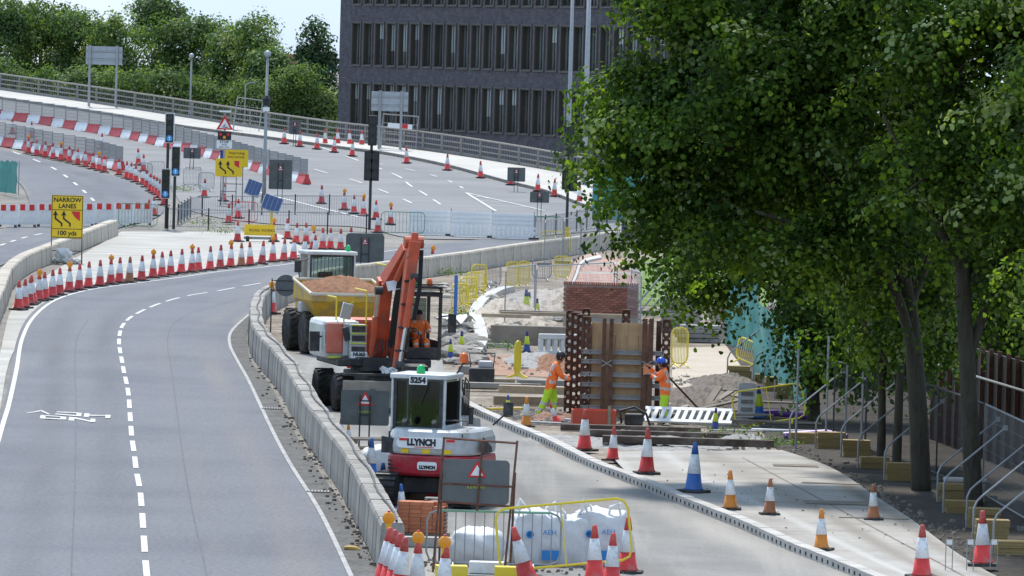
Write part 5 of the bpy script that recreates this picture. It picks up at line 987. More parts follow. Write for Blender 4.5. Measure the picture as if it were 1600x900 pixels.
MB().tube([(.16, -2.9, 2.3), (.34, -2.82, 3.6)], .09, 10).build('stick_ram', M_mor, we); MB().tube([(.02, -2.9, 1.3), (.16, -2.9, 2.3)], .05, 8).build('ram_rod', M_steel, we); MB().tube([(.10, -1.75, 3.5), (.40, -2.35, 4.5)], .08, 10).build('stick_ram', M_mor, we)
b = MB(); b.box((.05, -1.62, 3.35), (.34, .02, .26), rot=Matrix.Rotation(R(-12), 3, 'Y') @ Matrix.Rotation(R(-20), 3, 'X')); b.build('maker_plate', M_signw, we)
hs_ = MB()
for k in range(5): hs_.tube([(.08 + k * .035, -1.05, 1.7), (.10 + k * .035, -1.5, 2.9), (.20 + k * .03, -2.0, 4.1), (.60 + k * .02, -2.3, 4.3), (.52 + k * .02, -2.6, 3.3), (.36 + k * .02, -2.75, 2.5)], .02, 5)
hs_.build('hoses', M_hose, we); MB().lathe([(.16, -.25), (.16, .25)], 12, 0, M=Matrix.Translation((.46, -2.15, 4.5)) @ Matrix.Rotation(R(90), 4, 'Y')).build('pivot', M_mor, we)
MB().prism([(-3.1, 1.3), (-2.55, 1.35), (-2.4, .7), (-2.75, .2), (-3.2, .45)], .05, .75, 'X').build('bucket', M_mblk, we)
sk = MB()
for k in range(9): sk.tube([(-.2 + random.uniform(-.1, .4), -1.4 + random.uniform(-.2, .2), 1.02), (-.1 + random.uniform(-.1, .5), -1.35, 1.12 + random.uniform(0, .08)), (.2 + random.uniform(-.3, .3), -1.4, 1.02)], .045, 5)
sk.build('rope_coil', M_plas, we)
for x_, y_, z_ in ((-.34, -.85, 1.35), (.22, -.85, 1.35), (-.30, -1.45, 3.2), (.26, -1.45, 3.2), (.02, -2.92, 1.32), (.36, -2.8, 3.6)): MB().lathe([(.11, -.1), (.11, .1)], 10, 0, M=Matrix.Translation((x_, y_, z_)) @ Matrix.Rotation(R(90), 4, 'Y')).build('pin_boss', M_mblk, we)
for k in range(5): MB().box((.40 - k * .085, -2.52 - k * .1, 4.1 - k * .6), (.34, .05, .06)).build('hose_clamp', M_mblk, we)
MB().box((-.05, -.9, 1.25), (1.1, .5, .35)).build('boom_foot', M_mblk, we)
for k in range(7): MB().tube([(-.35 + k * .11, -1.0, 1.15), (-.3 + k * .1, -1.15, 1.5 + .08 * (k % 3)), (-.2 + k * .07, -1.0, 1.9)], .02, 5).build('feed_hose', M_hose, we)

'''# ---- white flatbed truck mostly hidden behind the wheeled excavator
p = ground_at(520, 600); tk = T('flatbed_truck', 'white truck cab half hidden behind the wheeled excavator', 'truck', p, R(8))
rbox('cab', tk, (0, .8, 1.55), (1.9, 1.7, 1.5), M_wht, .15, taper=(.92, .85)); MB().box((0, -.02, 1.9), (1.55, .03, .6)).build('windscreen', M_glass, tk, bevel=.02); MB().box((-.93, .8, 1.9), (.03, .9, .55)).build('side_window', M_glass, tk); rbox('bumper', tk, (0, -.08, .6), (1.9, .25, .35), M_mblk); rbox('flatbed', tk, (0, 3.4, .95), (2.0, 3.4, .15), M_galvd, .02)
for s in (-1, 1): rbox('mirror', tk, (s * 1.2, .1, 1.85), (.24, .1, .45), M_mblk, .03); wheel(tk, (s * .85, .6, .42), .42, .28, M_galv, 14); wheel(tk, (s * .85, 3.6, .42), .42, .28, M_galv, 14)

'''
# ---- yellow site dumper with a white cab and a heap of soil
p = ground_at(525, 553); du = T('site_dumper', 'yellow skip dumper heaped with brown soil and fitted with a white cab', 'dumper', p, R(14), scale=.94)
for x_, y_ in ((-1.0, -.6), (1.0, -.6), (-1.0, 1.9), (1.0, 1.9)): wheel(du, (x_, y_, .68), .68, .52, M_myel, 20)
rbox('chassis', du, (0, .8, .85), (1.0, 3.8, .5), M_mblk); rbox('mudguard', du, (-1.05, -.35, 1.5), (.55, .5, .35), M_grey, .05)
sk = MB(); lo, hi = [(-1.0, -1.5), (1.0, -1.5), (.95, .45), (-.95, .45)], [(-1.28, -2.0), (1.28, -2.0), (1.28, .75), (-1.28, .75)]
sk.v = [(x, y, 1.25) for x, y in lo] + [(x, y, 1.75) for x, y in hi] + [(-1.28, -2.0, 1.95), (1.28, -2.0, 1.95), (1.28, .75, 2.32), (-1.28, .75, 2.32)]
for i in range(4): sk.face((i, (i + 1) % 4, 4 + (i + 1) % 4, 4 + i)); sk.face((4 + i, 4 + (i + 1) % 4, 8 + (i + 1) % 4, 8 + i))
sk.face((3, 2, 1, 0)); o = sk.build('skip', M_myel, du); o.modifiers.new('solid', 'SOLIDIFY').thickness = .06
MB().tube([(-1.28, -2.0, 1.97), (1.28, -2.0, 1.97), (1.28, .75, 2.34), (-1.28, .75, 2.34), (-1.28, -2.0, 1.97)], .06, 6).build('skip_rim', mat('rim_pale', (.62, .55, .42), .6, dirt=(.4, .34, .26), damt=.5), du)
so_ = MB(); n = 36
for i in range(n + 1):
    for j in range(n + 1):
        x, y = -1.22 + 2.44 * i / n, -1.94 + 2.64 * j / n; e = max(0, 1 - (abs(x) / 1.22) ** 3) * max(0, 1 - (abs(y + .62) / 1.32) ** 3)
        so_.v.append((x, y, 1.93 + (y + 1.94) / 2.64 * .3 + .38 * e * (.8 + .2 * math.sin(3 * x + 1) * math.cos(2.3 * y)) + random.uniform(-.05, .055) * (e > .02)))
for i in range(n):
    for j in range(n): a = i * (n + 1) + j; so_.face((a, a + n + 1, a + n + 2, a + 1))
tag(so_.build('soil_load', M_soil, None, p, R(14), True), 'heap of brown soil filling the yellow dumper skip', 'soil heap').scale = (.94, .94, .94)
fr = MB()
for x in (-.72, .72):
    for y in (1.0, 2.2): fr.box((x, y, 2.3), (.11, .11, 1.7))
fr.box((0, 1.6, 3.18), (1.65, 1.45, .12)); fr.box((0, 1.6, 1.6), (1.5, 1.3, .5)); fr.build('cab_frame', M_wht, du, bevel=.03)
MB().box((0, .98, 2.5), (1.34, .02, 1.25)).build('windscreen', M_dglass, du); rbox('seat', du, (0, 1.9, 2.2), (.5, .14, .7), M_mblk, .05); MB().tube([(0, 1.1, 1.9), (0, 1.35, 2.25)], .03, 6).build('steering_column', M_mblk, du); MB().box((-.74, 1.6, 2.5), (.02, 1.05, 1.2)).build('side_window', M_dglass, du); MB().box((.74, 1.6, 2.5), (.02, 1.05, 1.2)).build('side_window', M_dglass, du); MB().box((0, 2.22, 2.5), (1.34, .02, 1.25)).build('rear_window', M_dglass, du)
g = MB()
for k in range(11): g.box((-.6 + k * .12, .92, 2.55), (.014, .014, 1.1))
g.build('window_guard', M_mblk, du); b = MB(); 
for zz in (1.9, 3.1): b.box((0, .955, zz), (1.42, .03, .07))
for xx in (-.69, .69): b.box((xx, .955, 2.5), (.06, .03, 1.15))
b.build('window_seal', M_mblk, du); beacon(du, (.6, 1.3, 3.24), M_green_l, .07)
MB().tube([(-1.05, .9, 2.3), (-1.15, .8, 2.9), (-.8, .8, 3.0)], .025, 5).build('mirror_arm', M_mblk, du); rbox('mirror', du, (-1.15, .8, 2.75), (.22, .06, .4), M_mblk, .03); rbox('engine_cover', du, (0, 2.7, 1.5), (1.4, 1.0, .7), M_myel, .08)
MB().tube([(1.3, -1.2, 1.3), (1.3, -1.2, 2.9), (1.3, .3, 2.9)], .03, 6).build('handrail', M_yel, du)
# ------------------------------------------------------------------ people
def skin_person(name, label, joints, bones, loc, rz, helmet, face_dir, sc_=1.0, jacket=None, band=True, cap=False):
    """joints: name -> ((x,y,z), radius); bones: (a, b, material key)"""
    names = list(joints); me = bpy.data.meshes.new('sk'); me.from_pydata([Vector(joints[n][0]) for n in names], [(names.index(a), names.index(b)) for a, b, _ in bones], [])
    o = bpy.data.objects.new('sk', me); COL.objects.link(o); md = o.modifiers.new('s', 'SKIN'); md.use_smooth_shade = True; o.modifiers.new('u', 'SUBSURF').render_levels = 2; o.modifiers['u'].levels = 2
    for i, n in enumerate(names): v = me.skin_vertices[0].data[i]; r = joints[n][1]; v.radius = (r, r) if not isinstance(r, tuple) else r; v.use_root = (n == 'pelvis')
    dg = bpy.context.evaluated_depsgraph_get(); dg.update(); bm_ = bpy.data.meshes.new_from_object(o.evaluated_get(dg)); bpy.data.objects.remove(o); bm_.name = 'body'
    keys = ['jacket', 'trousers', 'skin', 'boot', 'glove', 'tape']; ms = {'jacket': M_hiv, 'trousers': jacket or M_hig, 'skin': M_skin, 'boot': M_boot, 'glove': M_glove, 'tape': M_refl}
    bm_.materials.clear()
    for k in keys: bm_.materials.append(ms[k])
    seg = [(Vector(joints[a][0]), Vector(joints[b][0]), k, a, b) for a, b, k in bones]
    for pg in bm_.polygons:
        c = pg.center; best = None
        for a, b, k, na, nb in seg:
            ab = b - a; t = max(0, min(1, (c - a).dot(ab) / max(1e-9, ab.length_squared))); d = (c - a - ab * t).length
            if best is None or d < best[0]: best = (d, k, t, na, nb)
        k = best[1]
        if k == 'trousers' and best[3] in ('pelvis', 'hipL', 'hipR') and not cap and c.z > joints['pelvis'][0][2] - .13: k = 'jacket'
        if band and k == 'jacket':
            z = c.z
            if best[3] in ('pelvis', 'waist', 'chest') or best[4] in ('waist', 'chest'):
                zp = joints['pelvis'][0][2]; zc = joints['chest'][0][2]
                if abs((z - zp) - .06) < .034 or abs((z - zp) - .24) < .034: k = 'tape'
            elif best[3].startswith('elb') and abs(best[2] - .4) < .17: k = 'tape'
            if best[4] in ('shL', 'shR') and best[2] > .55 and c.z < joints['chest'][0][2] + .12: k = 'tape'
        if band and k == 'trousers' and best[3].startswith('knee') and (abs(best[2] - .30) < .10 or abs(best[2] - .68) < .10): k = 'tape'
        pg.material_index = keys.index(k); pg.use_smooth = True
    t = T('person', label, 'person', loc, rz); t.scale = (sc_,) * 3
    O('body', bm_, t)
    h = Vector(joints['head'][0]); fd = Vector(face_dir).normalized(); up = Vector((0, 0, 1)); sd_ = fd.cross(up).normalized()
    Mh = Matrix((( *sd_, 0), (*fd, 0), (*up, 0), (0, 0, 0, 1))).transposed(); Mh.translation = h
    if not cap:
        hm = MB(); hm.lathe([(.128, .03), (.127, .07), (.115, .115), (.085, .15), (.045, .168), (.005, .172)], 18, 0, M=Mh); 
        br = [(.13 * math.cos(R(a)), (.145 if math.sin(R(a)) < 0 else .145 + .05 * math.sin(R(a))) * math.sin(R(a))) for a in range(0, 360, 20)]
        n0 = len(hm.v); hm.v += [tuple(Mh @ Vector((x, y, .025))) for x, y in br] + [tuple(Mh @ Vector((x * .98, y * .98, .04))) for x, y in br]; nb = len(br)
        hm.face([n0 + i for i in range(nb)]); hm.face([n0 + nb + i for i in range(nb)][::-1])
        for i in range(nb): hm.face((n0 + i, n0 + (i + 1) % nb, n0 + nb + (i + 1) % nb, n0 + nb + i))
        hm.box(Mh @ Vector((0, .0, .165)), (.03, .03, .012)); hm.build('helmet', helmet, t, smooth=True)
    else: MB().lathe([(.105, .03), (.108, .06), (.09, .10), (.04, .12), (.005, .122)], 16, 0, M=Mh).box(Mh @ Vector((0, .13, .035)), (.14, .1, .015)).build('cap', helmet, t, smooth=True)
    fc = MB(); 
    for s in (-1, 1):
        fc.box(Mh @ Vector((s * .035, .092, .005)), (.022, .022, .012)); fc.box(Mh @ Vector((s * .035, .094, .022)), (.034, .02, .008))
    fc.box(Mh @ Vector((0, .09, -.055)), (.05, .022, .012)); fc.build('eyes_and_mouth', M_hair, t)
    ns = MB(); ns.add([Mh @ Vector(v) for v in ((-.014, .085, -.02), (.014, .085, -.02), (0, .125, -.022), (0, .09, .022))], [(0, 1, 2), (0, 2, 3), (1, 3, 2), (0, 3, 1)])
    for s in (-1, 1): ns.box(Mh @ Vector((s * .10, -.005, -.005)), (.02, .035, .055))
    ns.build('nose_and_ears', M_skin, t); hr = MB(); hr.lathe([(.09, -.08), (.104, -.02), (.106, .03)], 14, 0, M=Mh @ Matrix.Translation((0, -.025, 0))); hr.build('hair', M_hair, t, smooth=True)
    return t
def hand(j, bn, tagk, wrist, d, n, side, key='skin', curl=.5, s=1.0):
    """palm and five fingers beyond a wrist joint; d = pointing direction, n = palm normal, curl towards n"""
    w_ = Vector(j[wrist][0]); d = Vector(d).normalized(); n = Vector(n); n = (n - d * n.dot(d)).normalized(); sd_ = d.cross(n) * side
    pm = w_ + d * .05 * s; j[tagk + 'palm'] = (tuple(pm), (.036 * s, .022 * s)); bn.append((wrist, tagk + 'palm', key))
    for k, (off, L) in enumerate(((-.03, .072), (-.01, .082), (.01, .078), (.028, .062))):
        a = pm + sd_ * off * s + d * .04 * s; b = a + (d + n * curl * .6) * L * .5 * s; c = b + (d * (1 - curl) + n * curl) * L * .55 * s
        for nm, q in (('a', a), ('b', b), ('c', c)): j[f'{tagk}{k}{nm}'] = (tuple(q), .0095 * s)
        bn += [(tagk + 'palm', f'{tagk}{k}a', key), (f'{tagk}{k}a', f'{tagk}{k}b', key), (f'{tagk}{k}b', f'{tagk}{k}c', key)]
    a = pm - sd_ * .045 * s + d * .0; b = a + (d * .6 - sd_ * .5 + n * .3) * .04 * s
    for nm, q in (('a', a), ('b', b)): j[f'{tagk}t{nm}'] = (tuple(q), .011 * s)
    bn += [(tagk + 'palm', tagk + 'ta', key), (tagk + 'ta', tagk + 'tb', key)]
def std_bones(): return [('pelvis', 'waist', 'jacket'), ('waist', 'chest', 'jacket'), ('chest', 'neck', 'jacket'), ('neck', 'chin', 'skin'), ('chin', 'head', 'skin'), ('head', 'crown', 'skin'), ('chest', 'shL', 'jacket'), ('shL', 'elbL', 'jacket'), ('elbL', 'wrL', 'jacket'), ('chest', 'shR', 'jacket'), ('shR', 'elbR', 'jacket'), ('elbR', 'wrR', 'jacket'),
    ('pelvis', 'hipL', 'trousers'), ('hipL', 'kneeL', 'trousers'), ('kneeL', 'ankL', 'trousers'), ('ankL', 'toeL', 'boot'), ('pelvis', 'hipR', 'trousers'), ('hipR', 'kneeR', 'trousers'), ('kneeR', 'ankR', 'trousers'), ('ankR', 'toeR', 'boot')]
def rad(): return dict(pelvis=(.215, .185), waist=(.22, .18), chest=(.235, .185), neck=.068, chin=.085, head=.105, crown=.07, shL=.105, elbL=.08, wrL=.052, shR=.105, elbR=.08, wrR=.052, hipL=.135, kneeL=.105, ankL=.085, toeL=.06, hipR=.135, kneeR=.105, ankR=.085, toeR=.06)
def person(name, label, pos, loc, rz, helmet, fd, hands, sc_=1.0, key='skin', **kw):
    r = rad(); j = {k: (pos[k], r[k]) for k in pos}; bn = std_bones()
    for wr, d, n, side, curl in hands: hand(j, bn, wr + '_', wr, d, n, side, key, curl)
    return skin_person(name, label, j, bn, loc, rz, helmet, fd, sc_, **kw)
# left worker: faces right (+x), leaning to the formwork, legs apart
p = ground_at(862, 653)
person('person', 'worker in orange jacket and dark helmet leaning on the formwork', dict(pelvis=(-.05, 0, .92), waist=(0, 0, 1.08), chest=(.07, 0, 1.33), neck=(.14, 0, 1.50), chin=(.19, 0, 1.56), head=(.20, 0, 1.64), crown=(.20, 0, 1.73), shL=(.06, .19, 1.42), elbL=(.22, .26, 1.16), wrL=(.42, .16, 1.10), shR=(.08, -.20, 1.42), elbR=(.24, -.25, 1.14), wrR=(.46, -.12, 1.05),
    hipL=(-.06, .10, .88), kneeL=(.06, .14, .50), ankL=(.03, .15, .10), toeL=(.20, .16, .05), hipR=(-.06, -.11, .88), kneeR=(-.18, -.16, .50), ankR=(-.36, -.18, .10), toeR=(-.20, -.20, .05)), p, 0, M_hblk, (1, 0, -.15), [('wrL', (1, -.1, 0), (0, -.3, -1), 1, .45), ('wrR', (1, .2, 0), (0, .3, -1), -1, .45)], .93, 'glove')
# right worker: faces left, one hand raised to the soldier beam
p = ground_at(1036, 664)
person('person', 'worker in orange jacket and blue helmet reaching up at the formwork', dict(pelvis=(.03, 0, .92), waist=(.02, 0, 1.10), chest=(0, 0, 1.34), neck=(-.05, 0, 1.50), chin=(-.09, 0, 1.56), head=(-.10, 0, 1.64), crown=(-.10, 0, 1.73), shL=(0, -.19, 1.42), elbL=(-.18, -.25, 1.22), wrL=(-.36, -.15, 1.32), shR=(0, .19, 1.42), elbR=(-.20, .24, 1.30), wrR=(-.38, .14, 1.50),
    hipL=(.03, -.10, .88), kneeL=(.0, -.12, .50), ankL=(.05, -.13, .10), toeL=(-.12, -.14, .05), hipR=(.03, .10, .88), kneeR=(.02, .13, .50), ankR=(.08, .14, .10), toeR=(-.09, .15, .05)), p, 0, M_hblue, (-1, 0, .05), [('wrL', (-.9, .1, .3), (0, .4, -1), 1, .5), ('wrR', (-.8, 0, .6), (-.3, -.3, -1), -1, .5)], .93, 'glove')
# operator seated in the wheeled excavator, facing the camera
q = we.matrix_basis.to_3x3() if False else Matrix.Rotation(R(12), 3, 'Z'); sp = Vector(we.location) + q @ Vector((1.08, .0, 1.12)) * .96
person('person', 'seated operator in an orange vest at the wheel of the excavator', dict(pelvis=(0, .10, .72), waist=(0, .10, .88), chest=(0, .10, 1.12), neck=(0, .08, 1.28), chin=(0, .04, 1.34), head=(0, .05, 1.42), crown=(0, .05, 1.50), shL=(-.19, .08, 1.20), elbL=(-.26, -.08, .98), wrL=(-.15, -.32, 1.0), shR=(.19, .08, 1.20), elbR=(.27, -.08, .98), wrR=(.17, -.32, 1.0),
    hipL=(-.10, .08, .70), kneeL=(-.15, -.38, .72), ankL=(-.15, -.48, .40), toeL=(-.15, -.62, .36), hipR=(.10, .08, .70), kneeR=(.15, -.38, .72), ankR=(.15, -.48, .40), toeR=(.15, -.62, .36)), sp, R(12), M_navycl, (0, -1, -.1), [('wrL', (.3, -1, .1), (.5, 0, -1), 1, .6), ('wrR', (-.3, -1, .1), (-.5, 0, -1), -1, .6)], .96, jacket=M_hiv, cap=True)

# ------------------------------------------------------------------ formwork
p = ground_at(965, 652); fw = T('column_formwork', 'plywood column formwork with rusty steel soldiers and grey walers', 'formwork', p); u = hpx(p, 1)
def soldier(x, y, h, wd=.21, label=None, rz=0, z0=0.0, tilt=0):
    m = MB(); n = int(h / .215); ph = h / n
    for i in range(n):                           # web with round holes
        zc = ph * (i + .5); o = len(m.v); N = 12; hr = wd * .24
        sq = []
        for k in range(N):
            a = 2 * math.pi * k / N; cx, cz = math.cos(a), math.sin(a); s = 1 / max(abs(cx) / (wd / 2), abs(cz) / (ph / 2)); sq.append((cx * s, cz * s))
        for y_ in (-.02, .02): m.v += [(hr * math.cos(2 * math.pi * k / N), y_, zc + hr * math.sin(2 * math.pi * k / N)) for k in range(N)] + [(a, y_, zc + b) for a, b in sq]
        for k in range(N):
            k2 = (k + 1) % N; m.face((o + k, o + k2, o + N + k2, o + N + k)); m.face((o + 2 * N + k, o + 3 * N + k, o + 3 * N + k2, o + 2 * N + k2)); m.face((o + k, o + 2 * N + k, o + 2 * N + k2, o + k2))
    for s in (-1, 1): m.box((s * wd / 2, 0, h / 2), (.022, .13, h))
    o_ = m.build('soldier', M_rust, fw, (x, y, z0), rz)
    MB().box((0, 0, h + .012), (wd * 1.2, .18, .025)).build('end_plate', M_rust, o_); return o_
X = lambda px: (px - 965) * u
for i, px in enumerate((887, 895, 904, 913)): soldier(X(px), .9 - i * .45, (162 - i * 2) * u, .19)
for px in (940, 951): MB().box((X(px), -.62, 78 * u), (.10, .12, 156 * u)).build('soldier', M_rust, fw); 
for px in (1003, 1013): MB().box((X(px), -.62, 78 * u), (.12, .12, 158 * u)).build('soldier', M_rust, fw)
soldier(X(1037), -.45, 155 * u, .19); MB().box((X(1026), .2, 76 * u), (.13, .13, 152 * u)).build('soldier', M_rust, fw)
for px in (912, 975): soldier(X(px), 1.1, 165 * u, .19)
x0, x1 = X(921), X(1012)
nb = 5
for k in range(nb): a, b = x0 + (x1 - x0) * k / nb, x0 + (x1 - x0) * (k + 1) / nb; MB().box(((a + b) / 2, -.40 + (.012 if k % 2 else 0), 74 * u), (b - a - .008, .03, 148 * u)).build('plywood_sheet', M_ply, fw)
for xx in (x0 - .02, x1 + .02): MB().box((xx, .28, 73 * u), (.03, 1.3, 146 * u)).build('plywood_sheet', M_ply, fw)
MB().box(((x0 + x1) / 2, .9, 73 * u), (x1 - x0, .03, 146 * u)).build('plywood_sheet', M_ply, fw)
MB().box(((x0 + x1) / 2, .26, 128 * u), (x1 - x0 - .1, 1.2, .05)).build('inner_deck', mat('mossy_board', (.10, .10, .07), .9), fw)
for zz in (16, 33, 52, 68, 88, 103):
    for (a, b) in ((x0 - .25, X(938)), (X(954), X(1001)), (X(1015), X(1034))):
        w_ = MB(); w_.box(((a + b) / 2, -.475, zz * u), (b - a, .07, .07)); w_.box(((a + b) / 2, -.50, zz * u + .045), (b - a, .1, .018)); w_.box(((a + b) / 2, -.50, zz * u - .045), (b - a, .1, .018)); w_.build('waler', M_galv, fw)
for xx, zz in ((945, 86), (1008, 86)): MB().box((X(xx), -.70, zz * u), (.3, .02, .03), rot=Matrix.Rotation(R(30), 3, 'Y')).box((X(xx), -.705, zz * u), (.3, .02, .03), rot=Matrix.Rotation(R(-35), 3, 'Y')).build('wing_bolt', M_galvd, fw)
MB().box((X(1009), -.72, 78 * u), (.22, .03, .26)).build('orange_tag', mat('tag_orange', (.8, .28, .12), .7), fw)
# red tray and pieces round its foot
p = ground_at(927, 668); t = T('red_tray', 'open red steel tray in front of the formwork', 'tray', p, R(3)); u2 = hpx(p, 1)
for c, d in (((0, -.35, .22), (1.05, .03, .44)), ((0, .35, .22), (1.05, .03, .44)), ((-.52, 0, .22), (.03, .67, .44)), ((.52, 0, .22), (.03, .67, .44)), ((0, 0, .02), (1.0, .66, .03))): MB().box(c, d).build('side', M_boardred, t)
MB().box((.36, -.38, .28), (.08, .03, .56)).build('batten', M_timb, t)
def plank(px, py, L, wd, th, rz, label, m=M_timb, z=.02, tilt=0, name='timber_baulk', cat='timber', group=None):
    p = ground_at(px, py, z + th / 2); o = MB().box((0, 0, 0), (L, wd, th)).build(name, m, None, p, rz, bevel=.008); o.rotation_euler = (0, tilt, rz); return tag(o, label, cat, group)
M_sleep = mat('sleeper_brown', (.085, .062, .048), .85, var=.3, dirt=(.24, .21, .18), damt=.6, dscale=2)
plank(985, 676, 3.4, .3, .15, R(1), 'brown sleeper lying nearest the red tray', M_sleep); plank(1040, 688, 3.9, .3, .16, R(-1), 'long brown sleeper across the slab edge, middle one', M_sleep, .05); plank(1075, 702, 4.0, .3, .17, R(-1), 'long brown sleeper at the slab edge, nearest one', M_sleep, .1)
plank(828, 634, 1.9, .3, .22, R(4), 'pale timber baulk by the blue and lime cone'); plank(835, 622, 1.9, .4, .2, R(-3), 'stacked timber baulk behind the blue and lime cone', z=.12); plank(770, 612, 1.5, .35, .14, R(5), 'dark concrete channel cover by the haul road', M_slabst, z=.1)
plank(880, 518, 4.2, .25, .12, R(2), 'long pale plank lying above the excavation', z=.5); plank(790, 520, 1.6, .2, .12, R(-6), 'short plank at the end of the excavated bank', z=.5); plank(850, 514, 3.0, .3, .1, R(4), 'grey board lying below the mesh fence', M_timbd, z=.5)
BOARDS = ['steepest weathered board propped at the trench edge', 'weathered board leaning behind the steepest one at the trench', 'weathered board tipped slightly at the right of the trench pile', 'flat weathered board at the top left of the trench pile', 'weathered board sloping down at the right end of the trench pile', 'flat weathered board topping the trench pile', 'weathered board in front of the upright white panel', 'weathered board behind the yellow tube barrier, farther one', 'weathered board lying left of the white panel foot', 'longest weathered board under the yellow tube barrier']
OFFCUTS = ['pale timber offcut on the red subsoil, left one', 'weathered offcut on the dirt behind the timber baulks', 'grey stone piece right of the timber baulks', 'grey stone piece by the small dark machine', 'bent metal sheet beside the red tray', 'grey metal strip at the left worker feet', 'weathered offcut between the sleepers and the red cones', 'pale offcut near the right end of the sleepers', 'grey metal strip right of the slatted barrier', 'weathered offcut by the green weeds and sleepers', 'white plastic board by the purple duct', 'pale timber board behind the purple duct', 'short yellow tube by the blue and lime cone', 'weathered offcut behind the slatted barrier', 'grey kerb piece beside the curved kerb', 'grey kerb piece before the long brown beam', 'grey kerb piece at the far end of the curved kerb', 'grey kerb piece inside the mesh fence by the bank', 'weathered offcut in front of the brick wall']
for i, (x, y, L, a, tl) in enumerate(((1105, 640, 1.5, 60, -35), (1120, 636, 1.3, 50, -20), (1128, 645, 1.4, 35, -10), (1098, 628, 1.2, 15, 0), (1135, 628, 1.1, -10, 8), (1115, 622, 1.3, 5, 0), (1190, 652, 1.8, 12, 0), (1215, 640, 1.9, -8, 0), (1160, 662, 1.6, 20, 0), (1205, 668, 2.2, -3, 0))):
    plank(x, y, L, .22, .05, R(a), BOARDS[i], M_timbd, z=.12 + .04 * (i % 3), tilt=R(tl), name='loose_board', group='loose boards by the trench')
for i, (x, y, L, wd, th, a, m_) in enumerate(((770, 600, 1.2, .25, .12, 8, M_timb), (800, 606, 1.6, .2, .1, -6, M_timbd), (845, 604, 1.3, .3, .15, 12, M_slabst), (742, 585, .9, .3, .2, -20, M_slabst), (905, 660, .8, .3, .06, 30, M_galv), (850, 664, .9, .25, .05, -15, M_galvd), (1000, 690, 1.1, .2, .05, 12, M_timbd), (1120, 684, 1.0, .15, .04, -9, M_timb), (1145, 676, 1.2, .2, .04, 15, M_galvd), (1180, 690, 1.0, .2, .05, 22, M_timbd), (1225, 676, 1.6, .2, .05, -4, M_plas), (1240, 664, 1.4, .25, .05, 8, M_timb), (790, 642, 1.1, .12, .05, 40, M_yel), (1065, 640, .9, .2, .05, -25, M_timbd), (745, 530, 1.0, .3, .14, 30, M_slabst), (775, 545, .9, .3, .14, -12, M_slabst), (760, 480, 1.1, .3, .12, 5, M_slabst), (835, 470, 1.0, .3, .14, -8, M_slabst), (905, 520, 1.2, .3, .12, 9, M_timbd))):
    plank(x, y, L, wd, th, R(a), OFFCUTS[i], m_, z=.03, name='offcut', cat='offcut')
# steel prop leaning in the trench
p = ground_at(1098, 652); MB().tube([(0, 0, .1), (-1.05, .2, 1.15)], .028, 6).build('steel_prop', M_rust, None, p); tag(bpy.data.objects['steel_prop'], 'thin rusty prop leaning across the trench beside the worker', 'prop')
# white slatted barrier lying, and upright one
p = ground_at(1075, 668, .12); t = T('slatted_barrier', 'white slatted barrier lying tilted before the right worker', 'barrier', p, R(-3)); t.rotation_euler = (R(-52), 0, R(-3)); L = hpx(p, 136)
MB().box((0, 0, .05), (L, .05, .1)).box((0, 0, .50), (L, .05, .1)).build('rail', M_plas, t); sm = MB().box((0, 0, .275), (.09, .05, .36), rot=Matrix.Rotation(R(14), 3, 'Y')).mesh('slat', M_plas)
for i in range(12): O('slat', sm, t, (-L / 2 + .06 + (L - .12) * i / 11, 0, 0))
p = ground_at(1166, 655); t = T('white_board', 'upright white plastic panel beside the yellow tube barrier', 'board', p, R(10)); b = MB(); plate(b, -.22, .05, .22, .92, 0, .06, 0, .05); b.build('panel', M_plas, t)
for z_ in (.25, .45, .65): MB().box((0, -.01, z_), (.3, .03, .1)).build('recess', M_conc, t)
ped_barrier(1206, 668, 110, 62, 'yellow tube barrier leaning among the timbers by the fence', M_yel, rz=R(-6), tilt=R(-10), bars=2, r=.022)
p = ground_at(1215, 655); MB().tube([(-.9, 0, .1), (0, .1, .16), (.9, -.1, .1)], .09, 8).build('purple_duct', M_purple, None, p); tag(bpy.data.objects['purple_duct'], 'purple plastic duct lying among the timbers', 'duct')
p = ground_at(1290, 690); MB().tube([(-1.0, .2, .1), (0, .1, .2), (.5, -.1, .12)], .09, 8).build('purple_pipe', M_purple, None, p); tag(bpy.data.objects['purple_pipe'], 'purple pipe behind the fence posts', 'pipe')
p = ground_at(990, 503); t = T('white_sack', 'white upright sack on top of the kerb stack by the brick wall', 'sack', p + Vector((-.2, 0, 0))); MB().prism([(-.2, .6), (.18, .6), (.22, 1.2), (.1, 1.35), (-.1, 1.32), (-.22, 1.1)], -.15, .15, 'Y').build('sack_body', M_bag, t, bevel=.06); MB().box((0, 0, .3), (.7, .6, .6)).build('pedestal', M_slabst, t)
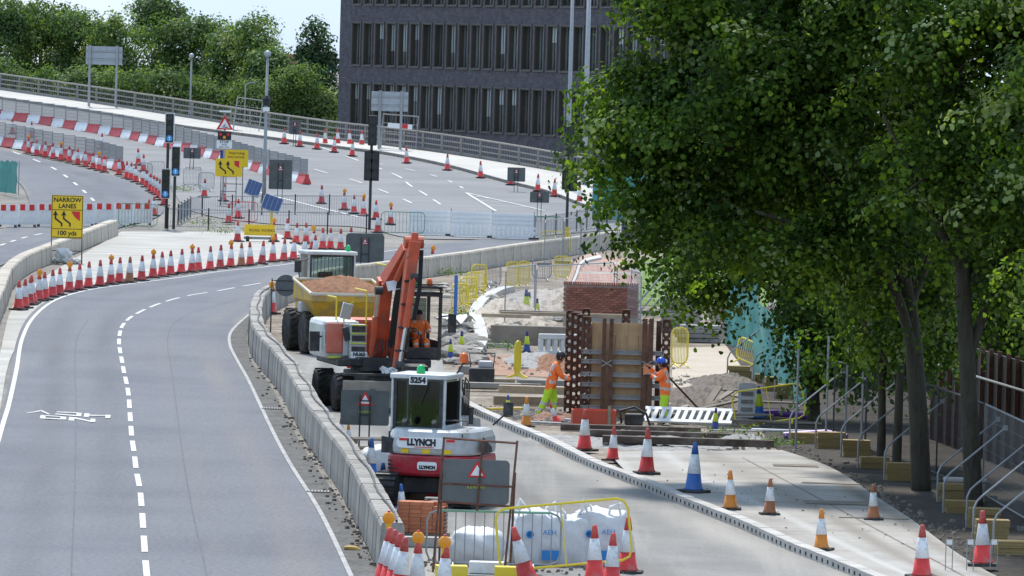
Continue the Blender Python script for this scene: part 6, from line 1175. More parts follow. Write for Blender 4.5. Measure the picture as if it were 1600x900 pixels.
# ------------------------------------------------------------------ heaps, trench, rubble
def heap(px, py, rx, ry, h, m, label, cat='heap', name='spoil_heap', n=26, rough=.11, seed=0, kindz=None):
    p = ground_at(px, py); rg = random.Random(seed + int(px)); b = MB()
    for i in range(n + 1):
        for j in range(n + 1):
            x, y = -1 + 2 * i / n, -1 + 2 * j / n; r = math.hypot(x, y); e = max(0, 1 - r ** 2) ** 1.1; e *= .75 + .25 * math.sin(4 * x + seed) * math.cos(5 * y + px)
            b.v.append((x * rx, y * ry, h * e + rg.uniform(-rough, rough) * (h * 1.2 if e > .01 else 0) - .03))
    for i in range(n):
        for j in range(n): a = i * (n + 1) + j; b.face((a, a + n + 1, a + n + 2, a + 1))
    o = b.build(name, m, None, p); return tag(o, label, cat)
heap(1085, 630, 1.3, 6.0, .55, M_spoil, 'dark spoil bank along the trench right of the formwork'); heap(1130, 600, 1.1, 4.0, .35, M_spoil, 'low spoil ridge at the edge of the sandy path'); heap(870, 572, .9, 4, .4, M_soil, 'small red soil heap behind the left worker'); heap(835, 566, 1.0, 5, .35, M_grav, 'grey gravel heap before the concrete ring')
heap(1010, 694, 2.4, 3.0, .22, M_grav, 'grey gravel spread at the slab corner by the sleepers'); heap(1160, 694, .8, 2.5, .3, M_grav, 'little gravel mound at the end of the sleepers'); heap(700, 740, 1.0, 4.5, .35, mat('black_chippings', (.05, .052, .058), .8, var=.4, scale=14, bump=1, bscale=20), 'dark chippings heaped behind the brick pack')
heap(860, 480, 2.2, 14, .75, M_stone, 'stony bank of the excavation below the mesh fence'); heap(800, 500, 1.6, 9, .8, mat('pale_bank', (.40, .35, .285), .95, var=.3, scale=3, bump=1, bscale=8), 'pale earth bank beside the curved kerb'); heap(900, 690, 1.5, 2.0, .18, M_grav, 'crushed gravel beside the tall red cone')
heap(870, 655, .8, 1.8, .22, mat('scrap_rust', (.24, .13, .09), .9, var=.5, scale=7, bump=1, bscale=9), 'low rusty scrap pile at the left worker\'s feet')
p = ground_at(855, 540); o = MB().box((0, 0, .3), (3.6, .35, .62)).build('retaining_block', mat('wet_concrete', (.24, .20, .16), .9, var=.3, dirt=(.12, .10, .08), damt=.6), None, p, R(1), bevel=.03); tag(o, 'long brown concrete beam facing the excavation', 'beam')
p = ground_at(872, 558); t = T('concrete_ring', 'low white plastic barrier standing behind the left worker', 'barrier', p, R(12)); b = MB(); b.box((0, 0, .62), (1.2, .28, .16)); b.box((0, 0, .1), (1.25, .34, .2))
for k in range(6): b.box((-.55 + k * .22, 0, .36), (.12, .26, .36))
b.build('shell', mat('grey_plastic', (.55, .55, .53), .6, dirt=(.4, .37, .32), damt=.5, dscale=2), t, bevel=.02)
def rocks(name, label, px, py, n, spread, smin, smax, m, seed, dy=4):
    rg = random.Random(seed); mbr = MB()
    for i in range(n):
        p = ground_at(px + rg.uniform(-spread, spread), py + rg.uniform(-dy, dy)); bm = bmesh.new(); bmesh.ops.create_icosphere(bm, subdivisions=2, radius=1); s = rg.uniform(smin, smax); ax = (rg.uniform(.7, 1.4), rg.uniform(.7, 1.3), rg.uniform(.45, .8)); Rz = Matrix.Rotation(rg.uniform(0, 6), 3, 'Z'); cut = [Vector((rg.gauss(0, 1), rg.gauss(0, 1), rg.gauss(0, 1))).normalized() for _ in range(7)]
        for v in bm.verts:
            for c in cut:                                   # flat broken faces
                e = v.co.dot(c) - .62
                if e > 0: v.co -= c * e
            v.co = Rz @ (Vector((v.co.x * ax[0], v.co.y * ax[1], v.co.z * ax[2])) * s * 1.3) + p + Vector((0, 0, s * .3))
        bm.verts.index_update(); mbr.add([tuple(v.co) for v in bm.verts], [[v.index for v in f.verts] for f in bm.faces]); bm.free()
    o = mbr.build(name, m)
    if n == 1: return tag(o, label, 'rock')
    return tag(o, label, None, None, 'stuff')
rocks('rubble', 'broken stone in the rubble beside the curved kerb', 722, 540, 60, 24, .12, .38, M_stone, 3, 30); rocks('bank_rubble', 'pale stone lying on the excavated bank', 820, 485, 70, 60, .08, .36, M_stone, 4, 20); rocks('trench_rubble', 'stone fragment scattered near the trench', 1090, 650, 50, 50, .08, .2, M_stone, 5, 14); rocks('wall_rubble', 'loose stone on the dirt by the pale wall', 730, 455, 40, 40, .08, .2, M_stone, 6, 12)
p = ground_at(551, 862); rocks('yellow_rock', 'yellow brown stone lying in the gutter by the barrier', 551, 861, 1, .1, .12, .13, mat('yellow_stone', (.42, .28, .09), .9), 8, .1)
p = ground_at(712, 522, .3); 
b = MB(); n = 14
for i in range(n + 1):
    for j in range(n + 1): b.v.append((-.55 + 1.1 * i / n, -.8 + 1.6 * j / n, .22 + .12 * math.sin(i * .8) * math.cos(j * .7) + random.uniform(-.03, .03)))
for i in range(n):
    for j in range(n): a = i * (n + 1) + j; b.face((a, a + n + 1, a + n + 2, a + 1))
tag(b.build('plastic_sheet', M_bag, None, p, .3, True), 'crumpled white plastic sheet on the rubble by the kerb', 'sheet')
# brick wall with individual bricks
p = ground_at(938, 512); t = T('brick_wall', 'low red brick wall with a soldier course behind the formwork', 'wall', p, R(-1)); u = hpx(p, 1); Wd = 119 * u; Hh = 66 * u; bw, bh = .2275, .076; nrow = int(Hh / bh); ncol_ = int(Wd / bw)
core = MB().box((0, .18, Hh / 2), (Wd - .04, .26, Hh - .02)); core.build('mortar_core', M_mortar, t); bme = MB().box((0, 0, 0), (.215, .1025, .065)).mesh('brick', M_brick); hme = MB().box((0, 0, 0), (.1025, .1025, .065)).mesh('brick', M_brick); sme = MB().box((0, 0, 0), (.065, .33, .11)).mesh('coping_brick', M_brick)
for r_ in range(nrow):
    off = (r_ % 2) * bw / 2
    if r_ * bh < .35: continue
    for c in range(ncol_):
        O('brick', bme, t, (-Wd / 2 + .11 + c * bw + off * (1 if c < ncol_ - 1 else .5), .05 + random.uniform(-.003, .003), r_ * bh + .04))
for c in range(int(Wd / .0765)): O('coping_brick', sme, t, (-Wd / 2 + .04 + c * .0765, .17, Hh + .045))
# paved brick ramp behind
M_pav = brick_mat('brick_paving', (.30, .155, .115), (.37, .21, .16), (.33, .29, .25), .22, .11)
def quad_slab(name, pts, m, th, label, cat):
    P = [Vector(q) for q in pts]; c = sum(P, Vector()) / 4; b = MB(); b.v = [tuple(q - c) for q in P] + [tuple(q - c - Vector((0, 0, th))) for q in P]; b.f = [(0, 1, 2, 3), (7, 6, 5, 4)] + [(i, i + 4, (i + 1) % 4 + 4, (i + 1) % 4) for i in range(4)]; b.m = [0] * 6; return tag(b.build(name, m, None, c), label, cat)
def Z(px, py, z): return W(px, py, z)
def curved_bank(name, A_, B_, m, label, cat):
    A_ = smooth_pts([(x, y, z) for x, y, z in A_], 6); B_ = smooth_pts([(x, y, z) for x, y, z in B_], 6); b = MB(); n = len(A_); K = 6
    P = [[Z(*a).lerp(Z(*c), k / K) for k in range(K + 1)] for a, c in zip(A_, B_)]; o = P[0][0].copy(); o.z = 0
    for r in P:
        b.v += [tuple(q - o) for q in r]
    for i in range(n - 1):
        for k in range(K): b.face((i * (K + 1) + k, i * (K + 1) + k + 1, (i + 1) * (K + 1) + k + 1, (i + 1) * (K + 1) + k))
    ob = b.build(name, m, None, o); ob.modifiers.new('solid', 'SOLIDIFY').thickness = .5
    for pl in ob.data.polygons:
        if pl.normal.z < 0: pl.flip()
    return tag(ob, label, cat)
curved_bank('brick_ramp', [(897, 444, 1.2), (904, 428, 1.3), (912, 410, 1.45), (940, 402, 1.5)], [(998, 446, 1.2), (990, 430, 1.3), (982, 412, 1.42), (972, 402, 1.46)], M_pav, 'curving brick paved bank behind the brick wall', 'bank')
curved_bank('ramp_edging', [(892, 444, 1.26), (899, 427, 1.36), (908, 407, 1.51), (938, 398, 1.56)], [(896, 444, 1.26), (903, 428, 1.36), (911, 410, 1.51), (940, 402, 1.56)], M_kerb, 'pale stone edging curving round the brick bank', 'edging')
curved_bank('brick_margin', [(884, 444, 1.2), (892, 424, 1.3), (903, 403, 1.45), (934, 394, 1.5)], [(891, 444, 1.2), (898, 427, 1.3), (907, 407, 1.45), (938, 398, 1.5)], mat('brick_margin_pink', (.36, .23, .18), .85, var=.2, scale=6), 'pinkish brick margin outside the stone edging', 'bank')
for i in range(5): p = ground_at(1000 + i * 14, 490); t = T('raking_stay', f'grey raking stay behind the brick wall, {nth(i)} from the left', 'brace', p, 0, 'stays behind the brick wall'); MB().tube([(-.3, 0, .1), (.9, .5, 1.55)], .035, 6).build('tube', M_galv, t); MB().box((-.3, 0, .06), (.3, .3, .1)).build('foot', M_conc, t)
# stacks of kerbs and slabs
for i in range(9):
    p = ground_at(1062 + (i % 2) * 2, 520, .08 + i * .135); o = MB().box((0, 0, 0), (1.35 - .05 * (i % 3), .9, .125)).build('stone_flag', M_slabst, None, p, R(random.uniform(-5, 5)), bevel=.012); tag(o, f'grey stone flag in the stack before the lawn, {nth(i)} from the bottom', 'slab', 'stone flags in the stack')
for i in range(7):
    p = ground_at(1095 - (i % 3) * 4, 535, .08 + (i % 4) * .14); o = MB().box((0, 0, 0), (1.3, .7, .125)).build('stone_flag', M_slabst, None, p, R(random.uniform(-14, 14)), bevel=.012); tag(o, f'grey stone flag in the toppled stack by the netting, {nth(i)} from the bottom', 'slab', 'stone flags in the toppled stack')
for i in range(5):
    p = ground_at(865 + i * 3, 470, .05 + .16 * (i % 3)); o = MB().box((0, 0, 0), (1.0, .5, .15)).build('kerb_block', M_slabst, None, p, R(random.uniform(-10, 10)), bevel=.015); tag(o, f'dark kerb block in the pile inside the mesh fence, {nth(i)} from the bottom', 'block', 'kerb blocks inside the mesh fence')
# dark compactor and small generator
p = ground_at(752, 607); t = T('plate_compactor', 'small dark machine with a mirror behind the white excavator', 'compactor', p); rbox('body', t, (0, 0, .35), (.7, .6, .45), M_mblk, .06); rbox('base', t, (0, 0, .08), (.9, .6, .14), M_myel, .03); MB().tube([(-.3, .2, .5), (-.35, .3, .95), (.35, .3, .95), (.3, .2, .5)], .022, 6).build('handle', M_mblk, t); rbox('tank', t, (.1, 0, .66), (.4, .35, .2), M_grey, .05)
p = ground_at(990, 668); t = T('mixer_pump', 'black pump with hoses at the foot of the formwork', 'pump', p); rbox('body', t, (0, 0, .2), (.45, .4, .3), M_mblk, .05); MB().tube([(-.3, 0, .1), (-.35, .1, .4), (0, .1, .5), (.3, 0, .35), (.4, -.1, .05)], .035, 6).build('hose', M_hose, t)
p = ground_at(893, 597); 
# ------------------------------------------------------------------ bulk bags, brick pack, rusty frame in the foreground
def bulk_bag(px, py, wpx, hpx_, label, seed, logo=True, lying=False):
    p = ground_at(px, py); u = hpx(p, 1); w_, h_ = wpx * u, hpx_ * u; rg = random.Random(seed); t = T('bulk_bag', label, 'bag', p, R(rg.uniform(-8, 8)))
    bm = bmesh.new(); bmesh.ops.create_cube(bm, size=2); bmesh.ops.subdivide_edges(bm, edges=bm.edges, cuts=11, use_grid_fill=True)
    for v in bm.verts:
        c = v.co.copy(); r = math.hypot(c.x, c.y); k = (1 if lying else .62); c2 = c.normalized() * 1.25; c = c.lerp(c2, .34 if not lying else .72)
        wr = .03 * math.sin(4 * c.x + seed) * math.sin(3.2 * c.z + 2 * c.y) + .032 * math.sin(11 * (c.x + c.y) + 1.6 * c.z + seed) * max(.25, abs(c.z) ** 2) + .016 * math.sin(8 * c.z + 4 * c.x + seed) + rg.uniform(-.014, .014) * (c.z > .5)
        c = c * (1 + wr); top = max(0, c.z - .75); c.z += top * (.22 * math.sin(5 * c.x + seed) + .2 * math.cos(4.5 * c.y + 2 * c.x)); v.co = Vector((c.x * w_ / 2.05, c.y * w_ / 2.3, (c.z + 1) * h_ / 2.1))
    me = bpy.data.meshes.new('bag_body'); bm.to_mesh(me); bm.free(); me.materials.append(M_bag); me.polygons.foreach_set('use_smooth', [True] * len(me.polygons)); O('bag_body', me, t)
    if not lying:
        for sx_ in (-1, 1): MB().tube([(sx_ * w_ * .39, -w_ * .40, h_ * .10), (sx_ * w_ * .41, -w_ * .42, h_ * .45), (sx_ * w_ * .38, -w_ * .39, h_ * .84)], .012, 4).build('seam', M_bag, t)
        for sx_ in (-1, 1):
            for sy_ in (-1, 1): a = (sx_ * w_ * .40, sy_ * w_ * .34, h_ * .86); MB().tube([a, (sx_ * w_ * .34 + rg.uniform(-.05, .05), sy_ * w_ * .3, h_ * 1.08 + rg.uniform(0, .12)), (sx_ * w_ * .18, sy_ * w_ * .22, h_ * 1.02), (sx_ * w_ * .15, sy_ * w_ * .3, h_ * .85)], .022, 5).build('strap', M_bag, t)
    if logo:
        y_ = -w_ * .475; b = MB(); plate(b, w_ * .02, h_ * .12, w_ * .34, h_ * .30, y_ - .05, .01, 0, .01); b.build('blue_print', M_bagb, t); text('AEH', .13, M_bagb, t, (w_ * .16, y_ - .05, h_ * .62)); MB().lathe([(.07, 0), (.07, .006), (.045, .006), (.045, 0)], 14, 0, M=Matrix.Translation((-w_ * .2, y_ - .04, h_ * .58)) @ Matrix.Rotation(R(90), 4, 'X')).build('blue_ring', M_bagb, t)
    return t
bulk_bag(838, 882, 86, 86, 'tall white bulk bag behind the leaning red cone', 2); bulk_bag(891, 884, 56, 80, 'narrow white bulk bag between two larger ones', 5, logo=False); bulk_bag(936, 884, 82, 90, 'white bulk bag with blue print at the yellow barrier end', 9); bulk_bag(745, 884, 80, 58, 'slumped white bag behind the galvanised barrier', 4, False, True); bulk_bag(592, 742, 56, 44, 'white bag slumped behind the blue cones', 7, False, True)
p = ground_at(660, 842); t = T('brick_pack', 'pack of orange perforated bricks beside the barrier end', 'bricks', p, R(-10)); bo = MB().box((0, 0, 0), (.212, .1, .068)).box((-.05, -.051, 0), (.03, .004, .03)).mesh('brick', M_bricko); bo = MB().box((0, 0, 0), (.212, .1, .068)).mesh('brick', M_bricko)
hole = MB()
for k in range(3): hole.box((.107, -.03 + k * .03, 0), (.003, .018, .03))
bh_ = hole.mesh('perforation', M_dark)
for r_ in range(8):
    for c in range(4):
        for d in range(4):
            if 0 < c < 3 and 0 < d < 3 and r_ < 7: continue
            if r_ == 7 and (c, d) in ((3, 0), (3, 1)): continue
            o = O('brick', bo, t, (-.33 + c * .219 + random.uniform(-.004, .004), -.18 + d * .106, .16 + r_ * .072 + .0)); o.rotation_euler = (0, 0, random.uniform(-.015, .015))
            if c == 3: O('perforation', bh_, o)
MB().box((0, 0, .06), (.95, .5, .11)).build('pallet', M_timbd, t)
plank(672, 856, 1.6, .28, .18, R(2), 'pale concrete kerb lying before the brick pack', M_kerb); 
for i, (x, y, L, a, m_, lb) in enumerate(((705, 903, .55, 5, M_yel, 'yellow sandbag filled block at the foot of the rusty frame, left one'), (760, 897, .6, -3, M_plas, 'white plastic bag at the foot of the galvanised barrier'), (800, 905, .6, 4, M_yel, 'yellow block at the foot of the leaning cone'))): plank(x, y, L, .35, .2, R(a), lb, m_, name='ballast_bag', cat='ballast')
# rusty frame holding a sign back
p = ground_at(742, 897); u = hpx(p, 1); t = T('rusty_frame', 'tall rusty angle-iron frame in front of the bulk bags', 'frame', p, R(-2)); b = MB()
for nm, a, e in (('upright', (-66 * u, 0, 0), (-55 * u, .2, 212 * u)), ('upright', (46 * u, 0, 0), (60 * u, .2, 210 * u)), ('mid_upright', (0 * u, .19, 98 * u), (6 * u, .2, 209 * u)), ('crossbar', (-55 * u, .19, 211 * u), (60 * u, .19, 206 * u)), ('crossbar', (-58 * u, .12, 140 * u), (57 * u, .12, 138 * u)), ('crossbar', (-60 * u, .07, 112 * u), (54 * u, .07, 107 * u)), ('back_leg', (-60 * u, .9, 0), (-57 * u, .2, 160 * u)), ('back_leg', (52 * u, .9, 0), (58 * u, .2, 160 * u))):
    MB().tube([a, e], .02, 4).build(nm, M_rust, t)
t = T('sign_back', 'grey sign back with a red triangle hung in the rusty frame', 'sign', p + Vector((0, .26, 0)), R(-2)); b = MB(); plate(b, -55 * u, 108 * u, 50 * u, 178 * u, 0, .02, 0, .08); b.build('board', mat('sign_back_slate', (.12, .135, .14), .55, var=.15, dirt=(.2, .2, .19), damt=.3), t)
MB().prism([(a - 1 * u, c) for a, c in tri(26 * u, 159 * u)], -.012, -.001, 'Y').build('warning_sticker', M_signr, t); MB().prism([(a - 1 * u, c) for a, c in tri(17 * u, 158.6 * u)], -.016, -.013, 'Y').build('sticker_face', M_signw, t); text('R.E.PERMIT', 6 * u, M_lime, t, (-2 * u, -.006, 134 * u), name='stencil')
# timber trestle behind the sign back
p = ground_at(588, 735); t = T('timber_crate', 'weathered timber pallet stack behind the grey sign back', 'pallet', p, R(6))
for k in range(4):
    for j in range(3): MB().box((0, -.3 + j * .3, .08 + k * .2), (1.1, .12, .04)).build('slat', M_timbd, t)
    MB().box((-.5, 0, .0 + k * .2 + .03), (.1, .75, .08)).build('bearer', M_timbd, t); MB().box((.5, 0, k * .2 + .03), (.1, .75, .08)).build('bearer', M_timbd, t)
# slots cast in the slab
for i, (x, y, w_, th, rz) in enumerate(((1243, 735, 70, .35, 0), (1298, 763, 90, .15, -2), (1313, 794, 112, .45, 0), (1365, 818, 110, .1, 0))):
    p = ground_at(x, y, .11); o = MB().box((0, 0, 0), (hpx(p, w_), th * 2.2, .012)).build('slab_slot', M_timbd, None, p, R(rz)); tag(o, f'thin dark board lying on the slab, {nth(i)} from the far end', 'board')
# wire test frames near the corner
for i, x in enumerate((1482, 1515, 1552)): p = ground_at(x, 900, .1); t = T('wire_marker', f'small wire marker frame at the slab corner, {nth(i)} from the left', 'marker', p, 0, 'wire markers'); f = MB(); 
for o_ in [o for o in COL.objects if o.name.startswith('wire_marker')]: MB().tube([(-.06, 0, 0), (-.06, 0, .55), (.06, 0, .55), (.06, 0, 0)], .009, 4).build('wire', M_galv, o_); MB().box((0, 0, .5), (.1, .02, .08)).build('cap', M_plas, o_)
p = ground_at(1507, 785); t = T('grey_box', 'pale grey service box beside the tree trunk', 'box', p); rbox('body', t, (0, 0, .22), (.85, .5, .44), M_conc, .04); rbox('lid', t, (0, 0, .47), (.9, .55, .08), M_kerb, .03)
# ------------------------------------------------------------------ trees
def leaf_mat(name, col, tr=0.35):
    m = bpy.data.materials.new(name); m.use_nodes = True; n = m.node_tree.nodes; L = m.node_tree.links; b = n['Principled BSDF']; out = n['Material Output']
    tc = n.new('ShaderNodeTexCoord'); nz = n.new('ShaderNodeTexNoise'); nz.inputs['Scale'].default_value = 0.9; nz.inputs['Detail'].default_value = 5; L.new(tc.outputs['Object'], nz.inputs['Vector'])
    mr = n.new('ShaderNodeMapRange'); mr.inputs[1].default_value = .3; mr.inputs[2].default_value = .7; mr.inputs[3].default_value = .72; mr.inputs[4].default_value = 1.3; L.new(nz.outputs[0], mr.inputs[0])
    mx = n.new('ShaderNodeVectorMath'); mx.operation = 'SCALE'; mx.inputs[0].default_value = col; L.new(mr.outputs[0], mx.inputs['Scale']); L.new(mx.outputs[0], b.inputs['Base Color']); b.inputs['Roughness'].default_value = .6; b.inputs['Specular IOR Level'].default_value = .2
    t = n.new('ShaderNodeBsdfTranslucent'); t.inputs[0].default_value = (col[0] * 2.0, col[1] * 1.9, col[2] * .7, 1); ms = n.new('ShaderNodeMixShader'); ms.inputs[0].default_value = tr; L.new(b.outputs[0], ms.inputs[1]); L.new(t.outputs[0], ms.inputs[2]); L.new(ms.outputs[0], out.inputs[0]); MATS[name] = m; return m
ML = [leaf_mat('maple_dark', (.025, .056, .009), .38), leaf_mat('maple_mid', (.055, .110, .014), .45), leaf_mat('maple_bright', (.125, .205, .028), .48), leaf_mat('maple_pale', (.21, .275, .12), .34)]
MF = [leaf_mat('shrub_dark', (.052, .098, .036), .40), leaf_mat('shrub_mid', (.088, .150, .050), .42), leaf_mat('shrub_bright', (.140, .215, .078), .42), leaf_mat('shrub_pale', (.25, .30, .19), .35)]
MC = [leaf_mat('conifer_dark', (.022, .050, .020), .15), leaf_mat('conifer_mid', (.040, .085, .028), .15), leaf_mat('conifer_bright', (.07, .13, .04), .15)]
HALF = np.array([(0, 0, 0), (.50, .22, 0), (.40, .66, 0), (0, 1.0, 0)], float)
def leaves(name, C, Nrm, size, mats, mi, parent, lobed=True, loc=(0, 0, 0)):
    """C: centres, Nrm: leaf normals; one mesh of leaf-shaped faces"""
    n = len(C); up = Nrm / np.linalg.norm(Nrm, axis=1)[:, None]; a = RNG.normal(size=(n, 3)); a[:, 2] -= .6
    ax = a - up * (a * up).sum(1)[:, None]; ax /= np.linalg.norm(ax, axis=1)[:, None]; sx = np.cross(ax, up); s = (size * RNG.uniform(.55, 1.35, n))[:, None]
    if lobed:
        pl = []; K = 4
        for sgn in (1, -1):
            for (x, y, _) in HALF: pl.append(C + s * (sx * (x * sgn) + ax * (y - .4) + up * (-.22 * x)))
        V = np.stack(pl, 1).reshape(-1, 3); nf = 2 * n; idx = np.arange(n * 8).reshape(n, 2, 4); idx[:, 1] = idx[:, 1, ::-1]; loops = idx.reshape(-1); cnt = 4; mi2 = np.repeat(mi, 2)
    else:
        pl = [C + s * (sx * x + ax * y) for x, y in ((0, -.5), (.42, 0.05), (0, .55), (-.42, .05))]; V = np.stack(pl, 1).reshape(-1, 3); nf = n; loops = np.arange(n * 4); cnt = 4; mi2 = mi
    me = bpy.data.meshes.new(name); me.vertices.add(len(V)); me.vertices.foreach_set('co', V.reshape(-1)); me.loops.add(len(loops)); me.loops.foreach_set('vertex_index', loops.astype(np.int32)); me.polygons.add(nf)
    me.polygons.foreach_set('loop_start', (np.arange(nf) * cnt).astype(np.int32)); me.polygons.foreach_set('material_index', mi2.astype(np.int32))
    for m in mats: me.materials.append(m)
    me.update(calc_edges=True); me.validate(); return O(name, me, parent, loc)
def crown(name, lobes, ncl, per, size, mats, probs, parent, sig=.32, flat=.5, lobed=True, shell=.5, bough=9, bs=.5):
    """sprays of leaves hung on boughs near the surface of overlapping ellipsoid lobes"""
    nb = max(3, ncl // bough); vol = np.array([r[0] * r[1] * r[2] for _, r in lobes]) ** .67; vol /= vol.sum(); k = RNG.choice(len(lobes), nb, p=vol); c = np.array([l[0] for l in lobes])[k]; r = np.array([l[1] for l in lobes])[k]
    d = RNG.normal(size=(nb, 3)); d /= np.linalg.norm(d, axis=1)[:, None]; rad = RNG.uniform(shell, 1.08, nb)[:, None]; bc = c + d * r * rad
    tone = RNG.normal(size=nb)                                     # each bough leans to one leaf tone
    n = nb * bough; off = RNG.normal(size=(n, 3)) * np.array([bs, bs, bs * .38]); d = np.repeat(d, bough, 0); cl = np.repeat(bc, bough, 0) + off; cl[:, 2] -= (off[:, 0] ** 2 + off[:, 1] ** 2) * .35
    cn = d * .5 + RNG.normal(size=(n, 3)) * .38 + np.array([0, 0, .8]) + off * np.array([.6, .6, 0]); cn /= np.linalg.norm(cn, axis=1)[:, None]      # each spray shares a tilt
    g = RNG.normal(size=(n * per, 3)) * sig; cnr = np.repeat(cn, per, 0); g -= cnr * (g * cnr).sum(1)[:, None] * (1 - flat); g -= cnr * ((g * g).sum(1) / (3.0 * sig))[:, None] * .5
    C = np.repeat(cl, per, 0) + g; N = cnr + RNG.normal(size=(n * per, 3)) * .36 + g * (.5 / sig)
    cum = np.cumsum(probs); q = .5 * (1 + np.vectorize(math.erf)((np.repeat(tone, bough) * .62 + RNG.normal(size=n) * .78) / 1.414)); base = np.minimum(np.searchsorted(cum, q), len(mats) - 1)
    mi = np.where(RNG.random(n * per) < .7, np.repeat(base, per), np.minimum(RNG.choice(len(mats), n * per, p=probs), len(mats) - 2))
    return leaves(name, C, N, size, mats, mi, parent, lobed)
def trunk(t, pts, radii, limbs, m=M_bark):
    b = MB(); b.tube(smooth_pts(pts, 5), list(np.interp(np.linspace(0, len(pts) - 1, (len(pts) - 1) * 5 + 1), range(len(pts)), radii)), 12); b.build('trunk', m, t, smooth=True)
    for lp, lr in limbs:
        l = MB(); P = smooth_pts(lp, 5); l.tube(P, list(np.linspace(lr, lr * .28, len(P))), 8); l.build('limb', m, t, smooth=True)
# the big maples on the right: (trunk px, base px), trunk radius, leaning top, lobes in photo pixels with depth offsets and radii in metres
def maple(px, py, r0, label, toppts, limbs, lobes, ncl, seed):
    p = ground_at(px, py); t = T('maple_tree', label, 'tree', p); loc = lambda x, y, dy=0.0: AT(x, y, p.y + dy) - p
    trunk(t, [Vector((0, 0, -.1))] + [loc(*q) for q in toppts], list(np.linspace(r0, r0 * .42, len(toppts) + 1)), [([loc(*q) for q in lp], lr) for lp, lr in limbs])
    L_ = [(tuple(loc(x, y, dy)), rr) for x, y, dy, rr in lobes]
    tp_ = [Vector((0, 0, 0))] + [loc(*q) for q in toppts]
    for lc, rr in L_:                                   # a bough reaching into every part of the crown
        lc = Vector(lc); src = min(tp_[1:], key=lambda q: (q - lc).length + (3 if q.z > lc.z + .5 else 0)); mid = src.lerp(lc, .55) + Vector((random.uniform(-.2, .2), random.uniform(-.2, .2), .25)); out_ = lc + (lc - src).normalized() * rr[0] * .6
        bb_ = MB(); pts_ = smooth_pts([src, mid, lc, out_], 4); bb_.tube(pts_, list(np.linspace(.075, .018, len(pts_))), 6)
        for k in range(5):
            a0 = pts_[random.randint(5, len(pts_) - 2)]; dv = Vector((random.gauss(0, 1), random.gauss(0, 1), random.gauss(.2, .6))).normalized() * rr[0] * .8; bb_.tube([a0, a0 + dv * .5 + Vector((0, 0, .08)), a0 + dv], [.025, .016, .008], 4)
        bb_.build('bough', M_bark, t, smooth=True)
    crown('crown', L_, int(ncl * 1.1), 52, .108, ML, [.30, .34, .26, .10], t, .30, .28, shell=.45)
    return t
maple(1440, 768, .22, 'big maple with a ridged trunk leaning over the works', [(1432, 600), (1415, 450), (1370, 300), (1330, 100), (1300, -60)],
      [([(1428, 560, 0), (1390, 440, -.6), (1290, 370, -1.0), (1180, 330, -1.5)], .13), ([(1420, 480, 0), (1480, 330, .5), (1530, 180, .8)], .12), ([(1400, 400, 0), (1250, 250, .8), (1100, 150, 1.0)], .11)],
      [(1095, 215, 0, (1.7, 1.8, 1.4)), (1010, 150, .6, (1.0, 1.4, 1.1)), (1025, 285, .3, (.85, 1.2, .85)), (1130, 350, 0, (1.4, 1.5, .75)), (1190, 110, -.5, (1.9, 1.8, 1.6)), (1070, 30, .5, (1.3, 1.6, 1.3)), (1290, 250, -1.0, (2.0, 1.8, 1.6)), (1245, 395, -.8, (1.4, 1.6, .7)), (1330, 80, -.6, (2.0, 1.9, 1.7)), (1170, -70, 0, (2.1, 2.0, 1.6)), (1350, 400, -.5, (1.5, 1.5, 1.0)), (1045, 365, .8, (.6, 1.0, .4)), (1300, -120, 0, (2.4, 2.2, 1.8)), (960, 215, .8, (.4, .7, .6)), (1240, 260, 1.5, (1.9, 1.8, 1.6)), (1400, 180, .5, (1.8, 1.8, 1.7)), (1280, 60, .8, (1.6, 1.6, 1.5)), (1380, -260, 3, (3.0, 2.8, 1.8)), (1180, -230, 2.5, (2.6, 2.4, 1.7))], 2200, 1)
maple(1522, 792, .2, 'upright maple nearest the fence panels on the right', [(1515, 640), (1505, 450), (1500, 250), (1495, 40), (1490, -100)],
      [([(1512, 560, 0), (1570, 400, .4), (1620, 280, .6)], .12), ([(1505, 430, 0), (1430, 280, -.8), (1380, 180, -1.2)], .1)],
      [(1480, 120, -.6, (2.0, 1.9, 1.7)), (1590, 220, -.2, (1.7, 1.7, 1.8)), (1450, 280, -.9, (1.7, 1.5, 1.4)), (1570, 20, 0, (2.2, 2.0, 1.8)), (1630, 420, .3, (1.3, 1.4, 1.1)), (1460, -80, 0, (2.2, 2.0, 1.8)), (1560, 370, .9, (1.2, 1.2, .9)), (1640, 120, 0, (1.8, 1.8, 1.9)), (1720, 150, -3.5, (2.2, 2.2, 2.0)), (1790, 0, -5.5, (2.6, 2.4, 2.2)), (1700, -60, -3, (2.4, 2.4, 2.0)), (1760, 250, -2, (1.9, 2.0, 1.6)), (1850, 120, -8, (2.4, 2.6, 2.2)), (1560, -260, 3.5, (3.2, 3.0, 1.9)), (1720, -300, 4, (3.2, 3.0, 2.0)), (1640, 0, 3, (2.4, 2.4, 2.2)), (1690, 330, 1, (1.8, 1.8, 1.5))], 1750, 2)
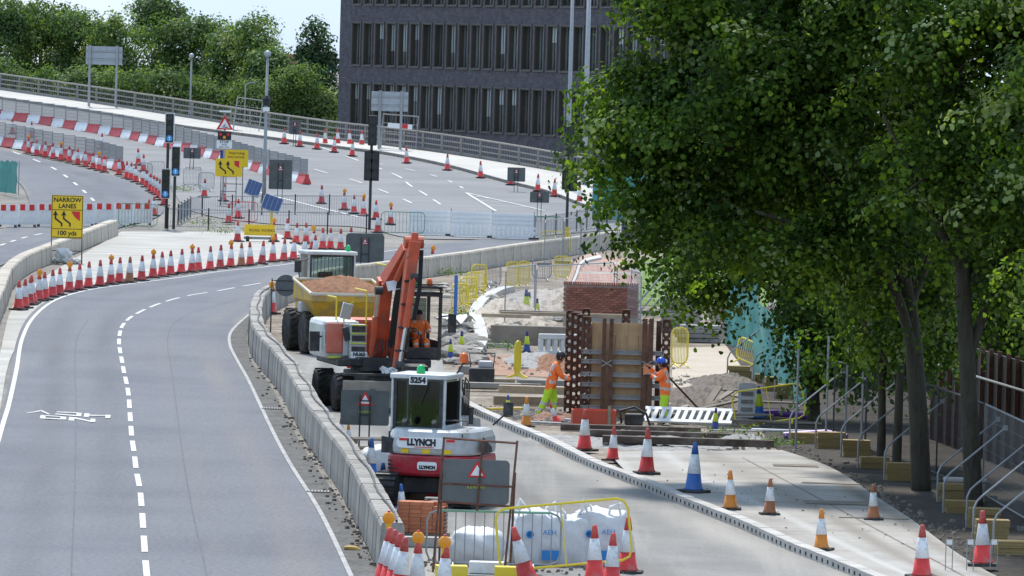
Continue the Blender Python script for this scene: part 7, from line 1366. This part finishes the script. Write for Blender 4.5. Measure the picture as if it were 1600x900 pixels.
maple(1272, 662, .18, 'darker maple behind the ballast blocks and netting', [(1268, 560), (1262, 450), (1255, 320), (1240, 200)],
      [([(1268, 540, 0), (1200, 450, 1), (1120, 420, 1.5)], .1), ([(1262, 460, 0), (1330, 380, .5), (1400, 330, 1)], .1)],
      [(1262, 462, -.3, (.8, 1.2, .65)), (1345, 475, -1.2, (1.3, 1.6, .9)), (1300, 530, -.8, (.8, 1.2, .35)), (1130, 368, .6, (.9, 1.4, .35)), (1080, 445, 1.5, (.45, .8, .5)), (1340, 385, 0, (1.5, 1.7, 1.2)), (1230, 330, 1.5, (2.4, 2.2, 1.8)), (1370, 500, 0, (1.2, 1.4, .75)), (1150, 290, 3, (1.8, 2.0, 1.7)), (1310, 560, -.5, (.9, 1.0, .42))], 1200, 3)
maple(1400, 742, .11, 'slim maple standing between the two large trunks', [(1405, 620), (1412, 500), (1420, 350), (1430, 200)], [([(1405, 600, 0), (1360, 520, .4), (1330, 470, .6)], .06)], [(1420, 380, .5, (1.6, 1.6, 1.4)), (1400, 200, 1, (1.8, 1.8, 1.6)), (1440, 490, .8, (1.1, 1.2, .7))], 420, 4)
maple(1376, 728, .11, 'thin young tree left of the slim maple', [(1378, 620), (1374, 520), (1370, 420)], [([(1377, 600, 0), (1400, 540, .3), (1430, 500, .5)], .04)], [(1370, 430, .6, (1.3, 1.4, 1.0)), (1395, 530, .8, (.8, .9, .45))], 260, 5)
maple(1580, 660, .2, 'far dark tree before the brown building on the right', [(1580, 560), (1575, 420), (1570, 250)], [([(1580, 560, 0), (1620, 480, .3), (1650, 420, .5)], .07)], [(1580, 330, 0, (2.2, 2.0, 1.9)), (1500, 420, .5, (1.6, 1.6, 1.2)), (1600, 490, .5, (1.5, 1.5, .9))], 480, 6)
maple(1705, 850, .26, 'mostly unseen maple added at the right edge to block sky light', [(1700, 650), (1690, 400), (1680, 150), (1675, -50)], [([(1700, 600, 0), (1640, 430, .5), (1600, 330, .8)], .1)],
      [(1660, 200, 0, (1.6, 1.8, 1.7)), (1780, 250, 0, (2.2, 2.2, 2.0)), (1720, 60, 0, (2.2, 2.2, 1.8)), (1700, -120, 0, (2.6, 2.4, 1.9)), (1860, 60, -1, (2.4, 2.4, 2.2)), (1800, 430, -1, (2.0, 2.0, 1.2)), (1720, 420, 0, (1.3, 1.4, 1.0)), (1650, -260, 2, (2.8, 2.8, 1.8)), (1880, -150, 0, (3.0, 3.0, 2.2))], 850, 7)  # extra tree, mostly out of frame, added to cut ambient light from the right
# distant trees behind the flyover
def far_tree(px, pyb, pyt, wpx, Y, label, mats, probs, n=520, size=.23, conif=False, lean=0, per=32):
    b = AT(px, pyb, Y); top = AT(px, pyt, Y); H = top.z - b.z + 1.5; base = Vector((b.x, b.y, b.z - 1.5)); bz_ = base_z(b.x, b.y) - base.z; t = T('tree', label, 'tree', base); w_ = wpx * Y / F / 2 * 1.22
    trunk(t, [Vector((0, 0, min(0, bz_))), Vector((.1, 0, H * .4)), Vector((lean, 0, H * .8))], [.22, .16, .06], [([Vector((.05, 0, H * .3)), Vector((w_ * .4, -.3, H * .55)), Vector((w_ * .7, -.4, H * .7))], .09), ([Vector((.05, 0, H * .35)), Vector((-w_ * .4, -.2, H * .55)), Vector((-w_ * .65, -.3, H * .72))], .09)])
    rg = random.Random(int(px) + 5); lob = []
    if conif:
        for k in range(7): z = H * (.12 + .13 * k); lob.append(((rg.uniform(-.1, .1) * w_, 0, z), (w_ * (1 - k / 7.6), w_ * (1 - k / 7.6), H * .12)))
    else:
        for k in range(13): z = H * rg.uniform(.22, .90); e = 1.1 - abs(z / H - .5) * .8; lob.append(((rg.uniform(-.7, .7) * w_ * e + lean * .5, rg.uniform(-.5, .3) * w_, z), (w_ * rg.uniform(.28, .50), w_ * rg.uniform(.28, .5), H * rg.uniform(.07, .15))))
        lob.append(((lean, 0, H * .86), (w_ * .42, w_ * .42, H * .14))); lob.append(((0, 0, H * .2), (w_ * .8, w_ * .6, H * .18)))
    crown('crown', lob, int(n * 1.15), per, size, mats, probs, t, .42, .6, False, .35, 6, .7); return t
P4 = [.30, .40, .24, .06]; PB = [.18, .38, .34, .10]; PD = [.5, .36, .12, .02]
TR = [(-10, 140, 5, 120, 540, 'tall grey green tree at the far left of the tree belt', PD), (60, 150, -12, 130, 545, 'dense tall tree behind the direction sign, left of it', P4), (125, 155, 8, 100, 540, 'dark round tree directly behind the direction sign', PD), (185, 165, 10, 110, 535, 'bright green tree right of the direction sign', PB), (245, 175, -18, 90, 545, 'tallest dark tree in the middle of the belt', PD), (300, 180, 22, 110, 540, 'broad green tree behind the slim globe lamp', P4), (352, 190, 38, 90, 535, 'olive green tree left of the birch', P4), (398, 195, 12, 84, 530, 'light green birch at the right end of the belt', PB), (425, 200, 72, 50, 525, 'low green tree beside the birch', P4)]
for x, b, tp, w_, Y, lb, pr in TR: far_tree(x, b, tp, w_, Y, lb, MF, pr)
far_tree(492, 200, 34, 84, 520, 'dark pointed conifer beside the building corner', MC, [.45, .38, .17], 700, .26, True)
SH = [(20, 150, 92, 100, PD, 'dark shrub at the far left above the railing'), (85, 160, 100, 90, PD, 'dark shrub under the direction sign panel'), (135, 165, 105, 70, PB, 'pale leaved shrub by the left sign post'), (185, 172, 110, 80, PB, 'bright shrub right of the sign posts'), (240, 182, 108, 90, P4, 'brown green shrub before the tall dark tree'), (300, 190, 120, 90, P4, 'rounded shrub under the slim globe lamp'), (350, 198, 118, 80, PB, 'grey green shrub left of the mesh frame'), (400, 206, 125, 80, P4, 'shrub behind the leaning mesh frame'), (448, 214, 135, 70, PB, 'bright green shrub behind the camera mast'), (495, 222, 140, 70, PB, 'leafy green shrub at the foot of the building corner'), (460, 208, 100, 70, P4, 'dark green shrub under the conifer')]
for x, b, tp, w_, pr, lb in SH: far_tree(x, b + 6, tp, w_, 505, lb, MF, pr, 330, .19, per=28)
# roof glimpsed between trees
p = AT(446, 100, 600.0); t = T('red_roofed_house', 'red tiled roof glimpsed between the birch and the conifer', 'house', p); MB().prism([(-3, -1.0), (3, -1.0), (1.6, .9), (-1.6, .9)], 0, 5, 'Y').build('roof', mat('roof_tile_red', (.33, .13, .10), .8, rnd=.1), t); MB().box((0, 2.5, -4.2), (5.6, 4.8, 6.2)).build('wall', M_brick, t)
# brown building under the trees at the right edge
p = ground_at(1640, 650); t = T('brown_building', 'dark brown brick building with piers behind the trees on the right', 'building', p); M_bb = brick_mat('brown_brick', (.075, .035, .027), (.10, .048, .036), (.06, .05, .045), .22, .075)
MB().box((0.6, 1.2, 3.2), (6.6, .4, 6.4)).build('wall', M_bb, t)
for k in range(6): MB().box((-2.6 + k * 1.2, .9, 3.2), (.35, .3, 6.4)).build('pier', M_bb, t)
for k in range(5): MB().box((-2.0 + k * 1.2, .985, 2.3), (.5, .05, 2.2)).build('window', M_glass, t)
MB().box((.6, .6, 2.9), (6.6, .1, .1)).box((.6, .6, 1.5), (6.6, .08, .08)).build('rail', M_galvd, t)
p = ground_at(1430, 610); t = T('dark_hoarding', 'dark timber hoarding behind the maple trunks', 'hoarding', p, R(-12))
for k in range(14): MB().box((-3.2 + k * .5, random.uniform(-.02, .02), 1.2), (.485, .05, 2.4)).build('board', mat('hoarding_dark', (.05, .045, .04), .8, rnd=.25), t)
a_, b_ = ground_at(1335, 688) + Vector((2.0, 1.0, 0)), ground_at(1790, 880) + Vector((2.2, 1.0, 0)); t = T('dark_hoarding', 'dark boarded hoarding running along behind the mesh fence', 'hoarding', a_, math.atan2((b_ - a_).y, (b_ - a_).x)); n_ = int((b_ - a_).length / 1.2)
hbm = MB().box((0, 0, 1.25), (1.18, .06, 2.5)).mesh('board', MATS['hoarding_dark']); hpm = MB().box((0, -.08, 1.3), (.1, .1, 2.6)).mesh('post', M_rust)
for k in range(n_): O('board', hbm, t, (k * 1.2 + .6, random.uniform(-.02, .02), 0)); O('post', hpm, t, (k * 1.2, 0, 0))
MB().tube([(0, -.2, 1.9), (n_ * 1.2, -.2, 1.9)], .03, 6).build('rail', M_galvd, t)
# weeds: small plants along the apron and rails
def tuft(px, py, label, s=.35, n=190, mats=MF):
    p = ground_at(px, py); t = T('weed_clump', label, 'plant', p); C = RNG.normal(size=(n, 3)) * np.array([s, s, s * .3]); C[:, 2] = np.abs(C[:, 2]) + .08; leaves('foliage', C, RNG.normal(size=(n, 3)) + np.array([0, -.4, .8]), .07, mats, RNG.choice(4, n, p=P4), t, False); MB().tube([(0, 0, 0), (.03, 0, .3)], .012, 4).build('stem', M_bark, t)
for i, (x, y, lb, s) in enumerate(((318, 352, 'green weeds under the guard rail near the signals', .5), (345, 366, 'grey weeds at the foot of the front guard rail', .6), (720, 497, 'grass tuft beside the blue post', .4), (868, 476, 'small green plant on the stony bank', .22), (793, 548, 'weeds before the brown concrete beam', .35), (1212, 700, 'green weeds by the sleepers and fence', .3), (700, 432, 'dry weeds at the foot of the pale wall', .4), (286, 300, 'weeds on the traffic island by the sandbags', .5), (1145, 690, 'scattered green cuttings near the slatted barrier', .5))): tuft(x, y, lb, s)
def litter(px0, py0, px1, py1, n, name, label, m, s0, s1, sig=8):
    b = MB(); rg = random.Random(n)
    for i in range(n):
        t_ = rg.random(); p = W(px0 + (px1 - px0) * t_ + rg.gauss(0, sig), py0 + (py1 - py0) * t_ + rg.gauss(0, sig * .4)); s = rg.uniform(s0, s1); b.box((p.x, p.y, gz(p.y) + s * .3 + (.11 if name == 'slab_litter' else .02)), (s, s * rg.uniform(.6, 1.4), s * .6), rz=rg.uniform(0, 3), taper=(.7, .7))
    tag(b.build(name, m), label, None, None, 'stuff')
litter(400, 560, 590, 890, 260, 'gutter_debris', 'grit and small debris along the gutter', M_spoil, .02, .08, 9); litter(1230, 700, 1530, 870, 320, 'verge_litter', 'leaf litter and stones under the trees', M_timbd, .03, .10, 18); litter(760, 640, 1200, 700, 420, 'works_debris', 'broken stone and scraps over the works ground', M_stone, .03, .12, 14); litter(700, 560, 1100, 600, 260, 'works_gravel', 'loose stones over the dirt', M_stone, .03, .11, 16); litter(720, 520, 980, 450, 300, 'bank_gravel', 'loose stones over the bank', M_stone, .04, .14, 16); litter(620, 880, 980, 895, 160, 'foreground_debris', 'small stones below the bulk bags', M_spoil, .02, .08, 10)
litter(960, 720, 1480, 860, 90, 'slab_litter', 'crumbs of mud and leaves on the slab', M_timbd, .012, .04, 40)
